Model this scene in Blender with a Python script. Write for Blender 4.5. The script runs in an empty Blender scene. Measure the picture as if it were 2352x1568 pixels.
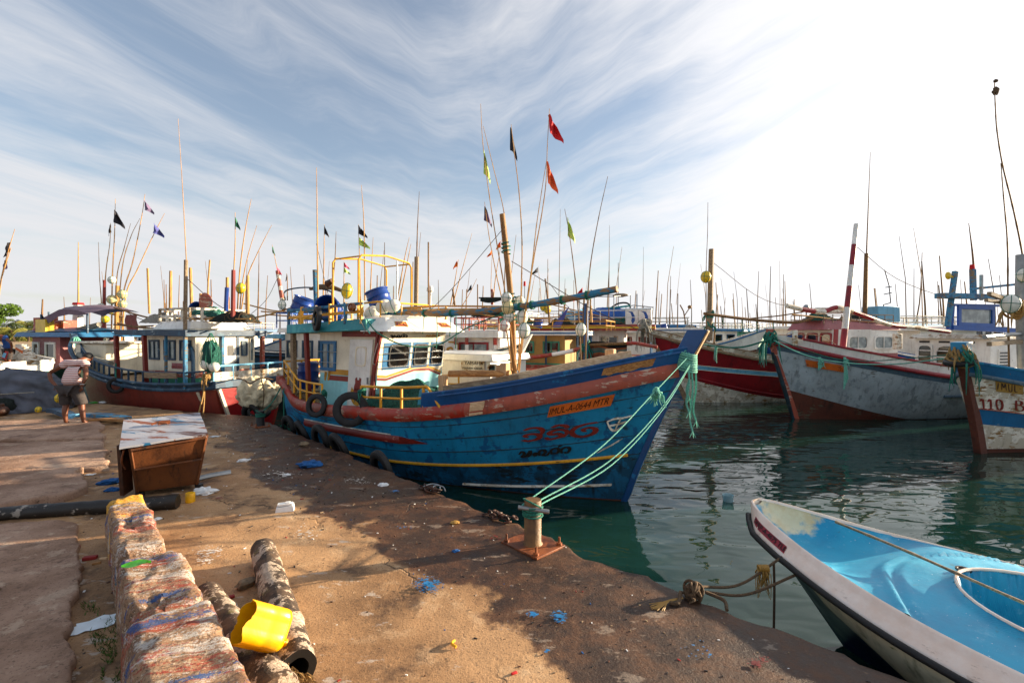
import bpy, math, random
from mathutils import Vector, Matrix, noise
random.seed(7)
PI=math.pi; R=math.radians
sc=bpy.context.scene; COL=sc.collection
F=1110.67; CX=1176.0; HY=766.0; CH=2.1; WZ=-0.7
def P(x,y,Y): return Vector(((x-CX)/F*Y, Y, CH+(HY-y)/F*Y))
def G(x,y,z=0.0):
    Y=(CH-z)*F/(y-HY); return Vector(((x-CX)/F*Y, Y, z))
def lerp(a,b,t): return a+(b-a)*t
def clamp(x,a=0.0,b=1.0): return max(a,min(b,x))
def V(*a): return Vector(a)
def nz(v,s=1.0,o=0): return noise.noise(Vector((v[0]*s+o,v[1]*s+o*1.7,v[2]*s-o)))
def table(tb,x):
    if x<=tb[0][0]: return tb[0][1]
    for i in range(len(tb)-1):
        x0,y0=tb[i]; x1,y1=tb[i+1]
        if x<=x1:
            t=(x-x0)/(x1-x0)
            ya=tb[i-1] if i>0 else (x0-(x1-x0),y0-(y1-y0)); yb=tb[i+2] if i+2<len(tb) else (x1+(x1-x0),y1+(y1-y0))
            m0=(y1-ya[1])/(x1-ya[0])*(x1-x0); m1=(yb[1]-y0)/(yb[0]-x0)*(x1-x0)
            t2=t*t;t3=t2*t
            return (2*t3-3*t2+1)*y0+(t3-2*t2+t)*m0+(-2*t3+3*t2)*y1+(t3-t2)*m1
    return tb[-1][1]
def spline(pts,n=8):
    pts=[Vector(p) for p in pts]
    if len(pts)<3: return [pts[0].lerp(pts[-1],i/n) for i in range(n+1)]
    out=[]
    for i in range(len(pts)-1):
        a=pts[i-1] if i>0 else pts[0]*2-pts[1]; b=pts[i]; c=pts[i+1]; d=pts[i+2] if i+2<len(pts) else c*2-b
        for k in range(n):
            t=k/n; out.append(0.5*((2*b)+(c-a)*t+(2*a-5*b+4*c-d)*t*t+(-a+3*b-3*c+d)*t**3))
    out.append(pts[-1]); return out
# ---------------------------------------------------------------- mesh builder
class MB:
    def __init__(s): s.v=[]; s.f=[]; s.m=[]
    def quad(s,a,b,c,d,mi=0):
        n=len(s.v); s.v+= [Vector(a),Vector(b),Vector(c),Vector(d)]; s.f.append((n,n+1,n+2,n+3)); s.m.append(mi); return s
    def poly(s,pts,mi=0):
        n=len(s.v); s.v+=[Vector(p) for p in pts]; s.f.append(tuple(range(n,n+len(pts)))); s.m.append(mi); return s
    def hexa(s,p,mi=0):   # 8 corners: bottom 0-3 ccw, top 4-7
        n=len(s.v); s.v+=[Vector(q) for q in p]
        for f in ((3,2,1,0),(4,5,6,7),(0,1,5,4),(1,2,6,5),(2,3,7,6),(3,0,4,7)): s.f.append(tuple(n+i for i in f)); s.m.append(mi)
        return s
    def box(s,c,sz,rot=None,mi=0):
        c=Vector(c); x,y,z=sz[0]/2,sz[1]/2,sz[2]/2
        p=[V(-x,-y,-z),V(x,-y,-z),V(x,y,-z),V(-x,y,-z),V(-x,-y,z),V(x,-y,z),V(x,y,z),V(-x,y,z)]
        if rot is not None:
            if isinstance(rot,(int,float)): rot=Matrix.Rotation(rot,3,'Z')
            p=[rot@q for q in p]
        return s.hexa([c+q for q in p],mi)
    def beam(s,a,b,w,h,mi=0,up=None):
        a=Vector(a);b=Vector(b); d=(b-a); L=d.length; d.normalize()
        up=Vector(up) if up else (V(0,0,1) if abs(d.z)<.95 else V(1,0,0))
        sd=d.cross(up).normalized(); u=sd.cross(d).normalized()
        p=[]
        for q in (-u*h/2,u*h/2):
            p+=[a-sd*w/2+q,a+sd*w/2+q,b+sd*w/2+q,b-sd*w/2+q]
        return s.hexa(p,mi)
    def grid(s,rows,mi=0,cu=False,cv=False,flip=False):
        n=len(s.v); R_=len(rows);C_=len(rows[0])
        for r in rows: s.v+=[Vector(p) for p in r]
        for i in range(R_ if cu else R_-1):
            for j in range(C_ if cv else C_-1):
                a=n+i*C_+j;b=n+i*C_+(j+1)%C_;c=n+((i+1)%R_)*C_+(j+1)%C_;d=n+((i+1)%R_)*C_+j
                s.f.append((a,d,c,b) if flip else (a,b,c,d)); s.m.append(mi(i,j) if callable(mi) else mi)
        return s
    def tube(s,pts,r,seg=8,mi=0,caps=True,sm=0):
        pts=[Vector(p) for p in pts]
        if sm: pts=spline(pts,sm)
        N=len(pts); rows=[]; up=None
        for i,p in enumerate(pts):
            d=(pts[min(i+1,N-1)]-pts[max(i-1,0)])
            if d.length<1e-9: d=V(0,0,1)
            d.normalize()
            if up is None: up=V(0,0,1) if abs(d.z)<.9 else V(1,0,0)
            sd=d.cross(up)
            if sd.length<1e-6: sd=d.cross(V(0,1,0))
            sd.normalize(); up=sd.cross(d).normalized()
            rr=r(i/(N-1)) if callable(r) else (r[i*(len(r)-1)//(N-1)] if isinstance(r,(list,tuple)) else r)
            if isinstance(r,(list,tuple)):
                t=i/(N-1)*(len(r)-1); k=min(int(t),len(r)-2); rr=lerp(r[k],r[k+1],t-k)
            rows.append([p+(sd*math.cos(2*PI*k/seg)+up*math.sin(2*PI*k/seg))*rr for k in range(seg)])
        n=len(s.v)
        s.grid(rows,mi if not callable(mi) else (lambda i,j:mi(i/(N-1))),cv=True,flip=True)
        if caps:
            s.f.append(tuple(n+k for k in range(seg))); s.m.append(mi(0) if callable(mi) else mi)
            s.f.append(tuple(n+(N-1)*seg+k for k in reversed(range(seg)))); s.m.append(mi(1) if callable(mi) else mi)
        return s
    def ell(s,c,r,su=16,sv=10,mi=0,rot=None,ns=0,nf=3,seed=0):
        c=Vector(c); r=(r,r,r) if isinstance(r,(int,float)) else r; rows=[]
        for i in range(sv+1):
            th=PI*i/sv; row=[]
            for j in range(su):
                ph=2*PI*j/su; d=V(math.sin(th)*math.cos(ph),math.sin(th)*math.sin(ph),math.cos(th))
                k=1+ns*noise.noise(d*nf+V(seed,seed*2,0)) if ns else 1
                q=V(d.x*r[0],d.y*r[1],d.z*r[2])*k
                if rot is not None: q=rot@q
                row.append(c+q)
            rows.append(row)
        return s.grid(rows,mi,cv=True,flip=False)
    def torus(s,c,ax,R1,r1,su=28,sv=10,mi=0,flat=1.0,ry=1.0):
        c=Vector(c); ax=Vector(ax).normalized(); a=ax.orthogonal().normalized() if abs(ax.z)>.9 else ax.cross(V(0,0,1)).normalized(); b=ax.cross(a).normalized(); rows=[]
        for i in range(su):
            t=2*PI*i/su; d=a*math.cos(t)+b*math.sin(t)*ry; row=[]
            for j in range(sv):
                q=2*PI*j/sv; row.append(c+d*(R1+r1*math.cos(q))+ax*(r1*flat*math.sin(q)))
            rows.append(row)
        return s.grid(rows,mi,cu=True,cv=True)
    def lathe(s,c,prof,seg=20,mi=0,rot=None):
        c=Vector(c); rows=[]
        for (r,z) in prof:
            row=[]
            for k in range(seg):
                q=V(r*math.cos(2*PI*k/seg),r*math.sin(2*PI*k/seg),z)
                if rot is not None: q=rot@q
                row.append(c+q)
            rows.append(row)
        return s.grid(rows,mi,cv=True,flip=False)
    def prism(s,pts,off,mi=0):  # polygon of 3d points extruded by off vector
        off=Vector(off); n=len(s.v); k=len(pts); pts=[Vector(p) for p in pts]
        s.v+=pts+[p+off for p in pts]
        s.f.append(tuple(n+i for i in reversed(range(k)))); s.m.append(mi)
        s.f.append(tuple(n+k+i for i in range(k))); s.m.append(mi)
        for i in range(k):
            j=(i+1)%k; s.f.append((n+i,n+j,n+k+j,n+k+i)); s.m.append(mi)
        return s
    def build(s,name,mats,parent=None,angle=38,bevel=0,kind=None,loc=None):
        me=bpy.data.meshes.new(name)
        if loc is not None:
            loc=Vector(loc); vs=[tuple(p-loc) for p in s.v]
        else: vs=[tuple(p) for p in s.v]
        me.from_pydata(vs,[],s.f)
        if not isinstance(mats,(list,tuple)): mats=[mats]
        for m in mats: me.materials.append(M(m) if isinstance(m,str) else m)
        me.polygons.foreach_set('material_index',s.m)
        me.polygons.foreach_set('use_smooth',[True]*len(me.polygons))
        me.update(); me.set_sharp_from_angle(angle=R(angle))
        o=bpy.data.objects.new(name,me); COL.objects.link(o)
        if loc is not None: o.location=loc
        if parent is not None: o.parent=parent
        if bevel:
            b=o.modifiers.new('Bevel','BEVEL'); b.width=bevel; b.segments=2; b.limit_method='ANGLE'; b.angle_limit=R(40)
        if kind: o['kind']=kind
        return o
def tag(o,label,cat,group=None):
    o['label']=label; o['category']=cat
    if group: o['group']=group
    return o
def empty(name,loc,label,cat,group=None,rz=0):
    o=bpy.data.objects.new(name,None); COL.objects.link(o); o.location=loc; o.rotation_euler=(0,0,rz); o.empty_display_size=.2
    return tag(o,label,cat,group)
def text_mesh(name,s,mat,size,parent,origin,xd,yd,ext=0.003,fit=None,bold=0.0):
    cu=bpy.data.curves.new(name,'FONT'); cu.body=s; cu.size=size; cu.extrude=ext; cu.align_x='LEFT'; cu.offset=bold; cu.resolution_u=3
    t=bpy.data.objects.new(name,cu); COL.objects.link(t)
    dg=bpy.context.evaluated_depsgraph_get(); me=bpy.data.meshes.new_from_object(t.evaluated_get(dg))
    bpy.data.objects.remove(t)
    xd=Vector(xd);yd=Vector(yd); L=xd.length; xd.normalize(); zd=xd.cross(yd).normalized(); yd=zd.cross(xd)
    xs=[v.co.x for v in me.vertices]; ys=[v.co.y for v in me.vertices]; w=max(xs)-min(xs); x0=min(xs); y0=min(ys)
    k=(L/w) if fit else 1.0
    for v in me.vertices:
        c=v.co.copy(); v.co=Vector(origin)+xd*((c.x-x0)*k)+yd*(c.y-y0)+zd*c.z
    me.name=name; me.materials.clear(); me.materials.append(M(mat) if isinstance(mat,str) else mat)
    o=bpy.data.objects.new(name,me); COL.objects.link(o); o.parent=parent; return o
def strokes(name,paths,mat,parent,fn,w=.05,t=.006):
    """hand lettered brush strokes; paths in unit letter space, fn maps (x,y)->(point,normal)"""
    mb=MB()
    for path in paths:
        ps=spline([V(x,y,0) for x,y in path],5); N=len(ps); L=[];Rr=[]
        for i,p in enumerate(ps):
            d=(ps[min(i+1,N-1)]-ps[max(i-1,0)]).normalized(); nrm=V(-d.y,d.x,0)
            ww=w*(.75+.35*abs(d.x))*(.55+.45*math.sin(PI*clamp(i/(N-1)*.9+.05)))/2
            L.append(p+nrm*ww); Rr.append(p-nrm*ww)
        rows=[]
        for k in range(N):
            a,na=fn(L[k].x,L[k].y); b,nb=fn(Rr[k].x,Rr[k].y)
            rows.append([a-na*.01,a+na*t,b+nb*t,b-nb*.01])
        mb.grid(rows)
    return mb.build(name,mat,parent)
# ---------------------------------------------------------------- materials
_M={}
def M(n): return _M[n]
def lin(h):
    if isinstance(h,str):
        h=h.lstrip('#'); c=[int(h[i:i+2],16)/255 for i in (0,2,4)]
        return tuple(((x/12.92) if x<=.04045 else ((x+.055)/1.055)**2.4) for x in c)+(1,)
    return tuple(h)+(1,) if len(h)==3 else tuple(h)
class NT:
    def __init__(s,name):
        s.mat=bpy.data.materials.new(name); s.mat.use_nodes=True; s.t=s.mat.node_tree; s.t.nodes.clear()
        s.out=s.n('ShaderNodeOutputMaterial'); s.b=s.n('ShaderNodeBsdfPrincipled'); s.l(s.b.outputs[0],s.out.inputs[0])
        s.tc=s.n('ShaderNodeTexCoord').outputs['Object']
    def n(s,t,**k):
        x=s.t.nodes.new(t)
        for a,b in k.items(): setattr(x,a,b)
        return x
    def l(s,a,b): s.t.links.new(a,b)
    def map(s,scale=(1,1,1),rot=(0,0,0),loc=(0,0,0),src=None):
        m=s.n('ShaderNodeMapping'); s.l(src or s.tc,m.inputs[0]); m.inputs['Scale'].default_value=scale; m.inputs['Rotation'].default_value=rot; m.inputs['Location'].default_value=loc; return m.outputs[0]
    def map2(s,rot,scale,loc=(0,0,0),src=None): return s.map(scale,loc=loc,src=s.map(rot=(0,0,rot),src=src))
    def noise(s,scale,detail=4,rough=.55,vec=None,dist=0,out=0):
        x=s.n('ShaderNodeTexNoise'); x.inputs['Scale'].default_value=scale; x.inputs['Detail'].default_value=detail; x.inputs['Roughness'].default_value=rough; x.inputs['Distortion'].default_value=dist
        s.l(vec or s.tc,x.inputs['Vector']); return x.outputs[out]
    def voro(s,scale,vec=None,feature='F1',out='Distance',rand=1.0):
        x=s.n('ShaderNodeTexVoronoi',feature=feature); x.inputs['Scale'].default_value=scale; x.inputs['Randomness'].default_value=rand; s.l(vec or s.tc,x.inputs['Vector']); return x.outputs[out]
    def ramp(s,f,a,b,c0=0.0,c1=1.0):
        x=s.n('ShaderNodeMapRange'); x.interpolation_type='SMOOTHSTEP'; s.l(f,x.inputs[0]); x.inputs[1].default_value=a; x.inputs[2].default_value=b; x.inputs[3].default_value=c0; x.inputs[4].default_value=c1; return x.outputs[0]
    def math(s,op,a,b=None):
        x=s.n('ShaderNodeMath',operation=op)
        for i,q in enumerate((a,b)):
            if q is None: continue
            if isinstance(q,(int,float)): x.inputs[i].default_value=q
            else: s.l(q,x.inputs[i])
        return x.outputs[0]
    def mix(s,f,a,b,mode='MIX'):
        x=s.n('ShaderNodeMix',data_type='RGBA',blend_type=mode); x.clamp_result=False
        for q,i in ((f,0),(a,6),(b,7)):
            if isinstance(q,(int,float)): x.inputs[i].default_value=q
            elif isinstance(q,(tuple,list,str)): x.inputs[i].default_value=lin(q)
            else: s.l(q,x.inputs[i])
        return x.outputs[2]
    def bump(s,h,strength=.3,dist=.01,nrm=None):
        x=s.n('ShaderNodeBump'); x.inputs['Strength'].default_value=strength; x.inputs['Distance'].default_value=dist; s.l(h,x.inputs['Height'])
        if nrm is not None: s.l(nrm,x.inputs['Normal'])
        return x.outputs[0]
    def fin(s,col,rough=.5,nrm=None,metal=0,spec=.5,coat=0,**k):
        b=s.b
        if isinstance(col,(tuple,list,str)): b.inputs['Base Color'].default_value=lin(col)
        else: s.l(col,b.inputs['Base Color'])
        if isinstance(rough,(int,float)): b.inputs['Roughness'].default_value=rough
        else: s.l(rough,b.inputs['Roughness'])
        b.inputs['Metallic'].default_value=metal; b.inputs['Specular IOR Level'].default_value=spec; b.inputs['Coat Weight'].default_value=coat
        if nrm is not None: s.l(nrm,b.inputs['Normal'])
        for a,v in k.items(): b.inputs[a.replace('_',' ')].default_value=v
        return s.mat
def paint(name,col,chip='6b5238',wear=.35,rough=.45,dirt=.45,dirtcol='241a10',scale=1.0,under=None,streak=True,bump=.35,seed=0):
    t=NT(name); o=t.map(loc=(seed*3.1,seed*1.7,seed*2.3))
    big=t.noise(1.1*scale,5,.6,o); col_=t.mix(t.ramp(big,.3,.7),tuple(c*.78 for c in lin(col)[:3]),tuple(min(1,c*1.12) for c in lin(col)[:3]))
    fine=t.noise(14*scale,6,.65,t.map((.35,.35,1.3),src=o))
    if under:
        m2=t.ramp(t.noise(3.2*scale,7,.65,o),.66-wear*.22,.70-wear*.22); col_=t.mix(t.math('MULTIPLY',m2,.85),col_,under)
    if streak:
        st=t.noise(9*scale,5,.6,t.map((1,1,.12),src=o)); col_=t.mix(t.math('MULTIPLY',t.ramp(st,.5,.78),dirt),col_,dirtcol)
    gr=t.noise(5*scale,8,.7,o); col_=t.mix(t.math('MULTIPLY',t.ramp(gr,.52,.8),dirt),col_,dirtcol)
    ch=t.ramp(t.math('ADD',t.math('MULTIPLY',fine,.6),t.math('MULTIPLY',t.noise(2.3*scale,3,.5,o),.4)),.69-wear*.16,.705-wear*.16)
    col_=t.mix(ch,col_,chip)
    h=t.math('SUBTRACT',t.math('MULTIPLY',t.noise(22*scale,5,.6,t.map((.4,.4,1),src=o)),.5),t.math('MULTIPLY',ch,.35))
    rg=t.math('ADD',t.math('MULTIPLY',fine,.35),rough-.12)
    _M[name]=t.fin(col_,rg,t.bump(h,bump,.012)); return _M[name]
def plain(name,col,rough=.6,var=.25,scale=6,bump=.2,metal=0,spec=.5,dist=.01,**k):
    t=NT(name); n1=t.noise(scale,6,.6); c=lin(col)[:3]
    c_=t.mix(t.ramp(n1,.3,.7),tuple(x*(1-var) for x in c),tuple(min(1,x*(1+var)) for x in c))
    _M[name]=t.fin(c_,rough,t.bump(t.noise(scale*4,5,.6),bump,dist) if bump else None,metal,spec,**k); return _M[name]
def wood(name,c1,c2,rough=.75,scale=1,axis=(1,8,8),bump=.5):
    t=NT(name); n1=t.noise(4*scale,7,.65,t.map(axis),dist=.4); n2=t.noise(1.7*scale,4,.6)
    c=t.mix(t.ramp(n1,.35,.68),c1,c2); c=t.mix(t.math('MULTIPLY',t.ramp(n2,.5,.75),.5),c,tuple(x*.45 for x in lin(c1)[:3]))
    _M[name]=t.fin(c,rough,t.bump(n1,bump,.01)); return _M[name]
# hull and cabin paints
paint('hull_blue','107ca6',chip='0d3a4c',wear=.5,dirt=.5,dirtcol='04161f',under='0b4f7e',rough=.42)
paint('hull_blue_low','0e5f86',chip='10222a',wear=.9,dirt=.95,dirtcol='030c10',under='0a3e58',rough=.5,seed=2)
paint('blue_deep','0a4a80',chip='a9b9b8',wear=.25,dirt=.3,dirtcol='061c38',under='1470a4',rough=.35,seed=1)
paint('rail_red','a5301c',chip='a8806a',wear=.8,dirt=.55,dirtcol='3a1009',under='8f4a3a',rough=.4,seed=3)
paint('rail_faded','9a5040',chip='b9a08c',wear=.8,dirt=.4,dirtcol='4a2116',under='a8513b',rough=.6,seed=4)
paint('yellow','e0a01c',chip='6b4a1c',wear=.45,dirt=.4,dirtcol='5a3308',rough=.4,scale=2,seed=5)
paint('cream','e6dcc2',chip='a7937a',wear=.2,dirt=.28,dirtcol='7a4c22',rough=.35,seed=6)
paint('white','e8e6de',chip='97897a',wear=.3,dirt=.3,dirtcol='6f5030',rough=.4,seed=7)
paint('white_old','e6e0d0',chip='8d6a3a',wear=.8,dirt=.6,dirtcol='54402a',under='b9ae98',rough=.6,seed=8)
paint('aqua','8fcfd4',chip='cfd8d2',wear=.25,dirt=.25,dirtcol='4f6a5c',rough=.4,seed=9)
paint('teal','2b8a94',chip='8c9f86',wear=.5,dirt=.4,dirtcol='123b3e',under='4aa6a6',rough=.5,seed=10)
paint('door_red','7c2218',chip='b0705c',wear=.35,dirt=.4,dirtcol='2a0c08',rough=.45,seed=11)
paint('frame_blue','0f5f8e',chip='7f99a0',wear=.3,dirt=.3,dirtcol='06283c',rough=.4,seed=12)
paint('maroon','8e1420',chip='8a5a4a',wear=.4,dirt=.5,dirtcol='2a060a',under='6e1420',rough=.4,seed=13)
paint('oxide','7e2a1c',chip='54352a',wear=.35,dirt=.5,dirtcol='220b06',under='6b2015',rough=.45,seed=14)
paint('crimson','b32026',chip='c08a78',wear=.3,dirt=.3,dirtcol='4c0d0c',rough=.35,seed=15)
paint('navy','1c3e58',chip='8a9ba0',wear=.5,dirt=.45,dirtcol='0a141c',under='2d5a74',rough=.5,seed=16)
paint('slate','4a6474',chip='79848a',wear=.5,dirt=.5,dirtcol='20303a',under='3b5362',rough=.5,seed=17)
paint('hull_grey','a6b2b6',chip='6a6860',wear=.5,dirt=.55,dirtcol='3a3832',under='808c90',rough=.6,seed=18)
paint('seagreen','3f9c86',chip='16524a',wear=.6,dirt=.5,dirtcol='0e302c',under='6fbfa6',rough=.45,seed=19)
paint('dkhull','12242c',chip='3e4844',wear=.5,dirt=.6,dirtcol='05090a',under='0e3644',rough=.5,seed=20)
paint('bottom','5c2c1c',chip='5a5240',wear=.6,dirt=.7,dirtcol='1c120b',rough=.7,seed=21)
paint('ochre','a07a34',chip='7a5a20',wear=.4,dirt=.4,dirtcol='4a3208',rough=.5,seed=22)
paint('green','1f8066',chip='0f3f34',wear=.3,dirt=.4,dirtcol='0a2a20',rough=.5,seed=23)
paint('skyblue','6fb4d6',chip='c2d2d6',wear=.4,dirt=.4,dirtcol='33505c',rough=.5,seed=24)
paint('orange','d2651a',chip='a8480e',wear=.5,dirt=.25,dirtcol='6a2c08',rough=.5,seed=25)
paint('gold','b98420',chip='8a5c14',wear=.3,dirt=.2,dirtcol='5a3a08',rough=.45,scale=3,seed=26)
paint('pinkgrey','9a5a5c',chip='c9b0a8',wear=.4,dirt=.4,dirtcol='3c1c1c',rough=.5,seed=27)
paint('bright_blue','14509e',chip='5f7fb0',wear=.3,dirt=.3,dirtcol='0a2048',rough=.4,seed=28)
wood('plank','c4a07a','e8cca4'); paint('boom_paint','1b5c88',chip='8a6a48',wear=1.25,dirt=.5,under='2f7fa0',rough=.7,seed=33); wood('plank_old','6e5a44','a08a6c'); wood('plankz','a3815c','c9a67c',axis=(8,8,1))
wood('bamboo','a0743a','c89a58',axis=(6,6,1),bump=.2); wood('mast_wood','6e4c2a','a57c48',axis=(7,7,.8),bump=.6); wood('bamboo_dk','5c4024','8a6638',axis=(6,6,1),bump=.2)
paint('bluewood','1f5c86',chip='7d6a50',wear=1.0,dirt=.4,under='3a83a8',rough=.65,scale=1.5,seed=34); wood('barewood','8a5c30','c29055',axis=(1,9,9))
plain('rubber','0b0b0c',rough=.62,var=.5,scale=12,bump=.5); plain('rubber_grey','19191a',rough=.7,var=.5,scale=9,bump=.5)
plain('float_white','e2dfd0',rough=.4,var=.1,bump=.15); plain('float_cream','d8c48e',rough=.4,var=.12,bump=.15); plain('float_yellow','d6b21c',rough=.35,var=.15,bump=.1)
plain('rope_teal','68b09c',rough=.85,var=.35,scale=60,bump=.8); plain('rope_green','1c6b5a',rough=.85,var=.4,scale=60,bump=.8)
plain('rope_tan','9a7a48',rough=.9,var=.4,scale=70,bump=.8); plain('rope_brown','5a4630',rough=.9,var=.4,scale=70,bump=.8); plain('rope_grey','8f8c80',rough=.9,var=.3,scale=50,bump=.8)
plain('drum_blue','0a3680',rough=.3,var=.2,scale=4,bump=.05); plain('black','060607',rough=.5,var=.3); plain('lettering','15100c',rough=.6,var=.3,scale=20)
plain('steel','a9adae',rough=.3,var=.1,metal=.9,bump=.05); plain('galv','8b8e8f',rough=.45,var=.2,metal=.7); plain('amber','8a4a10',rough=.2,var=.3,bump=0)
plain('flag_black','1d1a22',rough=.8,bump=.1); plain('flag_red','c2161c',rough=.8,bump=.1); plain('flag_orange','e8602a',rough=.8,bump=.1); plain('flag_lime','c4e070',rough=.8,bump=.1)
plain('flag_blue','4a4f90',rough=.8,bump=.1); plain('flag_purple','6a5a7a',rough=.8,bump=.1); plain('flag_green','1c6648',rough=.8,bump=.1); plain('flag_pink','e0506a',rough=.8,bump=.1); plain('flag_neon','f06a10',rough=.8,bump=.1)
plain('skin','6b3c24',rough=.5,var=.15,scale=9,bump=.1); plain('hair','0c0908',rough=.6,var=.3,scale=40,bump=.4); plain('shorts','3a3433',rough=.9,var=.3,scale=14,bump=.4); plain('sandal','e0b400',rough=.5)
plain('foam','cfc2a2',rough=.95,var=.32,scale=7,bump=.9,dist=.03); plain('awning','6d5a68',rough=.9,var=.15,bump=.1); plain('rock_far','5a564c',rough=.9,var=.3)
plain('paper','d9dcdc',rough=.8,var=.08,bump=.3); plain('brick_red','8e1f1c',rough=.7,var=.2); plain('leaf','3a8a1c',rough=.4,var=.2,scale=20); plain('rag_blue','14508a',rough=.9,var=.3,scale=14); plain('stone','7a6a54',rough=.9,var=.3,scale=12,bump=.6)
plain('seawhite','d9e4ea',rough=.5,var=.1); plain('paint_blue','1a6fa8',rough=.5); plain('paint_red','6a1a10',rough=.5); plain('paint_white','cfcac0',rough=.6); plain('paint_yellow','e0a808',rough=.5)
_g=NT('glass_dark'); _M['glass_dark']=_g.fin(_g.mix(_g.ramp(_g.noise(3,3),.4,.7),'07090a','241c12'),.06,None,spec=.8)
_g=NT('glass_pale'); _M['glass_pale']=_g.fin(_g.mix(_g.ramp(_g.noise(3,3),.4,.7),'5c6a6c','9aa6a2'),.1,None,spec=.8)
_g=NT('clear_plastic'); _M['clear_plastic']=_g.fin('b8d4dc',.15,None,Transmission_Weight=.6,IOR=1.2)
# rusty bin, rust plate, nets, tarp, shirt
def rustm(name,c1,c2,c3,scale=3,drip=1):
    t=NT(name); a=t.noise(scale,8,.65); b=t.noise(scale*3,6,.7,t.map((1,1,.25))); c=t.mix(t.ramp(a,.35,.65),c1,c2); c=t.mix(t.ramp(b,.55,.72),c,c3)
    _M[name]=t.fin(c,t.math('ADD',t.math('MULTIPLY',a,.4),.35),t.bump(t.noise(scale*9,6,.7),.5,.01))
rustm('rust','4a2412','8a4a20','2a1610'); rustm('rust_dark','2c1a12','5a3018','150e0a',4); rustm('bin_brown','3e200e','6e3d18','180c06',1.6)
rustm('bollard_tan','54381a','7c5a2c','2c1a0c',4)
def bin_lid():
    t=NT('bin_lid'); a=t.noise(2.4,7,.7,t.map((.25,1.6,1),rot=(0,0,.0))); b=t.noise(3,7,.7,t.map((.3,2,1),loc=(5,2,0)))
    c=t.mix(t.ramp(a,.4,.5),'4a2a1c','9c9ea6'); c=t.mix(t.ramp(b,.57,.6),c,'1a5f86'); c=t.mix(t.ramp(t.noise(5,6,.7,t.map((.3,1.5,1),loc=(1,9,0))),.58,.62),c,'7a4422')
    _M['bin_lid']=t.fin(c,.35,t.bump(a,.5,.01))
bin_lid()
def netm(name,c1,c2):
    t=NT(name); a=t.noise(30,5,.7,dist=1.5); b=t.noise(3,3)
    w=t.n('ShaderNodeTexWave'); w.inputs['Scale'].default_value=18; w.inputs['Distortion'].default_value=14; w.inputs['Detail'].default_value=3; w.inputs['Detail Scale'].default_value=2; t.l(t.tc,w.inputs[0])
    h=t.math('ADD',w.outputs[1],a); _M[name]=t.fin(t.mix(t.ramp(h,.5,1.3),c1,c2),.85,t.bump(h,1,.03))
netm('net_green','06302c','2f8c7c'); netm('net_dark','081410','1c3028'); netm('net_white','8c8478','d8d2c4')
def tarp():
    t=NT('tarp'); w=t.n('ShaderNodeTexWave'); w.inputs['Scale'].default_value=1.1; w.inputs['Distortion'].default_value=9; w.inputs['Detail'].default_value=2; w.inputs['Detail Scale'].default_value=.8; t.l(t.map((1,.5,1.6),rot=(.3,.5,.2)),w.inputs[0])
    n=t.noise(40,4,.6); _M['tarp']=t.fin(t.mix(t.ramp(t.noise(2,5),.3,.7),'3c4048','565a66'),.85,t.bump(t.math('ADD',w.outputs[1],t.math('MULTIPLY',n,.1)),.7,.05))
tarp()
def shirt():
    t=NT('shirt'); sx=t.n('ShaderNodeSeparateXYZ'); t.l(t.tc,sx.inputs[0])
    z=t.math('ADD',sx.outputs[2],t.math('MULTIPLY',t.noise(3,2),.03)); f=t.math('FRACT',t.math('MULTIPLY',z,26.0))
    c=t.mix(t.math('GREATER_THAN',f,.5),'e6dcd8','cf7a70'); c=t.mix(t.math('GREATER_THAN',t.math('FRACT',t.math('MULTIPLY',z,26.0)),.82),c,'26304e')
    _M['shirt']=t.fin(c,.9,t.bump(t.noise(8,4),.6,.03))
shirt()
# lichened palm log
def logm():
    t=NT('log_bark'); a=t.noise(9,8,.7); b=t.noise(6,7,.75,t.map((1,1,.8),loc=(4,4,4))); c=t.mix(t.ramp(a,.35,.65),'221a14','5a4634'); c=t.mix(t.ramp(b,.50,.54),c,'b8a692'); c=t.mix(t.ramp(t.noise(3,5,.6),.62,.7),c,'6b6232')
    _M['log_bark']=t.fin(c,.85,t.bump(t.math('ADD',a,t.ramp(b,.56,.6)),.8,.02))
    t=NT('log_black'); a=t.noise(5,8,.7); c=t.mix(t.ramp(t.noise(7,6,.75),.58,.62),t.mix(a,'0a0a0a','2c2620'),'8a8278'); _M['log_black']=t.fin(c,.5,t.bump(a,.5,.02))
logm()
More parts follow.
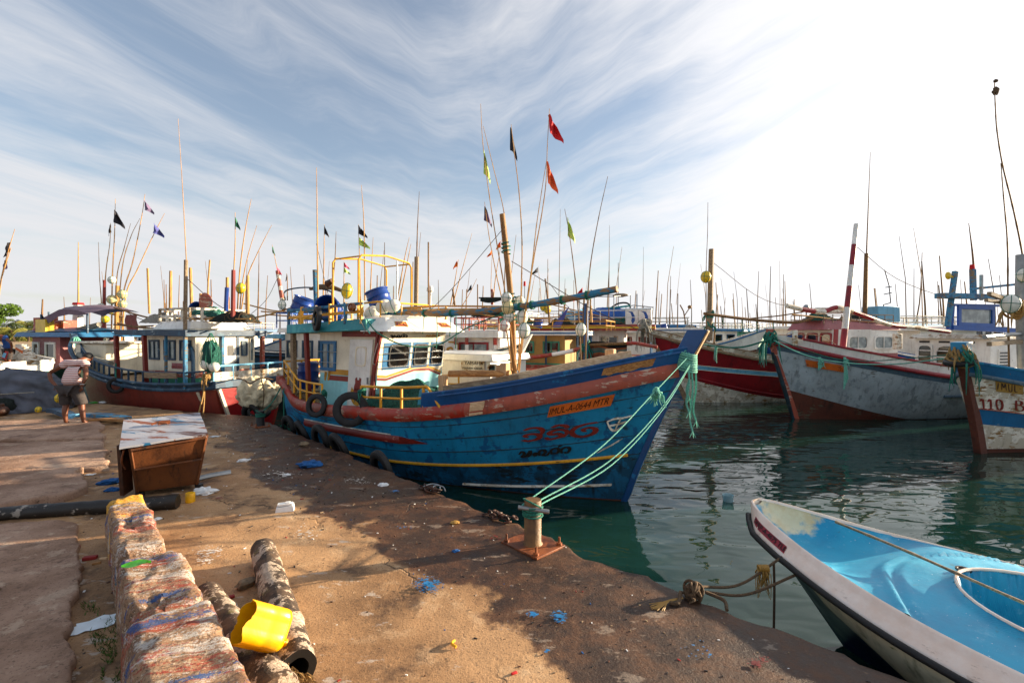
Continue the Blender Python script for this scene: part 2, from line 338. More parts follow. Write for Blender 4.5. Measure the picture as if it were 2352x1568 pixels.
# ---------------------------------------------------------------- camera, light, sky
cam=bpy.data.cameras.new('camera'); cam.lens=17; cam.sensor_width=36; cam.shift_y=-18/2352; cam.clip_end=3000; cam.clip_start=.05
co=bpy.data.objects.new('camera',cam); COL.objects.link(co); co.location=(0,0,CH); co.rotation_euler=(PI/2,0,0); sc.camera=co
SAZ=Vector((.946,.325,0)).normalized(); SEL=R(11.5)
SD=Vector((SAZ.x*math.cos(SEL),SAZ.y*math.cos(SEL),math.sin(SEL)))
sl=bpy.data.lights.new('sun','SUN'); sl.energy=5.0; sl.angle=R(.6); sl.color=(1,.80,.56)
so=bpy.data.objects.new('sun',sl); COL.objects.link(so); so.rotation_euler=SD.to_track_quat('Z','Y').to_euler()
sc.view_settings.view_transform='Standard'; sc.view_settings.look='None'; sc.view_settings.exposure=1.66; sc.view_settings.gamma=1
def world():
    w=bpy.data.worlds.new('World'); sc.world=w; w.use_nodes=True; t=NT.__new__(NT); t.t=w.node_tree; t.t.nodes.clear()
    out=t.n('ShaderNodeOutputWorld'); bg=t.n('ShaderNodeBackground'); t.l(bg.outputs[0],out.inputs[0])
    g=t.n('ShaderNodeTexCoord').outputs['Generated']; t.tc=g
    sky=t.n('ShaderNodeTexSky',sky_type='NISHITA'); sky.sun_disc=False; sky.sun_elevation=SEL; sky.sun_rotation=math.atan2(SAZ.x,SAZ.y); sky.air_density=1.0; sky.dust_density=1.2; sky.ozone_density=2.0
    sp=t.n('ShaderNodeSeparateXYZ'); t.l(g,sp.inputs[0]); z=t.math('ADD',t.math('MAXIMUM',sp.outputs[2],0.0),.34)
    q=t.math('SUBTRACT',sp.outputs[2],t.math('MULTIPLY',t.math('SQRT',t.math('ADD',t.math('MULTIPLY',sp.outputs[0],sp.outputs[0]),.22)),.42))
    u=t.math('DIVIDE',sp.outputs[0],z); v=t.math('DIVIDE',q,z); cb=t.n('ShaderNodeCombineXYZ'); t.l(u,cb.inputs[0]); t.l(v,cb.inputs[1]); uv=cb.outputs[0]
    # high thin streaked cloud sheet, laid out on a plane overhead
    wn=t.noise(1.2,4,.5,uv,out=1); wv=t.n('ShaderNodeVectorMath',operation='MULTIPLY_ADD'); t.l(wn,wv.inputs[0]); wv.inputs[1].default_value=(.45,.45,0); t.l(uv,wv.inputs[2]); uw=wv.outputs[0]
    a=t.noise(1.3,7,.55,t.map2(R(0),(.6,1.5,1),(3.2,1.1,0),uw)); b=t.noise(2.1,9,.62,t.map2(R(-6),(.34,2.5,1),(1.0,4,0),uw)); c=t.noise(6,9,.68,t.map2(R(-10),(.28,2.2,1),(0,0,0),uw))
    m=t.math('ADD',t.math('ADD',t.math('MULTIPLY',a,.5),t.math('MULTIPLY',b,.38)),t.math('MULTIPLY',c,.20))
    dt=t.n('ShaderNodeVectorMath',operation='DOT_PRODUCT'); t.l(g,dt.inputs[0]); dt.inputs[1].default_value=tuple(SD); d=dt.outputs['Value']
    sunb=t.ramp(d,.4,1.0,0,.15); hz=t.ramp(sp.outputs[2],0.0,.34,.12,0)
    m=t.math('ADD',t.math('ADD',m,sunb),hz); mask=t.ramp(m,.455,.665,.14,.97)
    glow=t.math('ADD',t.math('MULTIPLY',t.math('POWER',t.math('MAXIMUM',t.math('ADD',t.math('MULTIPLY',d,.5),.5),0.0),7.0),CLG),CLB)
    cc=t.mix(1.0,(1.0,1.0,1.03),glow,'MULTIPLY'); lo=t.ramp(sp.outputs[2],-.02,.22,1,0); cc=t.mix(lo,cc,t.mix(1.0,cc,(1.0,1.0,1.0),'MULTIPLY'))
    sk=t.mix(1.0,sky.outputs[0],(SKS*1.12,SKS*1.04,SKS),'MULTIPLY')
    t.l(t.mix(mask,sk,cc),bg.inputs[0]); bg.inputs[1].default_value=1.0
CLB=.262; CLG=.20; SKS=.07
world()
# ---------------------------------------------------------------- water
def water():
    t=NT('water'); f=1
    n1=t.noise(.5,1.5,.4,t.map((1,1.7,1),(0,0,R(18)))); n2=t.noise(1.7,1.3,.35,t.map((1,2.1,1),(0,0,R(-8))),dist=.5); n3=t.noise(7,2,.5,t.map((1,1.8,1)))
    h=t.math('ADD',t.math('ADD',t.math('MULTIPLY',n1,.55),t.math('MULTIPLY',n2,.155)),t.math('MULTIPLY',n3,.004))
    t.fin(t.mix(t.ramp(n1,.4,.6),(.0055,.026,.020),(.008,.034,.026)),.025,t.bump(h,1.0,.12),spec=.55,IOR=1.33); _M['water']=t.mat
    mb=MB(); xs=[-400,-60,-30,0,30,60,400]; ys=[-30,0,15,30,60,120,900]
    mb.grid([[V(x,y,WZ) for x in xs] for y in ys],flip=False)
    mb.build('water','water',kind='structure')
water()
# ---------------------------------------------------------------- quay
def quaymat():
    t=NT('quay_concrete'); o=t.tc
    a=t.noise(.55,6,.6); b=t.noise(2.6,8,.7); fine=t.noise(26,7,.75); g=t.noise(70,4,.7)
    c=t.mix(t.ramp(a,.36,.64),'86633f','b58e64'); c=t.mix(t.math('MULTIPLY',t.ramp(b,.5,.72),.6),c,'cdb08c'); c=t.mix(t.math('MULTIPLY',t.ramp(t.noise(1.3,7,.7,t.map(loc=(7,3,1))),.52,.66),.75),c,'3d2617')
    # damp, oily band kept along the water edge: distance from the edge line
    dx=t.n('ShaderNodeVectorMath',operation='DOT_PRODUCT'); t.l(o,dx.inputs[0]); dx.inputs[1].default_value=(.729,.684,0)
    wet=t.math('ADD',t.math('ADD',dx.outputs['Value'],t.math('MULTIPLY',t.noise(.9,6,.6,t.map(loc=(2,8,0))),2.6)),t.math('MULTIPLY',b,.5))
    wm=t.ramp(wet,3.75,3.95); c=t.mix(t.math('MULTIPLY',wm,.88),c,t.mix(t.ramp(b,.4,.65),'2a170b','6b421f'))
    # grain, pits, litter flecks and old paint drips
    c=t.mix(t.math('MULTIPLY',t.ramp(g,.54,.66),.55),c,'2a1c12'); c=t.mix(t.math('MULTIPLY',t.ramp(fine,.6,.7),.6),c,'c8ac8c')
    vor=t.n('ShaderNodeTexVoronoi'); vor.inputs['Scale'].default_value=9; t.l(t.map((1,1,.1),src=None),vor.inputs[0])
    fl=t.math('MULTIPLY',t.ramp(vor.outputs['Distance'],.055,.08,1,0),t.ramp(t.noise(1.1,3),.5,.6)); hs=t.n('ShaderNodeSeparateColor'); t.l(vor.outputs['Color'],hs.inputs[0])
    c=t.mix(fl,c,t.mix(t.math('GREATER_THAN',hs.outputs[0],.7),'c9c2b4',t.mix(t.math('GREATER_THAN',hs.outputs[1],.5),'7a1c14','1d5f86')))
    v2=t.n('ShaderNodeTexVoronoi'); v2.inputs['Scale'].default_value=30; t.l(t.tc,v2.inputs[0]); c=t.mix(t.math('MULTIPLY',t.ramp(v2.outputs['Distance'],.1,.16,1,0),.7),c,'1c120c')
    sm=t.ramp(t.noise(3.4,7,.7,t.map((.8,1.6,1),(0,0,.6),(3,3,3))),.60,.64); c=t.mix(t.math('MULTIPLY',sm,.6),c,'b9b0a6')
    crk=t.n('ShaderNodeTexVoronoi',feature='DISTANCE_TO_EDGE'); crk.inputs['Scale'].default_value=.26; dw=t.noise(2.2,5,.6,out=1); vv=t.n('ShaderNodeVectorMath',operation='MULTIPLY_ADD'); t.l(dw,vv.inputs[0]); vv.inputs[1].default_value=(.5,.5,.5); t.l(o,vv.inputs[2]); t.l(vv.outputs[0],crk.inputs[0])
    ck=t.math('MULTIPLY',t.ramp(crk.outputs['Distance'],.0,.0045,1,0),t.ramp(t.noise(.9,3),.42,.55)); c=t.mix(t.math('MULTIPLY',ck,.7),c,'1a100a')
    c=t.mix(t.math('MULTIPLY',wm,.8),c,t.mix(1.0,c,(.42,.33,.25),'MULTIPLY'))
    h=t.math('ADD',t.math('ADD',t.math('MULTIPLY',b,.8),t.math('MULTIPLY',fine,.6)),t.math('SUBTRACT',t.math('MULTIPLY',g,.35),ck))
    t.fin(c,t.math('SUBTRACT',t.ramp(b,.3,.7,.62,.9),t.math('MULTIPLY',wm,.22)),t.bump(h,.75,.018)); _M['quay_concrete']=t.mat
    t=NT('slab_concrete'); a=t.noise(.8,7,.65); b=t.noise(5,8,.7); g=t.noise(50,4,.7)
    c=t.mix(t.ramp(a,.35,.65),'80604a','b0907a'); c=t.mix(t.math('MULTIPLY',t.ramp(b,.52,.66),.5),c,'5a4232'); c=t.mix(t.math('MULTIPLY',t.ramp(g,.56,.66),.6),c,'3c2c20')
    c=t.mix(t.math('MULTIPLY',t.ramp(t.noise(1.2,6,.7,t.map(loc=(9,1,4))),.6,.68),.8),c,'43221a')
    c=t.mix(t.math('MULTIPLY',t.ramp(t.noise(14,8,.8),.58,.66),.7),c,'3a281c'); c=t.mix(t.math('MULTIPLY',t.ramp(t.noise(3,7,.75,t.map(loc=(2,2,9))),.56,.62),.45),c,'cbb49c')
    t.fin(c,.85,t.bump(t.math('ADD',t.math('ADD',b,t.noise(14,8,.8)),t.math('MULTIPLY',g,.3)),.9,.025)); _M['slab_concrete']=t.mat
quaymat()
EC=V(-6.5,12.3,0)              # corner of the quay
d1=V(-.684,.729,0); d2=V(-.933,.361,0)
E0=V(1.18,1.0,0)*0+V(2.183,3.093,0)
edge=[E0-d1*7+V(0,0,0)]
def quay():
    pts=[]; L1=(EC-E0).length; s=-7.0
    dd1=(EC-E0).normalized()
    while s<L1: pts.append(E0+dd1*s); s+=.085
    s=0
    while s<26: pts.append(EC+d2*s); s+=.2
    Nn=V(-.6,-.8,0); bs=[0,.03]; b=.09
    while b<26: bs.append(b); b+=.075 if b<7.5 else (.14 if b<12 else .8)
    rows=[]
    for i,p in enumerate(pts):
        j=.055*noise.noise(p*1.4)+.07*noise.noise(p*4)+.05*noise.noise(p*9)
        if noise.noise(p*.9+V(9,0,0))>.32: j-=.10
        ss=-7+i*.085; j+=.16*clamp((.9-ss)/.9) if i<400 else 0
        row=[p+Nn*(-.0+j*-1)+V(0,0,z) for z in (-2.2,-1.0,-.55,-.25,-.09)]
        for k,q in enumerate(row): row[k]=q+V(.73,.68,0)*(.05*noise.noise(q*3+V(0,0,5)))
        for bb in bs:
            q=p+Nn*(bb-j*max(0,1-bb/1.2)); z=.022*noise.noise(q*.8)+.012*noise.noise(q*3.3)+.006*noise.noise(q*11)
            if bb==0: z-=.035+.02*noise.noise(q*7)
            elif bb<.05: z-=.012
            row.append(V(q.x,q.y,z))
        rows.append(row)
    mb=MB(); mb.grid(rows,flip=False); o=mb.build('quay','quay_concrete',kind='structure',angle=60); return o
QUAY=quay()
def gz(p): return .022*noise.noise(V(p.x,p.y,0)*.8)+.012*noise.noise(V(p.x,p.y,0)*3.3)
def slab(name,poly,h,seed=0,step=.07):
    """broken paving slab with a ragged rim, from ground points"""
    pts=[G(x,y) for x,y in poly]; rim=[]
    for i,a in enumerate(pts):
        b=pts[(i+1)%len(pts)]; n=max(1,int((b-a).length/step))
        for k in range(n):
            q=a.lerp(b,k/n); q=q+V(noise.noise(q*2.2+V(seed,0,0)),noise.noise(q*2.2+V(0,seed,7)),0)*.10+V(noise.noise(q*9),noise.noise(q*9+V(5,5,5)),0)*.04; rim.append(q)
    mb=MB(); n=len(rim); c=sum(rim,V(0,0,0))/n
    def ring(s,z,jit=0): return [V(lerp(c.x,q.x,s),lerp(c.y,q.y,s),z+.012*noise.noise(V(lerp(c.x,q.x,s),lerp(c.y,q.y,s),seed)*2.5)) for q in rim]
    rows=[ring(1.0,-.03),ring(1.0,h-.02),ring(.992,h)]
    for s in (.97,.93,.86,.76,.64,.5,.35,.2,.08,.01): rows.append(ring(s,h+.012))
    mb.grid(rows,cv=True,flip=False); return mb.build(name,'slab_concrete',kind='structure',angle=50)
slab('pavement_slab',[(-60,975),(228,966),(242,1012),(90,1018),(-60,1020)],.07,1)
slab('pavement_slab',[(-70,1027),(236,1018),(250,1080),(160,1090),(60,1084),(-70,1098)],.06,2)
slab('pavement_slab',[(-90,1104),(186,1088),(196,1132),(140,1156),(-90,1192)],.10,3)
slab('pavement_slab',[(-120,1230),(120,1200),(172,1204),(190,1262),(184,1390),(158,1440),(140,1570),(120,1700),(-300,1700)],.035,4)
# ---------------------------------------------------------------- boats
class Boat:
    def __init__(s,name,label,cat,org,head,L,B,sheer,rake=1.0,bowz=None,tr=.78,group=None,near=1,draft=.55,um=.42,flare=.72,zst=None):
        s.org=Vector((org[0],org[1],WZ)); s.h=R(head); s.root=empty(name,s.org,label,cat,group,s.h)
        s.L=L; s.B=B; s.sheer=sheer; s.rake=rake; s.tr=tr; s.near=near; s.draft=draft; s.um=um; s.flare=flare
        s.bowz=bowz or sheer[-1][1]; s.c=math.cos(s.h); s.sn=math.sin(s.h)
    def loc(s,p): # world -> local
        d=Vector(p)-s.org; return V(d.x*s.c+d.y*s.sn,-d.x*s.sn+d.y*s.c,d.z)
    def wld(s,p): return V(p[0]*s.c-p[1]*s.sn,p[0]*s.sn+p[1]*s.c,p[2])+s.org
    def at(s,px,py,yl=0): # pixel -> local point on the boat's own lengthwise plane y=yl
        o=s.loc((0,0,CH)); d=s.loc(V((px-CX)/F,1,CH+(HY-py)/F))-o; t=(yl-o.y)/d.y; return o+d*t
    def atx(s,px,py,xl): # pixel -> local point on crosswise plane x=xl
        o=s.loc((0,0,CH)); d=s.loc(V((px-CX)/F,1,CH+(HY-py)/F))-o; t=(xl-o.x)/d.x; return o+d*t
    def zs(s,u): return table(s.sheer,u)
    def stemx(s,z):
        return s.L+(s.rake*(max(z,0)/s.bowz)**1.15 if z>=0 else z*.7)
    def hb(s,u,z):
        um=s.um
        if u<um: g=s.tr+(1-s.tr)*math.sin(PI/2*u/um); w=(s.tr*.86)+(.93-s.tr*.86)*math.sin(PI/2*u/um)
        else:
            t=(u-um)/(1-um); g=max(0,1-t**2.35)**.86; w=.93*max(0,1-t**1.75)
        zt=s.zs(u); f=clamp((z+s.draft)/(zt+s.draft)); fw=clamp(s.draft/(zt+s.draft))
        if z<0: k=w*s.flare/.72*(.86*(max(0,(z+s.draft))/s.draft)**.5+.0); return s.B/2*min(k*.92,.8)*1.0 if True else 0
        tt=clamp(z/max(zt,.01),0,1.15); w0=w*s.flare/.72*.86*.92
        return s.B/2*lerp(min(w0,.8),g,tt**.8)
    def pt(s,u,z,side,off=0):
        x=u*s.stemx(z); 
        y=s.hb(u,z)+off*(1 if u<.985 else .6)
        return V(x,side*y,z)
    def band(s,name,z0,z1,mat,off=0,k=4,u0=0,u1=1.0,nu=46,sides=(1,-1),lap=False,parent=None,both=None,transom=True,rough=0.0):
        """a strake of planking between two height functions"""
        f0=z0 if callable(z0) else (lambda u:z0); f1=z1 if callable(z1) else (lambda u:z1)
        mb=MB()
        us=[lerp(u0,u1,1-(1-i/nu)**1.25) for i in range(nu+1)]
        rowsS={}
        for sd in sides:
            rows=[]
            for u in us:
                a,b=f0(u),f1(u); row=[]
                for j in range(k+1):
                    z=lerp(a,b,j/k); q=s.pt(u,z,sd,off)
                    if rough: q=q+V(0,sd,0)*rough*noise.noise(q*1.7)
                    row.append(q)
                rows.append(row)
            mb.grid(rows,flip=(sd>0)); rowsS[sd]=rows
        if transom and u0<=0 and len(sides)==2:
            mb.grid([rowsS[1][0],rowsS[-1][0]],flip=False)
        return mb.build(name,mat,parent or s.root,angle=50)
    def strip(s,name,zf,w,h,mat,off=0,u0=0,u1=1.0,nu=50,sides=(1,-1),parent=None,rows4=None):
        """a rectangular rail swept along the side"""
        zf_=zf if callable(zf) else (lambda u:zf); mb=MB()
        for sd in sides:
            rows=[]
            for i in range(nu+1):
                u=lerp(u0,u1,i/nu); z=zf_(u); a=s.pt(u,z,sd,off-.02); b=s.pt(u,z,sd,off+w)
                sc_=1 if (i not in (0,nu)) else .98
                zz=[z-h/2,z-h/2,z+h/2,z+h/2]
                r=h*.28
                rows.append([V(a.x,a.y,z-h/2),V(b.x,b.y-sd*r*.6,z-h/2),V(b.x,b.y,z-h/2+r),V(b.x,b.y,z+h/2-r),V(b.x,b.y-sd*r*.6,z+h/2),V(a.x,a.y,z+h/2)])
            mb.grid(rows,cv=True,flip=(sd>0)); n=len(mb.v)
            mb.poly(rows[0] if sd>0 else rows[0][::-1]); mb.poly(rows[-1][::-1] if sd>0 else rows[-1])
        return mb.build(name,mat,parent or s.root,angle=45)
    def inner(s,depth,mat_in,mat_deck,th=.05,u1=.985,deckz=None):
        """inside face of the bulwark and the deck"""
        mb=MB(); nu=36; rows={}
        dz=deckz if deckz else (lambda u:s.zs(u)-depth)
        for sd in (1,-1):
            a=[];
            for i in range(nu+1):
                u=u1*i/nu; zt=s.zs(u)-.01; zd=dz(u); p=s.pt(u,zt,sd,-th); q=s.pt(u,zd,sd,-th)
                if p.y*sd<0.01: p.y=0.01*sd
                if q.y*sd<0.01: q.y=.01*sd
                a.append([p,q])
            mb.grid(a,flip=(sd<0)); rows[sd]=a
        mb.grid([[r[0] for r in rows[1]],[r[0] for r in rows[1]]]) if False else None
        o=mb.build('bulwark_lining',mat_in,s.root)
        md=MB(); md.grid([[lerp_v(rows[1][i][1],rows[-1][i][1],j/4) for j in range(5)] for i in range(nu+1)],flip=False); md.build('deck',mat_deck,s.root)
        mt=MB(); r1=rows[1][0];r2=rows[-1][0]; mt.quad(r1[0]+V(.05,0,0),r2[0]+V(.05,0,0),r2[1]+V(.05,0,0),r1[1]+V(.05,0,0)); mt.build('transom_lining',mat_in,s.root)
def lerp_v(a,b,t): return a.lerp(b,t)
def hull(b,bands,rails,inner=(.45,'white_old','plank_old'),keel='bottom',stem='blue_deep',stemh=.3,stemw=.16,stempost=True,roughness=.015):
    """bands: (z0,z1,mat[,off]) with z as number (above water) or ('s',d) = d below the sheer"""
    def zf(q):
        if callable(q): return q
        if isinstance(q,tuple): return (lambda u,d=q[1]: b.zs(u)-d)
        return (lambda u: min(q,b.zs(u)-.05))
    main=None
    for bd in bands:
        o=b.band('hull' if main is None else ('hull_band' if len(bd)<5 else bd[4]),zf(bd[0]),zf(bd[1]),bd[2],off=bd[3] if len(bd)>3 else 0,k=5,rough=roughness)
        main=main or o
    b.band('keel_planking',-b.draft,lambda u:zf(bands[0][0])(u),keel,k=4)
    for r in rails:
        zc=zf(r[0]); b.strip(r[4] if len(r)>4 else 'rub_rail',zc,r[1],r[2],r[3],u0=r[5] if len(r)>5 else 0,u1=r[6] if len(r)>6 else 1.0,off=r[7] if len(r)>7 else 0)
    b.inner(*inner)
    # stem timber
    mb=MB(); rows=[]; zt=b.zs(1.0)
    n=12
    for i in range(n+1):
        z=lerp(-b.draft,zt+(stemh if stempost else .02),i/n); x=b.stemx(min(z,zt+.4)); w=stemw/2*(1 if z<zt*.6 else lerp(1,1.25,clamp((z-zt*.6)/(zt*.4))))
        f=.05+.03*clamp(z/zt); rows.append([V(x-.13,-w,z),V(x+f,-w*.7,z),V(x+f,w*.7,z),V(x-.13,w,z)])
    mb.grid(rows,cv=True,flip=False); mb.poly(rows[-1]); mb.build('stem',stem,b.root,angle=30,bevel=.012)
def wallpt(q,a,c): # bilinear on quad [bl,br,tr,tl]
    return q[0].lerp(q[1],a).lerp(q[3].lerp(q[2],a),c)
def subquad(q,a0,a1,c0,c1): return [wallpt(q,a0,c0),wallpt(q,a1,c0),wallpt(q,a1,c1),wallpt(q,a0,c1)]
def qnorm(q): return (q[1]-q[0]).cross(q[3]-q[0]).normalized()
def window(root,q,frame='frame_blue',glass='glass_dark',fw=.05,th=.03,name='window',mull=0,trans=0,out=0.0,rnd=False):
    n=qnorm(q); q=[p+n*out for p in q]; w=(q[1]-q[0]).length; h=(q[3]-q[0]).length; a=fw/w; c=fw/h
    i=subquad(q,a,1-a,c,1-c); mb=MB()
    k=.3 if rnd else 0
    def ringpts(Q,rd):
        if not rnd: return Q
        o=[]
        for t in range(4):
            p=Q[t];pn=Q[(t+1)%4];pp=Q[t-1]; r=min((pn-p).length,(pp-p).length)*rd
            a_=p+(pp-p).normalized()*r; b_=p+(pn-p).normalized()*r
            o+=[a_,a_.lerp(b_,.5).lerp(p,.42),b_]
        return o
    O=ringpts(q,.15); I=ringpts(i,.28)
    rows=[[p-n*.01 for p in O],[p+n*th for p in O],[p+n*th for p in I],[p-n*.0 for p in I]]
    mb.grid(rows,cv=True,flip=False)
    for m in range(mull):
        t=(m+1)/(mull+1); aa=i[0].lerp(i[1],t); bb=i[3].lerp(i[2],t); mb.beam(aa+n*th*.5,bb+n*th*.5,fw*.6,th*.9,up=n)
    for m in range(trans):
        t=(m+1)/(trans+1); aa=i[0].lerp(i[3],t); bb=i[1].lerp(i[2],t); mb.beam(aa+n*th*.5,bb+n*th*.5,fw*.6,th*.9,up=n)
    f=mb.build(name,frame,root); g=MB(); g.poly([p+n*.008 for p in ringpts(subquad(q,a*.9,1-a*.9,c*.9,1-c*.9),.28)]); g.build('pane',glass,f)
    return f
def house(root,x0,x1,hw,z0,z1,mat,lean0=0,lean1=0,tum=0,zsplit=None,mat2=None,cy=0,name='wall'):
    """deckhouse walls as a hollow looking solid; returns quads facing: fore, aft, port(+y), starboard(-y)"""
    def c(z):
        t=(z-z0)/(z1-z0); return x0+lean0*t,x1+lean1*t,hw-tum*t
    zz=[z0]+([zsplit] if zsplit else [])+[z1]; mb=MB()
    for k in range(len(zz)-1):
        a=c(zz[k]);b=c(zz[k+1]); lo=[V(a[0],cy-a[2],zz[k]),V(a[1],cy-a[2],zz[k]),V(a[1],cy+a[2],zz[k]),V(a[0],cy+a[2],zz[k])]; hi=[V(b[0],cy-b[2],zz[k+1]),V(b[1],cy-b[2],zz[k+1]),V(b[1],cy+b[2],zz[k+1]),V(b[0],cy+b[2],zz[k+1])]
        mi=1 if (k==0 and mat2) else 0
        for i in range(4): j=(i+1)%4; mb.quad(lo[i],lo[j],hi[j],hi[i],mi)
        if k==len(zz)-2: mb.poly(hi,0)
    mb.build(name,[mat]+([mat2] if mat2 else []),root)
    a=c(z0);b=c(z1)
    L=lambda t,sx,sy,z:V(t[sx],cy+sy*t[2],z)
    return dict(stb=[L(a,0,-1,z0),L(a,1,-1,z0),L(b,1,-1,z1),L(b,0,-1,z1)],fore=[L(a,1,-1,z0),L(a,1,1,z0),L(b,1,1,z1),L(b,1,-1,z1)],port=[L(a,1,1,z0),L(a,0,1,z0),L(b,0,1,z1),L(b,1,1,z1)],aft=[L(a,0,1,z0),L(a,0,-1,z0),L(b,0,-1,z1),L(b,0,1,z1)])
def roofslab(root,x0,x1,hw,z,th,mat,edge=None,crown=.08,inset=0,taper=0,name='roof'):
    mb=MB(); rows=[]
    n=8
    mb.hexa([V(x0,-hw,z),V(x1,-hw,z),V(x1,hw,z),V(x0,hw,z),V(x0+inset,-hw+inset,z+th),V(x1-inset-taper,-hw+inset,z+th),V(x1-inset-taper,hw-inset,z+th),V(x0+inset,hw-inset,z+th)],0)
    i2=inset+.02
    if crown:
        rows=[[V(x,y,z+th+.003+crown*math.cos(y/(hw)*PI/2)*math.sin(PI*clamp((x-x0)/(x1-x0),.0,1))**.4) for y in [(-hw+i2)+(2*hw-2*i2)*k/n for k in range(n+1)]] for x in [lerp(x0+i2,x1-i2-taper,k/8) for k in range(9)]]
        mb.grid(rows,flip=False)
    return mb.build(name,[mat] ,root,bevel=.01)
def railing(root,path,h,n,mat='yellow',r=.022,mids=1,name='railing',rm=None,sm=0):
    mb=MB(); path=[Vector(p) for p in path]
    if sm: path=spline(path,sm)
    L=[0]
    for i in range(1,len(path)): L.append(L[-1]+(path[i]-path[i-1]).length)
    def atl(s):
        for i in range(1,len(path)):
            if s<=L[i]+1e-6: return path[i-1].lerp(path[i],(s-L[i-1])/max(1e-6,L[i]-L[i-1]))
        return path[-1]
    mb.tube([p+V(0,0,h) for p in path],r,6)
    for m in range(mids): mb.tube([p+V(0,0,h*(m+1)/(mids+1)) for p in path],r*.8,6)
    for k in range(n+1):
        p=atl(L[-1]*k/n); mb.tube([p,p+V(0,0,h)],r,6)
    return mb.build(name,mat,root)
def flagmesh(mb,p,d,w,h,mi=0,seed=0,drop=.8):
    """drooping cloth pennant hanging from point p on a staff; d = horizontal direction"""
    d=Vector(d).normalized(); rows=[]; n=V(-d.y,d.x,0)
    for i in range(7):
        u=i/6; row=[]
        for j in range(7):
            v=j/6; ww=w*u*(.12+.88*v**.8)*(1-.12*(v>.9)); q=p+d*ww+V(0,0,-h*v*(.82+.18*u)-h*drop*.25*u*u)
            q+=n*(.16*w*math.sin(u*7+v*2.5+seed)+.05*w*math.sin(v*9+seed)); row.append(q)
        rows.append(row)
    mb.grid(rows,mi)
def floatbuoy(name,c,r,mat,label,group,rope='rope_green',tilt=0.1,cat='float',long=1.15):
    e=empty(name,c,label,cat,group); mb=MB(); rt=Matrix.Rotation(tilt,3,'Y')
    mb.ell((0,0,0),(r,r,r*long),20,14,rot=rt,ns=.03,nf=2); mb.build('shell',mat,e)
    m=MB()
    for k in range(3):
        ax=rt@V(math.cos(k*PI/3+.3),math.sin(k*PI/3+.3),0); m.torus((0,0,0),ax,r*1.02,r*.045,24,5) if long<1.05 else m.tube([rt@(V(0,0,math.cos(t)*r*long*1.02)+V(-ax.y,ax.x,0)*math.sin(t)*r*1.02) for t in [2*PI*i/24 for i in range(25)]],r*.045,5,caps=False)
    m.torus((0,0,0),rt@V(0,0,1),r*1.02,r*.045,24,5); m.build('lashing',rope,e); return e
def marker(pts,r0=.022,r1=.006,flags=(),label='',group='bamboo marker poles',mat='bamboo',name='marker_pole',band=None):
    e=empty(name,pts[-1],label,'marker pole',group); o=Vector(pts[-1]); mb=MB()
    ps=[Vector(p)-o for p in pts][::-1]
    r0*=.72; r1*=.8; ps=spline(ps,8); N=len(ps); kn=lambda t:(lerp(r0,r1,t))*(1.22 if int(t*N)%4==0 else 1.0)
    mb.tube(ps,kn,6); mb.build('bamboo',mat,e)
    for (p,col,w,h,dx) in flags:
        f=MB(); flagmesh(f,Vector(p)-o,(dx,.25,0),w,h,seed=p[0]*3); f.build('flag',col,e)
    return e
def rope(name,pts,r,mat,label,cat='rope',sag=0,group=None,parent=None,sm=8,twist=True):
    pts=[Vector(p) for p in pts]
    if sag and len(pts)==2: pts=[pts[0].lerp(pts[1],t)-V(0,0,sag*4*t*(1-t)) for t in [i/10 for i in range(11)]]; sm=2
    mb=MB(); ps=spline(pts,sm) if sm else pts
    mb.tube(ps,r,6); o=mb.build(name,mat,parent,loc=None if parent else ps[0])
    if not parent: tag(o,label,cat,group)
    return o
def knot(mb,c,r,n=7,rr=.012,mi=0,seed=1,tails=4,tl=.2):
    rnd=random.Random(seed)
    for k in range(n):
        ax=V(rnd.uniform(-1,1),rnd.uniform(-1,1),rnd.uniform(-.6,.6)).normalized(); mb.torus(Vector(c)+V(rnd.uniform(-.3,.3),rnd.uniform(-.3,.3),rnd.uniform(-.5,.5))*r,ax,r*rnd.uniform(.6,1.1),rr,16,6,mi)
    for k in range(tails):
        a=rnd.uniform(0,6.28); p=Vector(c); d=V(math.cos(a),math.sin(a),0)*r
        mb.tube([p,p+d*1.3+V(0,0,-tl*.2),p+d*1.6+V(rnd.uniform(-.03,.03),0,-tl*.6),p+d*rnd.uniform(1.3,2)+V(rnd.uniform(-.05,.05),0,-tl*rnd.uniform(.8,1.2))],[rr,rr,rr*.8,rr*.3],5,mi,sm=4)
def tyre(c,ax,Ro,label,group=None,mat='rubber',name='tyre',loc=True,wide=.36,ry=1):
    """tread, sidewalls and hollow bead"""
    ax=Vector(ax).normalized(); a=(V(0,0,1)-ax*ax.z); a=a.normalized() if a.length>.1 else V(1,0,0); b=ax.cross(a).normalized(); mb=MB(); rows=[]
    w=Ro*wide; prof=[(.60,-.55),(.58,-.75),(.66,-.95),(.80,-1.02),(.93,-.9),(.985,-.7),(1.0,-.35),(1.0,0),(1.0,.35),(.985,.7),(.93,.9),(.80,1.02),(.66,.95),(.58,.75),(.60,.55),(.72,.45),(.86,.5),(.9,0),(.86,-.5),(.72,-.45)]
    su=56
    for i in range(su):
        t=2*PI*i/su; d=a*math.cos(t)+b*math.sin(t)*ry; row=[]
        for (pr,pw) in prof:
            k=.985 if (pr>=.985 and i%2==0 and abs(pw)>.3) else 1
            row.append(d*(Ro*pr*k)+ax*(w*pw*.5))
        rows.append(row)
    mb.grid(rows,cu=True,cv=True,flip=False); o=mb.build(name,mat,None,angle=35); o.location=c
    tag(o,label,'tyre',group); return o
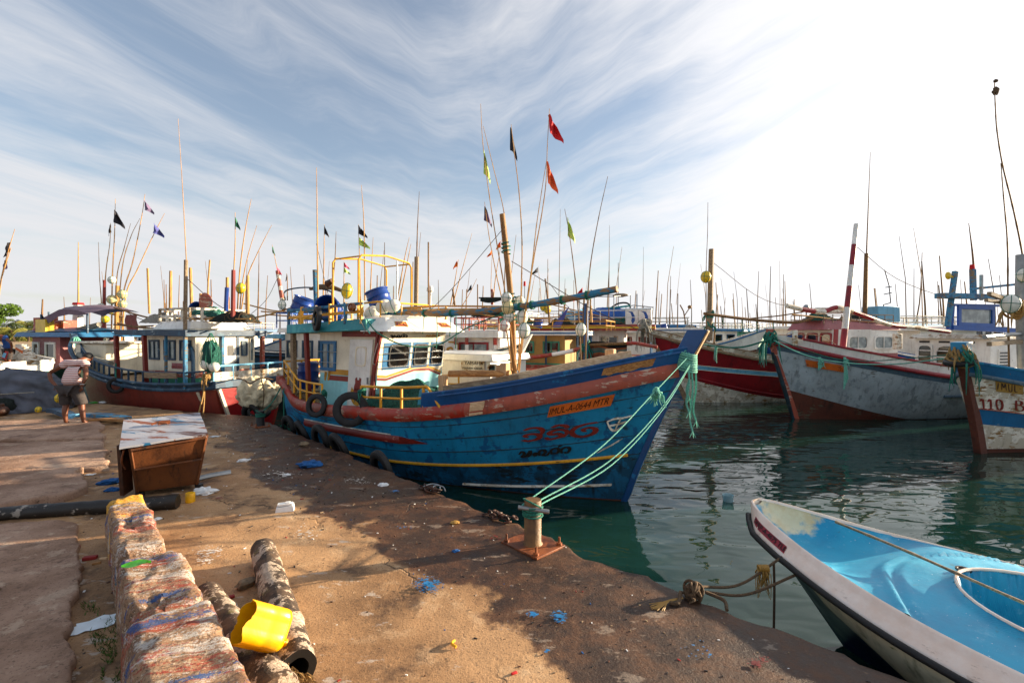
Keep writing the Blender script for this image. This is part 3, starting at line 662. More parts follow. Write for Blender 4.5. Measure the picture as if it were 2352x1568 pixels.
# ---------------------------------------------------------------- main blue boat
def main_boat():
    L=8.0; rk=1.1; Ls=9.05
    prof=[(0,1.78),(.3,1.62),(.7,1.36),(1.9,1.30),(3.1,1.35),(4.6,1.42),(6.25,1.66),(7.7,1.98),(8.9,2.31),(9.1,2.36)]
    b=Boat('fishing_boat','blue wooden fishing boat with red rail and cream wheelhouse tied to the quay bollard','boat',(-4.8,12.45),-33,L,3.0,[(x/9.1,z) for x,z in prof],rake=rk,bowz=2.6,tr=.80,near=-1,um=.42,flare=.74,draft=.6)
    r=b.root; S=-1
    top=lambda u:b.zs(u)
    # overlapping planks: each strake stands a little proud of the one under it
    zy=lambda u:.33+.52*max(0,(u-.4)/.6)**1.7+.10*max(0,.4-u)
    b.band('keel_planking',-b.draft,lambda u:.02,'bottom',k=3)
    b.band('hull',lambda u:.02,zy,'hull_blue_low',k=5,rough=.02)
    n=4
    for k in range(n):
        f0=lambda u,k=k:lerp(zy(u),top(u)-.1,k/n); f1=lambda u,k=k:lerp(zy(u),top(u)-.1,(k+1)/n)
        b.band('side_planking',f0,f1,'hull_blue',off=.006+.010*k,k=3,rough=.015,transom=True)
        b.strip('plank_seam',f0,.008+.010*k,.018,'dkhull',off=0)
    b.strip('yellow_stripe',zy,.035,.05,'yellow',u0=.0,u1=.975)
    b.strip('side_rubbing_strake',lambda u:.80+.03*u,.075,.14,'door_red',u0=.12,u1=.50,sides=(-1,1))
    # tapering tip and white edge of the strake
    mb=MB(); a=b.pt(.50,.815,S,.05); c=b.pt(.50,.745,S,.05); d=b.pt(.50,.885,S,.05); e=b.pt(.575,.80,S,.02); g=b.pt(.5,.745,S,0); h=b.pt(.5,.885,S,0)
    mb.poly([c+V(0,-.025,0),e,d+V(0,-.025,0)]); mb.poly([d+V(0,-.025,0),e,h]); mb.poly([g,e,c+V(0,-.025,0)]); mb.build('strake_tip','door_red',r)
    b.strip('strake_edge',lambda u:.885+.03*u,.045,.022,'white_old',u0=.12,u1=.47,sides=(-1,1))
    # lower spray rail by the forefoot
    b.strip('spray_rail',lambda u:.08+.9*max(0,(u-.66))**1.25,.05,.035,'white_old',u0=.66,u1=.965,sides=(-1,1))
    # heavy rail: fresh red aft, faded forward
    b.strip('rub_rail',lambda u:top(u)-.11,.10,.24,'rail_red',u0=0,u1=.66)
    b.strip('rub_rail',lambda u:top(u)-.11,.10,.235,'rail_faded',u0=.66,u1=.995)
    m=MB(); 
    for uu in (0.672,): 
        q=[b.pt(uu,top(uu)-.23,S,.112),b.pt(uu+.028,top(uu+.028)-.225,S,.112),b.pt(uu+.028,top(uu+.028)+.005,S,.112),b.pt(uu,top(uu)+.005,S,.112)]; m.prism(q,V(0,.03,0))
    m.build('rail_scarf','plank',r,bevel=.01)
    # transom beam across the stern
    m=MB(); m.beam(b.pt(0,1.7,-1,.1)+V(-.03,0,0),b.pt(0,1.7,1,.1)+V(-.03,0,0),.14,.2); m.build('stern_beam','rail_faded',r,bevel=.02)
    # dark blue bulwark plank forward
    bt=lambda u:top(u)+.26-.02*max(0,(u-.9)/.1)
    u0=.553
    b.band('bulwark',lambda u:top(u)+.005,bt,'blue_deep',off=.02,u0=u0,u1=1.0,k=3,rough=.01)
    b.band('bulwark_inside',lambda u:top(u)-.25,bt,'blue_deep',off=-.05,u0=u0,u1=.99,k=2)
    b.strip('bulwark_cap',bt,.045,.045,'blue_deep',off=-.035,u0=u0,u1=1.0)
    b.strip('bulwark_moulding',lambda u:bt(u)-.06,.022,.03,'blue_deep',off=.02,u0=u0+.04,u1=.99)
    # bare broken timber near the bow
    u1_,u2_=.885,.955; m=MB(); rows=[]
    for i in range(13):
        u=lerp(u1_,u2_,i/12); j=.03*noise.noise(V(u*90,0,0)); rows.append([b.pt(u,top(u)+.05+j+(.02 if i<2 else 0),S,.028),b.pt(u,top(u)+.20+j*.6,S,.028)])
    m.grid(rows,flip=False); m.build('bare_timber','barewood',r)
    m=MB(); uu=u0-.006; p=b.pt(uu,0,S,.03)
    m.hexa([V(p.x-.14,p.y,top(uu)-.16),V(p.x+.16,p.y-.0,top(uu)-.16),V(p.x+.16,p.y+.1,top(uu)-.16),V(p.x-.14,p.y+.1,top(uu)-.16),V(p.x-.05,p.y,bt(uu)+.02),V(p.x+.16,p.y,bt(uu)+.02),V(p.x+.16,p.y+.1,bt(uu)+.02),V(p.x-.05,p.y+.1,bt(uu)+.02)]) ; m.build('bulwark_end','skyblue' if 0 else 'hull_blue',r,bevel=.02)
    b.inner(.42,'cream','plank_old')
    # stem, taller post with raw front edge
    rows=[];m=MB()
    for i in range(15):
        z=lerp(-b.draft,2.86,i/14); x=b.stemx(z)+ (0.02 if z>2.4 else 0); w=.04 if z<2.2 else lerp(.04,.085,clamp((z-2.2)/.3)); bk=.05 if z<2.3 else .24
        rows.append([V(x-bk,-w*1.2,z),V(x+.05,-w,z),V(x+.05,w,z),V(x-bk,w*1.2,z)])
    m.grid(rows,cv=True,flip=False,mi=0); m.poly([rows[-1][0]+V(0,0,.0),rows[-1][1]+V(0.0,0,-.06),rows[-1][2]+V(0,0,-.06),rows[-1][3]]); m.build('stem',['blue_deep'],r,angle=30,bevel=.012)
    m=MB(); 
    for (z0,z1) in ((2.42,2.85),): m.beam(V(b.stemx(z0)+.06,0,z0),V(b.stemx(z1)+.07,0,z1),.11,.05); 
    m.build('worn_stem_face','plankz',r,bevel=.01)
    # lettering board
    def onside(u,z,o=.06): 
        p=b.pt(u,z,S,o); q=b.pt(u+.004,z,S,o); k=b.pt(u,z+.03,S,o); n=(q-p).cross(k-p).normalized(); 
        return p,(n if n.y<0 else -n)
    def uz(px,py,o=.06):
        best=None
        for it in range(60,100):
            u=it/100; p=b.pt(u,1.3,S,o); q=b.at(px,py,p.y); e=abs(q.x-p.x)
            if best is None or e<best[0]: best=(e,u,q.z)
        u=best[1]
        for it in range(6):
            p=b.pt(u,best[2],S,o); q=b.at(px,py,p.y); u+=(q.x-p.x)/b.stemx(q.z); best=(0,u,q.z)
        return u,best[2]
    ua,za=uz(1260,946); ub,zb=uz(1408,918)
    hgt=.19
    m=MB(); rows=[]
    for i in range(9):
        u=lerp(ua,ub,i/8); z=lerp(za,zb,i/8); rows.append([b.pt(u,z-hgt/2,S,.062),b.pt(u,z+hgt/2,S,.062)])
    m.grid(rows); brd=m.build('registration_board','orange',r)
    P0,P1=b.pt(ua,za,S,.066),b.pt(ub,zb,S,.066); n=onside((ua+ub)/2,(za+zb)/2)[1]; xd=(P1-P0)
    tm=text_mesh('registration_text','IMUL-A-0644 MTR','lettering',.17,brd,P0+xd*.04+n*.004-V(0,0,.06)*1,xd*.92,V(0,0,1),ext=.002,fit=True,bold=-.001)
    # wrap letters onto the curved side
    for v in tm.data.vertices:
        t=(v.co-P0).dot(xd)/xd.length_squared; u=lerp(ua,ub,t); zz=v.co.z; v.co=b.pt(u,zz,S,.067)
    # hand painted name: large red and smaller black letters
    def fnm(px0,py0,px1,py1,hh):
        ua,za=uz(px0,py0,.03); ub,zb=uz(px1,py1,.03)
        def fn(x,y):
            u=lerp(ua,ub,x); z=lerp(za,zb,x)+(y-.5)*hh; return onside(u,z,.038)
        return fn
    big=[[(.02,.12),(.10,.02),(.22,.10),(.26,.30),(.20,.48),(.10,.50),(.04,.40),(.08,.28)],[(.02,.80),(.10,.93),(.22,.90),(.28,.70),(.27,.45)],
         [(.34,.20),(.40,.04),(.50,.10),(.56,.22),(.50,.40),(.42,.36),(.38,.50),(.46,.66),(.58,.62),(.62,.40),(.58,.12)],[(.40,.86),(.48,1.0),(.58,.90),(.60,.74)],
         [(.98,.98),(.84,.92),(.72,.74),(.68,.45),(.74,.15),(.86,.05),(.97,.22),(.98,.50),(.90,.66),(.82,.55),(.85,.40)]]
    strokes('boat_name',big,'door_red',r,fnm(1200,998,1372,985,.25),w=.10)
    sm_=[[(0,.5),(.04,.85),(.10,.55),(.06,.2),(.12,.1),(.17,.45),(.20,.85),(.23,.4),(.18,.1)],[(.28,.35),(.31,.55),(.34,.35),(.31,.15),(.28,.35)],
         [(.40,.15),(.38,.6),(.44,.85),(.50,.5),(.46,.15),(.54,.1),(.57,.5)],[(.62,.2),(.60,.7),(.68,.9),(.74,.6),(.70,.2),(.65,.35)],[(.72,1.0),(.76,1.2)],[(.80,.2),(.79,.7),(.87,.9),(.93,.6),(.90,.15),(.84,.35)]]
    strokes('home_port_name',sm_,'lettering',r,fnm(1193,1043,1318,1032,.15),w=.16*.5)
    # white painted wheel emblem and bare patches by the bow
    fw=fnm(1395,968,1452,958,.30)
    arc=[[(t_/10,.5+.0-.62*math.sin(PI*t_/10)) for t_ in range(0,11)],[(0,.5),(.3,.6),(.6,.55),(1,.6)],[(.55,.55),(.5,.2),(.5,-.1)],[(.5,.22),(.15,.22)],[(.5,.22),(.85,.3)]]
    strokes('wheel_emblem',arc,'white_old',r,fw,w=.09)
    strokes('scraped_paint',[[(0,0),(.3,.25),(.6,.4),(1,1)],[(.1,.3),(.4,.35),(.9,.6)]],'white_old',r,fnm(1375,1035,1425,1012,.06),w=.3)
    # ---------------- wheelhouse
    z0=1.02; z1=2.86; W=1.0; x0,x1=1.18,2.94
    q=house(r,x0,x1,W,z0,z1,'cream',lean1=.26,zsplit=1.92,mat2='aqua',name='wheelhouse_wall')
    # roof: teal fascia aft, white visor forward
    m=MB(); m.hexa([V(.42,-1.34,2.80),V(3.1,-1.34,2.87),V(3.1,1.34,2.87),V(.42,1.34,2.80),V(.42,-1.34,3.0),V(3.05,-1.30,3.10),V(3.05,1.30,3.10),V(.42,1.34,3.0)]); m.build('roof','teal',r,bevel=.015)
    m=MB(); m.hexa([V(2.95,-1.36,2.84),V(3.62,-1.22,2.84),V(3.62,1.22,2.84),V(2.95,1.36,2.84),V(2.7,-.98,3.13),V(3.28,-.95,3.13),V(3.28,.95,3.13),V(2.7,.98,3.13)])
    m.hexa([V(2.6,-1.0,3.12),V(3.26,-.93,3.12),V(3.26,.93,3.12),V(2.6,1.0,3.12),V(2.7,-.8,3.19),V(3.15,-.75,3.19),V(3.15,.75,3.19),V(2.7,.8,3.19)]); m.build('visor','white',r,bevel=.025)
    # small emblems on the visor slope
    A=[V(3.62,-1.22,2.84),V(3.62,1.22,2.84),V(3.28,.95,3.13),V(3.28,-.95,3.13)]
    for a0 in (.1,.72):
        qq=subquad(A,a0,a0+.16,.35,.72); n=qnorm(qq); mm=MB(); mm.poly([p+n*.006 for p in qq]); e=mm.build('visor_emblem','gold',r); mm=MB(); mm.poly([p+n*.010 for p in subquad(qq,.08,.92,.12,.88)]); mm.build('emblem_field','door_red',e)
        strokes('emblem_mark',[[(.2,.2),(.35,.7),(.5,.4),(.65,.75),(.8,.25)]],'gold',e,lambda x,y,qq=qq,n=n:(wallpt(qq,x,y)+n*.012,n),w=.12)
    # front windows
    fr=q['fore']; n=qnorm(fr)
    for (a0,a1,mm_) in ((.05,.44,0),(.47,.72,0),(.755,.98,0)):
        w=subquad(fr,a0,a1,.555,.865); m=MB(); m.poly([p+n*.006 for p in w]); m.build('window_surround','frame_blue',r)
        window(r,subquad(w,.20 if a0<.1 else .10,.93,.10,.93),'black','glass_dark',fw=.02,th=.02,out=.008,rnd=True)
    m=MB()
    for c_ in (.585,.665,.745,.825): m.tube([wallpt(fr,.03,c_)+n*.05,wallpt(fr,.99,c_)+n*.05],.008,6)
    m.build('window_guard_bars','steel',r)
    # painted chevrons beneath the windows
    def chev(off,mat,nm):
        pts=[(.0,.49),(.12,.475),(.52,.56),(.76,.555),(.98,.47)]
        mm=MB(); 
        for i in range(4):
            a,b_=pts[i],pts[i+1]; mm.poly([wallpt(fr,a[0],a[1]+off-.014)+n*.005,wallpt(fr,b_[0],b_[1]+off-.014)+n*.005,wallpt(fr,b_[0],b_[1]+off+.014)+n*.005,wallpt(fr,a[0],a[1]+off+.014)+n*.005])
        mm.build(nm,mat,r)
    chev(0.0,'gold','painted_line'); chev(-.033,'door_red','painted_line')
    strokes('wheelhouse_name',sm_,'lettering',r,lambda x,y:(wallpt(fr,.13+.25*x,.915+.045*y)+n*.004,n),w=.10)
    strokes('wheelhouse_name',[[(0,.3),(.1,.8),(.2,.3),(.3,.8),(.4,.3)],[(.45,.3),(.55,.9),(.65,.4),(.5,.3)],[(.7,.3),(.8,.9),(1,.7),(.9,.2),(.8,.4)]],'gold',r,lambda x,y:(wallpt(fr,.66+.22*x,.915+.045*y)+n*.004,n),w=.13)
    m=MB(); m.lathe(wallpt(fr,.17,.25)+n*.004,[(0,0),(.045,0.0),(.045,.008),(.0,.008)],16,rot=n.to_track_quat('Z','Y').to_matrix()); m.build('drain_hole','black',r)
    # side wall: door, window, trims
    sd=q['stb']; n=qnorm(sd)
    window(r,subquad(sd,.02,.30,.52,.88),'frame_blue','glass_pale',fw=.07,th=.03,mull=1)
    m=MB()
    for c_ in (.62,.75): m.tube([wallpt(sd,0,c_)+n*.05,wallpt(sd,.33,c_)+n*.05],.008,6)
    m.build('window_guard_bars','steel',r)
    m=MB(); m.prism(subquad(sd,.40,.93,.93,.99),n*.03); m.beam(wallpt(sd,.93,.0)+n*.015,wallpt(sd,.96,.96)+n*.015,.06,.06); m.build('door_frame','door_red',r)
    dq=subquad(sd,.54,.90,.10,.90); m=MB(); m.prism(dq,n*.035); door=m.build('door','white',r,bevel=.008)
    window(door,subquad(dq,.3,.78,.62,.90),'cream','glass_pale',fw=.02,th=.05,name='door_window',rnd=True)
    strokes('door_emblem',[[(.25,.30),(.2,.2),(.35,.12),(.5,.1),(.65,.12),(.8,.2),(.75,.32)],[(.3,.28),(.3,.2),(.5,.16),(.7,.2),(.68,.3)]],'gold',door,lambda x,y:(wallpt(dq,x,y)+n*.04,n),w=.09)
    strokes('door_emblem',[[(.4,.45),(.42,.36),(.38,.26),(.5,.22),(.62,.26),(.58,.36),(.6,.45)],[(.5,.42),(.5,.24)]],'door_red',door,lambda x,y:(wallpt(dq,x,y)+n*.04,n),w=.14)
    m=MB(); m.box(wallpt(dq,.95,.42)+n*.05,(.03,.03,.14)); m.build('handle','galv',door)
    for (c0,c1,mt) in ((.535,.60,'gold'),(.465,.525,'door_red')):
        m=MB(); m.poly([p+n*.005 for p in subquad(sd,.16,.53,c0-.06,c1-.06)]); m.build('painted_band',mt,r)
    strokes('painted_flame',[[(.1,.40),(.12,.50),(.1,.44)],[(.16,.40),(.19,.53),(.17,.44)]],'gold',r,lambda x,y:(wallpt(sd,x,y)+n*.006,n),w=.05)
    m=MB(); m.tube([wallpt(sd,.985,.86)+n*.04,wallpt(sd,.955,.66)+n*.07,wallpt(sd,.975,.62)+n*.05],.012,6,sm=5); m.build('grab_rail','steel',r)
    fr2=q['fore']; 
    # posts under the overhang
    m=MB(); pz=b.at(735,883,-1.05); 
    m.beam(V(.98,-1.12,1.05),V(.93,-1.18,2.82),.09,.09); m.build('roof_post','door_red',r,bevel=.01)
    m=MB(); m.beam(V(.50,-1.2,1.25),V(.47,-1.2,2.80),.10,.10); m.build('roof_post','plank_old',r,bevel=.01); m=MB(); m.beam(V(.5,1.2,1.25),V(.47,1.2,2.8),.1,.1); m.build('roof_post','plank_old',r,bevel=.01)
    m=MB(); m.beam(V(2.98,-1.02,1.0),V(3.0,-1.02,1.96),.05,.05); m.beam(V(3.0,-1.02,1.96),V(3.22,-1.02,2.84),.045,.045,mi=0); m.build('corner_post','door_red',r)
    # roof rails of weathered timber
    zt=3.02; m=MB(); my=MB()
    for (ya,yb) in ((-1.30,-1.30),(1.30,1.30)):
        for zz,ob in ((.30,m),(.14,my)): ob.beam(V(.4,ya,zt+zz),V(3.0,yb,zt+zz+.09),.045,.06)
        for k in range(6):
            x=.45+k*.5; (my if k%2 else m).beam(V(x,ya,zt-.02),V(x,ya,zt+.36+.018*k),.06,.05)
    m.beam(V(.4,-1.3,zt+.3),V(.4,1.3,zt+.3),.045,.06); my.beam(V(.4,-1.3,zt+.14),V(.4,1.3,zt+.14),.045,.05)
    for k in range(5): my.beam(V(.4,-1.0+k*.5,zt-.02),V(.4,-1.0+k*.5,zt+.33),.05,.05)
    m.build('roof_rail','bluewood',r,bevel=.006); my.build('roof_rail','yellow',r,bevel=.006)
    # high yellow tube frame
    m=MB()
    for x in (1.37,2.25):
        m.tube([V(x,-.8,3.0),V(x,-.8,4.42),V(x,-.72,4.52),V(x,0,4.60),V(x,.72,4.52),V(x,.8,4.42),V(x,.8,3.0)],.022,8)
    for y in (-.75,.75): m.tube([V(1.37,y,4.50),V(2.25,y,4.50)],.018,8)
    m.build('tube_frame','yellow',r)
    m=MB()
    for z in (3.38,):
        m.tube([V(1.0,-.95,z),V(3.0,-.95,z+.08),V(3.05,-.9,z+.08),V(3.05,.9,z+.08),V(3.0,.95,z+.08),V(1.0,.95,z)],.02,7)
    for (x,y) in ((1.0,-.95),(1.7,-.95),(2.4,-.95),(3.05,-.9),(3.05,-.3),(3.05,.3),(3.05,.9),(2.4,.95),(1.7,.95),(1.0,.95)): m.tube([V(x,y,3.03),V(x,y,3.42)],.016,6)
    m.build('roof_railing','yellow',r)
    # aft and side rails on the bulwark
    tp=lambda x:b.zs(x/9.0)
    def sidepath(px): return [V(x,-b.hb(x/ (L+.6),tp(x))-.02,tp(x)+.0) for x in px]
    railing(r,[V(.02,-1.15,1.74),V(.25,-1.22,1.66),V(.75,-1.27,1.34),V(1.25,-1.36,1.31),V(1.86,-1.43,1.30)],.42,6,'yellow',r=.024,mids=1)
    railing(r,[V(.02,-1.15,1.78),V(.0,0,1.78),V(.02,1.15,1.78)],.36,5,'yellow',r=.024,mids=1)
    railing(r,[V(.02,1.15,1.74),V(.75,1.27,1.34),V(1.9,1.43,1.30),V(3.2,1.47,1.35)],.42,9,'yellow',r=.024,mids=1)
    p0=b.at(831,935,-1.45).x; p1=b.at(985,940,-1.45).x
    pr=[V(x,-1.46,tp(x)+.0) for x in (p0,lerp(p0,p1,.33),lerp(p0,p1,.66),p1-.12)]
    o=railing(r,pr,.41,3,'yellow',r=.027,mids=1)
    m=MB(); e=pr[-1]+V(0,0,.41); m.tube([e,e+V(.12,0,-.03),e+V(.42,.02,-.40)],.027,7,sm=4); m.build('rail_end','yellow',r)
    # timber gallows and boards on the foredeck
    def bt_(x): return b.zs(x/9.05)+.26
    m=MB(); A=b.at(1020,905,-1.15); 
    m.beam(V(A.x,-1.15,1.35),V(A.x-.03,-1.15,2.05),.14,.12); m.build('timber_post','plankz',r,bevel=.015); m=MB(); a2=b.at(1160,860,-.75); m.beam(V(a2.x+.02,-.75,1.5),V(a2.x,-.75,2.28),.15,.13); m.build('timber_post','plankz',r,bevel=.015); m=MB(); a3=b.at(1093,870,-.95); m.beam(V(a3.x,-.2,1.5),V(a3.x,-.2,2.2),.12,.1); m.build('timber_post','plankz',r,bevel=.015)
    m=MB(); c=b.at(1032,858,-1.0); d=b.at(1172,858,-.75); m.tube([c,d],.062,10); m.build('cross_log','barewood',r)
    m=MB(); c=b.at(1018,894,-1.2); d=b.at(1192,868,-1.1); m.beam(c,d,.04,.13); m.build('deck_board','plank_old',r,bevel=.006)
    c=b.at(1172,874,-.95); d=b.at(1452,819,-.28); m=MB(); m.beam(c,d,.04,.21); 
    m.build('long_board','plank',r,bevel=.006)
    m=MB(); c=b.at(1402,815,-.15); m.box(c,(.16,.14,.2)); c=b.at(1147,845,.6); m.box(b.at(1430,818,.1),(.14,.12,.16)); m.build('bitt','plankz',r,bevel=.02)
    # mast and boom
    xm=5.72; m=MB(); tp_=b.at(1158,494,0.12); m.tube([V(xm+.05,0,1.2),V(xm,0,3.2),V(tp_.x,.05,tp_.z)],[.07,.062,.056],10,sm=5); mast=m.build('mast','mast_wood',r)
    m=MB()
    for z in (4.35,3.35,3.0,2.1):
        m=MB(); m.tube([V(lerp(xm,tp_.x,clamp((z-3.2)/(tp_.z-3.2)))+.085*math.cos(t),.085*math.sin(t)+.03,z+.012*t) for t in [k*.5 for k in range(38)]],.014,5); m.build('lashing','rope_green',mast)
    pts=[b.at(px,py,0) for px,py in ((905,716),(1000,720),(1090,718),(1175,709),(1255,697),(1340,682),(1424,665))]
    pts=[p+V(0,-.13,0) for p in pts]; m=MB(); m.tube(pts,lambda t:.062+.006*math.sin(t*37),12,sm=6); bm=m.build('boom','boom_paint',r)
    m=MB()
    for t in (.05,.14,.27,.5,.58,.62,.76,.88):
        p=spline(pts,6)[int(t*36)]
        m=MB(); m.torus(p,(1,.1,.05),.072,.014,16,6); m.torus(p+V(.04,0,0),(1,-.1,.1),.072,.012,16,6)
        if t<.4: m.tube([p,p+V(.02,-.05,-.25),p+V(.0,-.05,-.4-.3*t)],.009,5,sm=4)
        m.build('lashing','rope_green',bm)
    for (pa,pb) in (((1005,703),(1160,704)),((920,712),(1155,709)),):
        m=MB(); m.tube([b.at(pa[0]-80,pa[1]+4,.35),b.at(pa[0],pa[1],.3),b.at(pb[0],pb[1],.15)],.02,7,sm=5); m.build('bamboo_spar','bamboo',r)
    # lines over the front of the wheelhouse
    def hang(mat,pts,rr=.011):
        mm=MB(); mm.tube(pts,rr,5,sm=6); mm.build('rigging_line',mat,r)
    hang('rope_green',[b.at(842,733,-1.3),b.at(868,764,-1.3),b.at(930,793,-1.0)+V(.0,0,0),b.at(1005,792,-.4),b.at(1075,752,0),b.at(1165,716,0)],.014)
    hang('rope_teal',[b.at(840,733,-1.35),b.at(842,752,-1.38),b.at(850,766,-1.38)],.014)
    hang('rope_grey',[b.at(822,728,-1.36),b.at(838,756,-1.38),b.at(835,766,-1.36)],.008)
    for px in (1003,1047): hang('rope_green',[b.at(px,716,-.1),b.at(px+1,760,-.1),b.at(px-1,800,-.1)],.010)
    # blue post aft of the frame with whip
    m=MB(); c=b.at(724,620,-.2); d=b.at(729,760,-.2); m.tube([d,c],.065,8); m.build('mast','bluewood',r)
    m=MB(); m.tube([b.at(731,740,-.25),b.at(729,560,-.25),b.at(727,385,-.25)],[.028,.018,.006],6,sm=6); m.build('whip_pole','bamboo',r)
    for px,y1,mt in ((912,600,'galv'),(984,556,'bamboo_dk')):
        m=MB(); m.tube([b.at(px,700,-.4),b.at(px,y1,-.4)],.016,6); m.build('aerial_pole',mt,r)
    m=MB(); c=b.at(988,668,-.3); m.lathe(c,[(.0,.1),(.04,.1),(.07,.05),(.075,0),(.05,-.02),(.03,-.05),(.03,-.3)],12); m.build('satellite_dome','white',r)
    m=MB(); c=b.at(810,706,-1.36); m.ell(c,(.085,.06,.085),16,10); m.torus(c+V(0,-.04,0),(0,1,0),.082,.014,20,6); m.build('deck_lamp','amber',r)
    m=MB(); c=b.at(758,648,-.75); m.lathe(c,[(0,.09),(.055,.09),(.07,-.02),(.085,-.1),(0,-.1)],12,rot=Matrix.Rotation(1.2,3,'Y')); m.build('deck_lamp','rust_dark',r)
    # name on hull quarter
    return b
A=main_boat()
# loads and gear carried on the blue boat
def drum(c,r_,h,rot,label,group='blue plastic drums on the boat roofs',mat='drum_blue',open_=True):
    e=empty('drum',c,label,'drum',group); m=MB(); rt=rot
    pr=[(.0,-h/2),(r_*.92,-h/2),(r_,-h/2+.03),(r_*.99,-h*.2),(r_*1.03,-h*.17),(r_*.99,-h*.14),(r_*.99,h*.14),(r_*1.03,h*.17),(r_*.99,h*.2),(r_*.97,h/2-.05),(r_*1.05,h/2-.04),(r_*1.05,h/2-.01),(r_*.95,h/2),(r_*.9,h/2-.02),(r_*.9,-h/2+.08),(0,-h/2+.08)]
    m.lathe((0,0,0),pr,24,rot=rt); m.build('shell',mat,e,angle=50); m=MB(); m.torus(rt@V(0,0,h*.17),rt@V(0,0,1),r_*1.035,.008,28,5); m.torus(rt@V(0,0,-h*.17),rt@V(0,0,1),r_*1.035,.008,28,5); m.build('hoop','drum_blue',e); return e
RY=lambda a:Matrix.Rotation(a,3,'Y')
RX=lambda a:Matrix.Rotation(a,3,'X')
drum(A.wld(A.at(872,690,.2)),.27,.55,RY(-.35),'blue plastic drum tilted inside the yellow rails on the wheelhouse roof')
drum(A.wld(A.at(757,712,-.3)),.28,.6,RY(.2)@RX(PI/2-.3),'blue drum lying with its open mouth towards the quay behind the roof tyre')
drum(A.wld(A.at(748,706,.5)),.24,.5,RY(.1),'blue drum standing behind the lying drum on the roof')
drum(A.wld(A.at(893,716,.5)),.22,.34,RY(.1),'short blue drum under the white floats on the wheelhouse roof')
drum(A.wld(A.at(708,862,-.75)),.24,.62,RY(0),'dark blue drum lashed with rope on the stern deck by the yellow rail')
G1='floats lying on the wheelhouse roof'
for (px,py,rr,lb) in ((855,719,.15,'white float lying nearest the teal roof edge, lashed with rope'),(882,704,.15,'white float resting on the bamboo spars, left one of the touching pair'),(903,703,.14,'white float resting on the bamboo spars, right one of the touching pair')):
    floatbuoy('float',A.wld(A.at(px,py,-.75)),rr,'float_white',lb,G1,tilt=1.2)
G2='floats strung up at the boat mast'
for (px,py,rr,mt,lg,y,lb) in ((1164,684,.105,'float_white',1.0,-.3,'topmost white float above the big yellow one at the mast'),(1166,706,.115,'float_cream',1.15,-.3,'large yellowed float hanging left of the mast over the boom'),(1168.5,728,.10,'float_white',1.0,-.25,'round white float hanging right under the yellowed one'),(1160,747,.095,'float_white',1.15,-.4,'white float bound with red cord at the foot of the float string'),
    (1194,692,.105,'float_white',1.0,.1,'white float resting on the boom right of the mast'),(1200,728,.11,'float_white',1.3,-.1,'long white float just under the boom right of the mast'),(1204,759,.11,'float_white',1.3,-.35,'lowest long white float with blue and yellow cords by the mast')):
    floatbuoy('float',A.wld(A.at(px,py,y)),rr,mt,lb,G2,long=lg,rope='crimson' if 'red cord' in lb else 'rope_green')
# marker poles bundled at the mast
def apts(l,y=0): return [A.wld(A.at(px,py,y)) for px,py in l]
GM='marker poles bundled at the mast of the blue boat'
marker(apts([(1104,239),(1109,330),(1124,450),(1143,570),(1163,690),(1186,858)],-.1),flags=[(A.wld(A.at(1111,345,-.1)),'flag_lime',.16,.55,1)],label='tallest bamboo pole at the mast with a thin pale green flag',group=GM)
marker(apts([(1110,290),(1132,380),(1158,490),(1172,620),(1180,700),(1184,850)],.1),label='bare bamboo pole crossing behind the split top of the mast',group=GM)
marker(apts([(1174,286),(1181,350),(1192,440),(1199,560),(1196,700),(1190,850)],-.12),flags=[(A.wld(A.at(1172,290,-.12)),'flag_black',.16,.55,1)],label='bamboo pole with a large black flag furled at its top',group=GM)
marker(apts([(1262,250),(1257,340),(1254,420),(1243,500),(1225,600),(1208,720),(1192,855)],-.05),flags=[(A.wld(A.at(1261,262,-.05)),'flag_red',.30,.45,1)],label='bamboo pole leaning right with a bright red flag',group=GM)
marker(apts([(1256,365),(1244,440),(1232,520),(1222,610),(1206,720),(1189,850)],-.2),flags=[(A.wld(A.at(1257,370,-.2)),'flag_orange',.22,.5,1)],label='bamboo pole with a faded orange flag below the red one',group=GM)
marker(apts([(1113,464),(1123,540),(1140,630),(1155,700),(1176,850)],-.3),flags=[(A.wld(A.at(1112,470,-.3)),'flag_purple',.18,.36,1)],label='shorter pole with a dark ragged flag left of the mast',group=GM)
marker(apts([(1396,405),(1375,500),(1356,610),(1348,720),(1344,870)],.6),label='bare dark pole leaning right beside the painted blue post',group='poles at the painted blue post',mat='bamboo_dk')
marker(apts([(1297,480),(1308,540),(1321,640),(1330,740),(1336,850)],.6),flags=[(A.wld(A.at(1303,500,.6)),'flag_lime',.18,.42,1)],label='pole with a lime green flag above the single hanging float',group='poles at the painted blue post',mat='bamboo_dk')
floatbuoy('float',A.wld(A.at(1334,757,.55)),.10,'float_white','single ribbed white float on the pole beside the painted blue post','poles at the painted blue post',long=1.3)
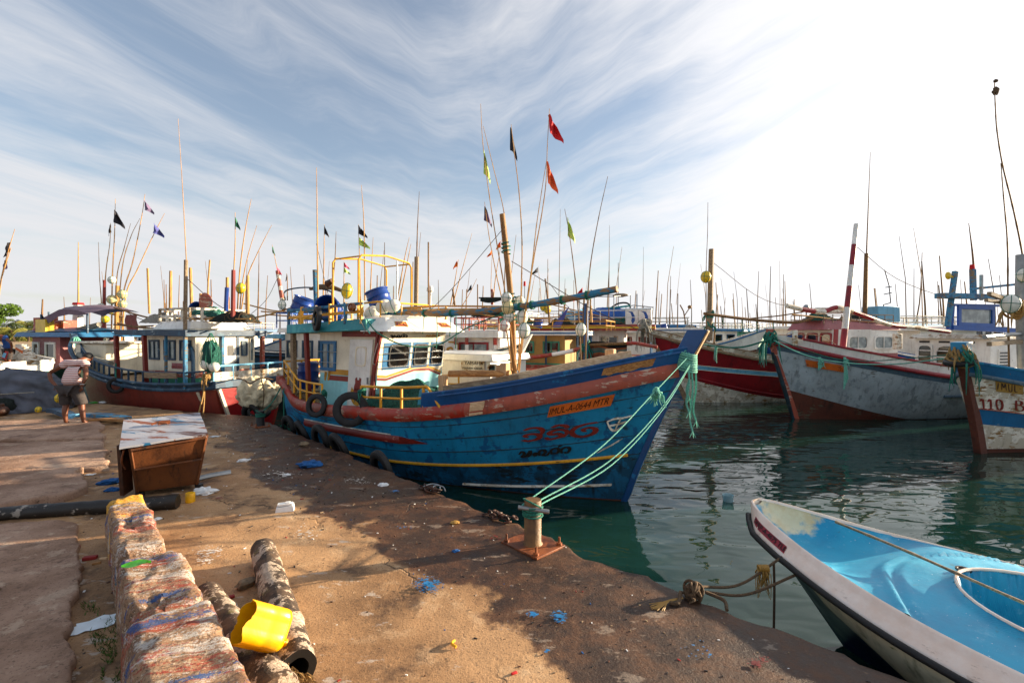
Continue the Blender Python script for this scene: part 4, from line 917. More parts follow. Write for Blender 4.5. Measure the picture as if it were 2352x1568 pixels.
# net heap on deck
def netheap(name,c,sz,mat,label,cat='net',seed=1,rz=0,kn=60,rope_mat=None):
    e=empty(name,c,label,cat); rnd=random.Random(seed); m=MB(); rows=[]
    for i in range(26):
        row=[]
        for j in range(26):
            u=i/25*2-1; v=j/25*2-1; rr=max(abs(u),abs(v)); k=(1-rr**2.4); p=V(u*sz[0],v*sz[1],sz[2]*k*(1+.5*noise.noise(V(u*2+seed,v*2,0)))); p+=V(0,0,.10*sz[2]*noise.noise(V(u*9,v*9,seed))); row.append(Matrix.Rotation(rz,3,'Z')@p)
        rows.append(row)
    m.grid(rows,flip=True); m.build('netting',mat,e); m=MB()
    for k in range(kn):
        u,v=rnd.uniform(-.8,.8),rnd.uniform(-.8,.8); a=rnd.uniform(0,6.3); ps=[]
        for t in range(6):
            uu=u+.12*t*math.cos(a+t*.5); vv=v+.12*t*math.sin(a+t*.5); r_=max(abs(uu),abs(vv)); zz=sz[2]*max(0,(1-r_**2.4))*(1+.5*noise.noise(V(uu*2+seed,vv*2,0)))+.012; ps.append(Matrix.Rotation(rz,3,'Z')@V(uu*sz[0],vv*sz[1],zz))
        m.tube(ps,.009,4,sm=2)
    m.build('line',rope_mat or mat,e); return e
netheap('net',A.wld(A.at(950,930,-.6)),(.95,.55,.42),'net_green','heap of dark green fishing net on the foredeck of the blue boat',seed=3,rz=-.58,kn=90)
# fender tyres
GT='tyres hanging on the blue boat'
n_=V(-.545,-.839,0)
tyre(A.wld(A.at(805,940,-1.62))+V(0,0,0),n_+V(.55,.1,.1),.345,'large tyre hanging over the red rail next to the yellow side rail',GT,'rubber_grey')
tyre(A.wld(A.at(727,931,-1.58)),n_+V(.35,.2,.1),.25,'smaller tyre hanging over the red rail near the stern',GT,'rubber_grey')
tyre(A.wld(A.at(728,732,-1.42)),n_+V(-.25,.3,.05),.27,'tyre hung on the roof rail of the wheelhouse',GT,'rubber_grey')
m=MB(); knot(m,A.at(744,903,-1.42),.06,9,.013,seed=4,tails=6,tl=.15); m.build('tyre_lashing','rope_green',A.root); m=MB(); knot(m,A.at(832,899,-1.45),.07,8,.013,seed=5,tails=5,tl=.2); m.build('tyre_lashing','rope_green',A.root)
# ---------------------------------------------------------------- red boat moored stern-on to the quay (left)
def red_boat():
    b=Boat('fishing_boat','dark red boat with navy rails and flat blue canopy moored beside the striped-shirt man','boat',(-7.55,14.0),155,8.6,2.7,[(0,1.52),(.12,1.42),(.35,1.40),(.6,1.62),(.85,2.15),(1,2.55)],rake=1.2,tr=.82,near=1,flare=.72)
    r=b.root; top=lambda u:b.zs(u)
    hull(b,[(.02,('s',.22),'oxide'),(('s',.22),('s',.01),'navy',.01)],[(('s',.18),.06,.10,'navy'),(('s',.02),.09,.07,'navy')],inner=(.35,'white_old','plank_old'),keel='white_old',stem='navy',stemh=.25)
    # transom planking, sunlight put into its brighter red, with white corner timber
    p=[b.pt(0,z,s,.0) for z,s in ((-.3,1),(-.3,-1),(1.28,-1),(1.28,1))]; m=MB(); m.poly([V(-.035,q.y,q.z) for q in p][::-1]); m.poly([V(-.035,q.y,q.z) for q in p]); m.build('transom','crimson',r)
    m=MB(); m.beam(b.pt(0,-.3,1,.0)+V(-.05,-.06,0),b.pt(0,1.30,1,.0)+V(-.05,-.06,0),.12,.08); m.beam(b.pt(0.07,-.3,1,.02),b.pt(0.07,1.2,1,.02),.1,.05); m.build('corner_timber','cream',r,bevel=.01)
    m=MB(); m.beam(b.pt(0,1.42,1,.06)+V(-.04,0,0),b.pt(0,1.42,-1,.06)+V(-.04,0,0),.16,.20); m.build('stern_beam','navy',r,bevel=.02)
    m=MB(); m.beam(b.pt(0,1.62,1,-.05)+V(0.02,0,0),b.pt(0,1.62,-1,-.05)+V(0.02,0,0),.05,.26); m.build('stern_board','white_old',r)
    # bulwark railing
    path=[V(x,b.hb(x/9,top(x/9))-.03,top(x/9)) for x in [.05+i*.45 for i in range(18)]]
    railing(r,path,.30,22,'navy',r=.03,mids=0)
    railing(r,[V(x,-y,z) for x,y,z in path],.30,18,'navy',r=.03,mids=0)
    railing(r,[V(.02,1.1,1.5),V(.02,-1.1,1.5)],.42,4,'skyblue',r=.03,mids=0)
    m=MB(); m.beam(path[3]+V(0,.03,.22),path[6]+V(0,.03,.22),.04,.16); m.build('deck_board','plank_old',r)
    # deckhouse
    hw=.92; xa=b.at(449,800,hw).x; xf=b.at(333,800,hw).x; z0,z1=1.1,2.95
    q=house(r,xa,xf,hw,z0,z1,'cream',zsplit=1.62,mat2='green',name='deckhouse_wall',lean1=.1)
    m=MB(); m.poly([p+qnorm(q['port'])*.006 for p in subquad(q['port'],0,1,.24,.33)]); m.poly([p+qnorm(q['aft'])*.006 for p in subquad(q['aft'],0,1,.24,.33)]); m.build('painted_band','rail_faded',r)
    P_=q['port']
    for (a,c) in ((.72,.93),(.42,.64),(.12,.33)): window(r,subquad(P_,a,c,.50,.82),'navy','glass_pale',fw=.055,th=.035,mull=1)
    n=qnorm(P_); sg=subquad(P_,.56,.84,.37,.46); m=MB(); m.poly([p+n*.007 for p in sg]); o=m.build('registration_board','pinkgrey',r); text_mesh('registration_text','NLI-8571E','rail_red',.1,o,sg[0]+n*.011+V(0,0,.02),(sg[1]-sg[0])*.96,V(0,0,1),fit=True)
    m=MB(); aa=wallpt(P_,.98,.1)+n*.04; m.tube([aa,aa+V(0,0,.9),aa+V(.15,.0,1.15),aa+V(.4,0,1.2)],.05,8,sm=4); m.build('vent_cowl','navy',r)
    Q=q['aft']; n=qnorm(Q)
    dq=subquad(Q,.42,.66,.12,.86); m=MB(); m.prism(dq,n*.03); d=m.build('door','white',r,bevel=.006); m=MB(); m.prism(subquad(dq,.35,.75,.6,.82),n*.045); m.build('door_window','black',d); m=MB(); m.box(wallpt(dq,.9,.45)+n*.07,(.04,.08,.04)); m.build('handle','black',d)
    m=MB(); m.prism(subquad(Q,.66,.70,.08,.9),n*.05); m.build('door_post','navy',r)
    window(r,subquad(Q,.75,.86,.55,.80),'navy','glass_pale',fw=.03,th=.03,rnd=True); window(r,subquad(Q,.90,.975,.45,.84),'cream','glass_pale',fw=.025,th=.03)
    # canopy
    hc=1.28; xc=b.at(425,765,hc).x; xl=b.at(262,758,hc).x; zc=b.at(425,766,hc).z
    m=MB(); m.hexa([V(xc,-hc,zc-.08),V(xl,-hc,zc-.04),V(xl,hc,zc-.04),V(xc,hc,zc-.08),V(xc,-hc,zc+.10),V(xl,-hc,zc+.12),V(xl,hc,zc+.12),V(xc,hc,zc+.10)]); m.build('canopy','navy',r,bevel=.01)
    for (x,y,mt,w) in ((xc+.12,hc-.08,'bluewood',.08),(xc+.12,-hc+.08,'rail_faded',.09),(lerp(xc,xl,.55),hc-.06,'door_red',.10),(xl-.1,hc-.06,'door_red',.10),(xc+.1,.15,'bluewood',.08),(lerp(xc,xl,.3),hc-.1,'bluewood',.06)):
        m=MB(); m.beam(V(x,y,1.25),V(x+(0.12 if mt=='door_red' else 0),y,zc-.06),w,w); m.build('canopy_post',mt,r)
    # white raised roof and timber railing round it
    xr0,xr1=xc+.35,lerp(xc,xl,.62); m=MB(); m.hexa([V(xr0,-.95,zc+.12),V(xr1,-.95,zc+.12),V(xr1,.95,zc+.12),V(xr0,.95,zc+.12),V(xr0+.1,-.85,zc+.36),V(xr1-.25,-.85,zc+.36),V(xr1-.25,.85,zc+.36),V(xr0+.1,.85,zc+.36)]); m.build('roof','white',r,bevel=.02)
    m=MB(); zr=zc+.36
    cs=[V(xr0+.12,-.86,zr),V(xr1-.25,-.86,zr),V(xr1-.25,.86,zr),V(xr0+.12,.86,zr)]
    for i in range(4):
        a,c=cs[i],cs[(i+1)%4]
        for zz in (.14,.36): m.beam(a+V(0,0,zz),c+V(0,0,zz),.035,.07)
        k=int((c-a).length/.32)
        for j in range(k+1): p=a.lerp(c,j/k); m.beam(p,p+V(0,0,.38),.07,.05)
    m.build('roof_rail','white_old',r,bevel=.006)
    m=MB(); m.lathe(V(lerp(xr0,xr1,.42),0,zr+.62),[(0,.06),(.24,.06),(.28,0),(.24,-.06),(0,-.06)],20,rot=RX(PI/2-.15)); m.build('round_marker','rail_faded',r)
    # posts and masts
    def pole(px0,y0,px1,y1,yl,r0,r1,mat,nm='mast'):
        r0*=.72; r1*=.72; m=MB(); m.tube([b.at(px0,y0,yl),b.at((px0+px1)/2+ (1 if r1<.02 else 0),(y0+y1)/2,yl),b.at(px1,y1,yl)],[r0,r1],7,sm=3); m.build(nm,mat,r)
    pole(424,862,427,597,1.1,.075,.07,'plank_old'); pole(428,600,409,273,1.1,.018,.006,'bamboo','whip_pole')
    for a in ((391,745,392,622),(441,735,437,615),(461,735,461,674),(522,735,522,637),(569,735,569,633)): pole(*a,-.3,.075,.06,'bamboo','roof_post')
    pole(519,715,521,660,.2,.085,.08,'drum_blue','wrapped_post'); pole(535,735,536,620,.3,.09,.075,'door_red','roof_post')
    for (x0,y0,x1,y1) in ((270,742,352,748),(262,706,400,738),(262,745,425,752)):
        m=MB(); m.tube([b.at(x0,y0,.2),b.at((x0+x1)/2,(y0+y1)/2+5,.2),b.at(x1,y1,.2)],.028,6,sm=5); m.build('bamboo_spar','bamboo_dk',r)
    m=MB(); c=b.at(302,728,.2); rows=[[c+V(-.35+.1*i,.03*math.sin(i*1.7+j),-.09*j+.08) for i in range(8)] for j in range(8)]; m.grid(rows); m.build('hanging_cloth','door_red',r)
    # foredeck gear
    x=b.at(235,815,.4).x; m=MB(); m.box(V(x,.1,1.95),(1.9,1.3,1.0)); m.build('fore_hatch','cream',r,bevel=.03); m=MB(); m.box(V(x,.1,2.5),(2.1,1.5,.07)); m.build('fore_hatch_lid','white_old',r,bevel=.02)
    m=MB(); m.tube([V(8.6,.4,2.2),V(7.6,.7,2.05),V(6.4,.95,1.95),V(5.2,1.0,1.85)],[.1,.14,.12,.09],9,sm=5); m.build('rolled_net','rope_grey',r)
    m=MB(); knot(m,V(b.stemx(2.5),0,2.5),.14,12,.022,seed=9,tails=7,tl=.5); m.build('bow_lashing','rope_teal',r)
    m=MB(); t0=b.pt(0,1.6,1,.1); m.tube([t0+V(.2,0,.1),t0+V(.12,.06,-.5),t0+V(.0,.15,-1.1),b.loc(G(497,937))],.02,6,sm=5); m.tube([t0+V(.2,0,.1),t0+V(.1,.1,-.4),t0+V(-.05,.3,-1.05),b.loc(G(508,934))],.02,6,sm=5); knot(m,b.loc(G(500,938))+V(0,0,.06),.09,10,.022,seed=12,tails=6,tl=.1); knot(m,t0+V(.1,0,.05),.08,8,.02,seed=13,tails=4,tl=.3); m.build('stern_line','rope_tan',r)
    return b
B=red_boat()
drum(B.wld(B.at(462,712,-.3)),.25,.5,RX(PI/2),'blue drum lying on the roof of the dark red boat behind its white rail')
netheap('net',B.wld(B.at(478,728,.2)),(.5,.3,.25),'net_green','pale green net bundled on the roof rail of the dark red boat',seed=5,kn=30,rope_mat='rope_teal')
e=empty('net_bag',B.wld(B.at(484,818,1.18)),'hanging green net bag full of pale floats outside the cream cabin','net bag'); m=MB(); m.ell((0,0,.0),(.22,.17,.42),18,14,ns=.2); m.ell((0.12,-.05,-.28),(.14,.13,.14),12,8,1); m.ell((-.08,-.05,-.22),(.15,.13,.15),12,8,1); m.ell((.0,.0,.1),(.13,.12,.13),12,8,1); m.build('bagged_floats',['net_green','float_white'],e)
m=MB()
for k in range(12):
    a=k*PI/6; m.tube([V(.02*math.cos(a),.02*math.sin(a),.62),V(.24*math.cos(a),.19*math.sin(a),.15),V(.26*math.cos(a),.2*math.sin(a),-.2),V(.05*math.cos(a),.05*math.sin(a),-.46)],.008,4,sm=4)
m.build('netting','rope_green',e)
tyre(B.wld(B.at(266,885,1.42)),B.wld((0,1,0))-B.wld((0,0,0))+V(.6,0,0),.24,'small tyre hung on a cord halfway along the dark red hull','tyres about the dark red boat','rubber')
m=MB(); m.tube([B.at(266,868,1.36),B.at(266,838,1.30),B.at(266,828,1.2)],.02,5); m.build('tyre_cord','rope_green',B.root)

# ---------------------------------------------------------------- left-pointing boats across the water
def maroon_boat():
    h=195; hv=V(math.cos(R(h)),math.sin(R(h)),0); o=V(7.1,19.75,0)-hv*9.6
    b=Boat('fishing_boat','maroon boat with pale blue stripe and maroon wheelhouse whose bow points left','boat',(o.x,o.y),h,9.6,3.3,[(0,1.7),(.3,1.62),(.55,1.80),(.8,2.3),(1,3.0)],rake=1.9,tr=.8,flare=.66)
    r=b.root; top=lambda u:b.zs(u); zl=lambda u:.10+1.05*max(0,(u-.52)/.48)**1.7
    b.band('keel_planking',-b.draft,lambda u:0,'bottom',k=3); b.band('hull',lambda u:0,zl,'white_old',k=4); b.band('side_planking',zl,lambda u:top(u)-.2,'maroon',k=6,off=.006); b.band('bulwark',lambda u:top(u)-.2,top,'white_old',k=2,off=.015)
    st=lambda u:.95+.62*max(0,(u-.1)/.9)**1.9
    b.band('stripe',lambda u:st(u)-.085,lambda u:st(u)+.085,'skyblue',off=.012,k=2,u1=.97); b.strip('stripe_edge',lambda u:st(u)+.09,.022,.02,'cream',u1=.97); b.strip('stripe_edge',lambda u:st(u)-.09,.022,.02,'cream',u1=.97)
    b.strip('rub_rail',lambda u:top(u)-.24,.09,.11,'plank_old'); b.strip('bulwark_cap',lambda u:top(u)+.03,.05,.05,'plank_old',off=-.04); b.strip('lower_rail',lambda u:zl(u)+.14,.04,.05,'maroon')
    b.inner(.5,'white_old','plank_old')
    rows=[];m=MB()
    for i in range(13):
        z=lerp(-.5,3.15,i/12); x=b.stemx(z); rows.append([V(x-.12,-.07,z),V(x+.05,-.05,z),V(x+.05,.05,z),V(x-.12,.07,z)])
    m.grid(rows,cv=True); m.poly(rows[-1]); m.build('stem','plank_old',r,angle=30)
    m=MB(); knot(m,V(b.stemx(3.0)-.05,0,3.1),.22,16,.03,seed=21,tails=16,tl=.9); m.build('bow_lashing','rope_grey',r)
    xf=b.at(1910,780,1.04).x; xa=b.at(2062,780,1.04).x
    q=house(r,xa,xf,1.04,1.5,2.98,'white',lean1=-.12,zsplit=1.95,mat2='pinkgrey',name='wheelhouse_wall')
    m=MB(); m.hexa([V(xa-.1,-1.12,2.95),V(xf+.35,-.95,2.95),V(xf+.35,.95,2.95),V(xa-.1,1.12,2.95),V(xa,-1.0,3.12),V(xf+.05,-.8,3.4),V(xf+.05,.8,3.4),V(xa,1.0,3.12)]); 
    m.hexa([V(xa,-1.0,3.10),V(xf+.0,-.85,3.15),V(xf+.0,.85,3.15),V(xa,1.0,3.10),V(xa+.1,-.6,3.3),V(xf-.2,-.6,3.5),V(xf-.2,.6,3.5),V(xa+.1,.6,3.3)]); m.build('roof','pinkgrey',r,bevel=.03)
    for nm,a0,a1 in (('port',.22,.52),('port',.62,.92)):
        window(r,subquad(q[nm],a0,a1,.42,.82),'white','glass_pale',fw=.06,th=.04,rnd=True,mull=1)
    for a0 in (.04,.37,.70): window(r,subquad(q['fore'],a0,a0+.27,.42,.9),'maroon','glass_dark',fw=.06,th=.04,rnd=True)
    m=MB(); n=qnorm(q['port']); m.prism(subquad(q['port'],.0,.06,.0,1),n*.04); m.build('painted_post','maroon',r)
    m=MB()
    for k in range(9): x=lerp(xa,xf+.2,k/8); m.tube([V(x,.85,3.2),V(x,.85,3.62)],.018,5); m.tube([V(x,-.85,3.2),V(x,-.85,3.62)],.018,5)
    for z in (3.42,3.62):
        for y in (-.85,.85): m.tube([V(xa,y,z),V(xf+.2,y,z)],.02,5)
    m.build('roof_railing','plank_old',r)
    m=MB(); c=b.at(2023,722,.2); m.box(c,(1.3,.8,.7)); m.build('water_tank','skyblue',r,bevel=.03)
    m=MB(); c=b.at(1921,708,.3)
    def pl(x0,y0,x1,y1,yl,r0,r1,mt,nm='mast'):
        m=MB(); m.tube([b.at(x0,y0,yl),b.at(x1,y1,yl)],[r0,r1],8); m.build(nm,mt,r)
    pl(1629,782,1634,572,.5,.12,.10,'plank_old'); 
    m=MB(); m.tube([b.at(1617,720,.6),b.at(1700,731,.6),b.at(1760,737,.6),b.at(1830,740,.6),b.at(1880,726,.4)],.06,8,sm=5); m.build('boom','bamboo_dk',r)
    m=MB(); m.tube([b.at(1725,731,.6),b.at(1790,725,.6),b.at(1845,716,.5)],.03,6,sm=4); m.build('bamboo_spar','bamboo_dk',r)
    m=MB(); 
    for (px,y0,y1) in ((1704,732,765),(1738,735,765),(1776,740,770),(1660,725,745)): m.tube([b.at(px,y0,.6),b.at(px+1,y1,.6)],.022,5)
    knot(m,b.at(1631,722,.5),.16,8,.03,seed=31,tails=4,tl=.3); knot(m,b.at(1631,748,.5),.14,8,.03,seed=32,tails=4,tl=.3); m.build('lashing','rope_green',r)
    pl(1986,735,1990,582,.3,.10,.08,'bamboo_dk'); pl(1990,590,1999,350,.3,.03,.01,'bamboo_dk','whip_pole')
    m=MB(); m.tube([b.at(1852,735,.2),b.at(1852,712,.2)],.03,6); m.ell(b.at(1852,706,.2),.13,12,8); m.build('roof_lamp','galv',r)
    m=MB(); a=b.at(1840,722,.5); m.box(b.at(1905,713,.3),(1.5,.3,.25)); m.build('rolled_mat','white_old',r,bevel=.08)
    m=MB(); a=b.at(2025,700,.1)
    for (x0,y0,x1,y1) in ((2035,718,2029,700),(2029,700,2046,695),(2046,695,2042,655),(2030,676,2048,672),(2034,660,2048,658),(2042,655,2032,620)): m.tube([b.at(x0,y0,.1),b.at(x1,y1,.1)],.022,5)
    m.build('aerial','black',r)
    m=MB(); f=b.at(1757,705,.4); 
    return b
J=maroon_boat()
def grey_boat():
    h=193; hv=V(math.cos(R(h)),math.sin(R(h)),0); o=V(9.3,15.95,0)-hv*10.2
    b=Boat('fishing_boat','weathered grey boat with white bulwark and red plank, blue frame above its white cabin','boat',(o.x,o.y),h,10.2,3.3,[(0,1.35),(.3,1.30),(.55,1.50),(.8,1.98),(1,2.55)],rake=.9,tr=.8,flare=.74)
    r=b.root; top=lambda u:b.zs(u); zl=lambda u:.02+.95*max(0,(u-.66)/.34)**1.25
    b.band('keel_planking',-b.draft,lambda u:.0,'bottom',k=3); b.band('hull',lambda u:0,zl,'bottom',k=3); b.band('side_planking',zl,lambda u:top(u)-.28,'hull_grey',k=8,off=.005,rough=.02); b.band('sheer_plank',lambda u:top(u)-.28,lambda u:top(u)-.12,'slate',off=.012,k=2)
    b.strip('rub_rail',lambda u:top(u)-.06,.09,.13,'maroon'); b.band('bulwark',top,lambda u:top(u)+.26*clamp((u-.42)/.06),'white',off=-.01,k=2,u0=.42)
    b.strip('bulwark_cap',lambda u:top(u)+.28,.06,.07,'maroon',off=-.04,u0=.47,u1=.93); b.strip('side_rubbing_strake',lambda u:.78,.06,.09,'slate',u0=.1,u1=.56)
    b.inner(.4,'white_old','plank_old')
    railing(r,[V(x,b.hb(x/10.4,1.4)-.06,top(x/10.4)) for x in (1.0,2,3,4,4.8)],.34,5,'white',r=.045,mids=0)
    railing(r,[V(x,-b.hb(x/10.4,1.4)+.06,top(x/10.4)) for x in (1.0,3,4.8)],.34,5,'white',r=.045,mids=0)
    rows=[];m=MB()
    for i in range(13):
        z=lerp(-.5,2.95,i/12); x=b.stemx(min(z,2.7)); w=.06 if z<2.3 else .09; rows.append([V(x-.14,-w,z),V(x+.06,-w*.8,z),V(x+.06,w*.8,z),V(x-.14,w,z)])
    m.grid(rows,cv=True); m.poly(rows[-1]); m.build('stem','rail_faded',r,angle=30)
    m=MB(); m.beam(V(b.stemx(0)+.02,0,0),V(b.stemx(2.2)+.05,0,2.2),.10,.09); m.build('stem_guard','dkhull',r)
    m=MB(); knot(m,V(b.stemx(2.6)-.02,0,2.62),.20,16,.026,seed=41,tails=9,tl=.8); m.build('bow_lashing','rope_green',r)
    # registration band, worn
    def nearu(px,py):
        bs=None
        for it in range(50,100):
            u=it/100; p=b.pt(u,1.6,1,.03); q=b.at(px,py,p.y); e_=abs(q.x-p.x)
            if bs is None or e_<bs[0]: bs=(e_,u,q.z)
        return bs[1],bs[2]
    ua,za=nearu(1852,834); ub,zb=nearu(1935,848); m=MB(); rows=[]
    for i in range(7): u=lerp(ua,ub,i/6); z=lerp(za,zb,i/6)+.02; rows.append([b.pt(u,z-.12,1,.045),b.pt(u,z+.10,1,.045)])
    m.grid(rows); rb=m.build('registration_board','orange',r); P0,P1=b.pt(ua,za-.06,1,.055),b.pt(ub,zb-.06,1,.055); text_mesh('registration_text','IMUL-A-0626 MTR','lettering',.15,rb,P0,P1-P0,V(0,0,1),fit=True)
    for px,ln in ((1943,1.0),(1882,.35)):
        u,z=nearu(px,830); p=b.pt(u,z+.05,1,.12); m=MB()
        for k in range(4): m.tube([p+V(.02*k,0,.1),p+V(.03*k-.03,.02,-ln*.3),p+V(.05*k-.06,.03,-ln*(.6+.1*k))],.02,5,sm=4)
        knot(m,p+V(0,.02,-.05),.06,6,.02,seed=px,tails=2,tl=.2); m.build('hanging_rope','rope_teal',r)
    # cabin
    xf=b.at(2273,800,1.22).x; xa=xf-2.3
    q=house(r,xa,xf,1.22,1.0,2.62,'white',lean1=-.06,name='wheelhouse_wall')
    m=MB(); m.hexa([V(xa-.2,-1.34,2.58),V(xf+.14,-1.34,2.62),V(xf+.14,1.34,2.62),V(xa-.2,1.34,2.58),V(xa-.1,-1.24,2.74),V(xf+.02,-1.24,2.78),V(xf+.02,1.24,2.78),V(xa-.1,1.24,2.74)]); m.build('roof','white_old',r,bevel=.02)
    Pq=q['fore']
    for a0,a1 in ((.04,.26),(.30,.82)):
        w=subquad(Pq,a0,a1,.30,.86); window(r,w,'white','glass_dark',fw=.05,th=.04,rnd=True); m=MB(); n=qnorm(Pq)
        for k in range(3): c=(k+1)/4; m.beam(wallpt(w,0,c)+n*.06,wallpt(w,1,c)+n*.06,.02,.035)
        m.build('window_louvre','white',r)
    Pq=q['port']; w=subquad(Pq,.14,.38,.38,.78); window(r,w,'white','glass_dark',fw=.04,th=.04); m=MB(); n=qnorm(Pq)
    for k in range(6): c=(k+.6)/6.2; m.beam(wallpt(w,.05,c)+n*.05,wallpt(w,.95,c)+n*.05,.02,.04)
    m.build('window_louvre','white',r)
    m=MB(); Pq=q['fore']; n=qnorm(Pq)
    for a0 in (.06,.34,.66): m.prism(subquad(Pq,a0,a0+.15,.90,.945),n*.012)
    m.build('vent_slot','black',r)
    # blue upper frame with pale screen
    A0=b.at(2167,760,.9); 
    def fr(px,py,yl=.95): return b.at(px,py,yl)
    m=MB(); c0,c1=fr(2176,756),fr(2362,760)
    m.beam(fr(2178,756),fr(2186,692),.09,.09); m.beam(fr(2190,700),fr(2186,758),.06,.06); m.beam(fr(2186,752),fr(2400,762),.12,.16); m.beam(fr(2188,700),fr(2400,704),.07,.08)
    m.build('upper_frame','bright_blue',r)
    m=MB(); m.beam(fr(2176,750,.95),fr(2194,623,.95),.13,.13); m.build('mast','bluewood',r,bevel=.01)
    m=MB(); m.hexa([fr(2172,684,1.2),fr(2420,690,1.2),fr(2420,690,.85)+V(0,0,0),fr(2172,684,1.2)+V(0,-.35,0),fr(2172,672,1.2),fr(2420,680,1.2),fr(2420,690,.85)+V(0,0,.14),fr(2172,672,1.2)+V(0,-.35,0)]); m.build('sun_canopy','bluewood',r,bevel=.01)
    ws=[fr(2281,749),fr(2197,746),fr(2197,702),fr(2281,705)]
    wq=[ws[1],ws[0],ws[3],ws[2]]
    wq=[fr(2281,752),fr(2198,748),fr(2198,701),fr(2281,704)]
    window(r,[wq[1],wq[0],wq[3],wq[2]] if qnorm(wq).y<0 else wq,'bright_blue','glass_pale',fw=.12,th=.06,name='wind_screen')
    m=MB(); m.tube([fr(2194,640)+V(0,0,.0),fr(2184,634)],.03,6); m.ell(fr(2178,633),(.12,.06,.13),14,8); m.build('deck_lamp','float_yellow',r)
    m=MB(); m.beam(fr(2236,690,.2),fr(2234,618,.2),.14,.14); o=m.build('mast','bluewood',r); m=MB(); m.lathe(fr(2233,614,.2),[(0,.1),(.07,.1),(.08,-.06),(0,-.06)],12); m.build('mast_light','flag_red',o)
    m=MB(); m.tube([fr(2237,622,.2),fr(2233,575,.2),fr(2225,512,.2)],[.04,.03,.012],6,sm=4); m.build('whip_pole','bamboo_dk',r)
    m=MB(); m.beam(fr(2229,664,.3),fr(2362,650,.3),.07,.08); m.build('cross_spar','bluewood',r); m=MB(); m.beam(fr(2254,690,.3),fr(2254,631,.3),.08,.08); m.build('mast','galv',r)
    # striped mast and spar
    cols=['maroon','white']; 
    m=MB(); bs=fr(1935,806,.75); tp=fr(1967,515,.3); m.tube([bs.lerp(tp,k/24) for k in range(25)],[.095,.075],10,mi=lambda t:(0 if int(t*6.2+1)%2 else 1)); m.build('striped_mast',['maroon','white'],r)
    m=MB(); m.tube([b.at(1807,702,.4),b.at(1850,712,.4),b.at(1890,716,.4),b.at(1927,706,.4),b.at(1990,727,.3),b.at(2045,746,.2),b.at(2100,752,.1),b.at(2180,762,0)],.075,9,mi=lambda t:(0 if int(t*10)%2 else 1),sm=8); m.build('striped_spar',['maroon','white_old'],r)
    m=MB(); c=b.at(2061,790,.95); m.box(b.at(2061,784,1.0),(.22,.16,.5)); m.box(b.at(1826,776,.5),(.12,.12,.5)); m.build('bitt','white_old',r,bevel=.02)
    m=MB(); c=b.at(2031,720,.4); 
    m=MB(); m.tube([b.at(2052,804,1.0),b.at(2052,720,1.0)],.06,6); 
    return b
K=grey_boat()
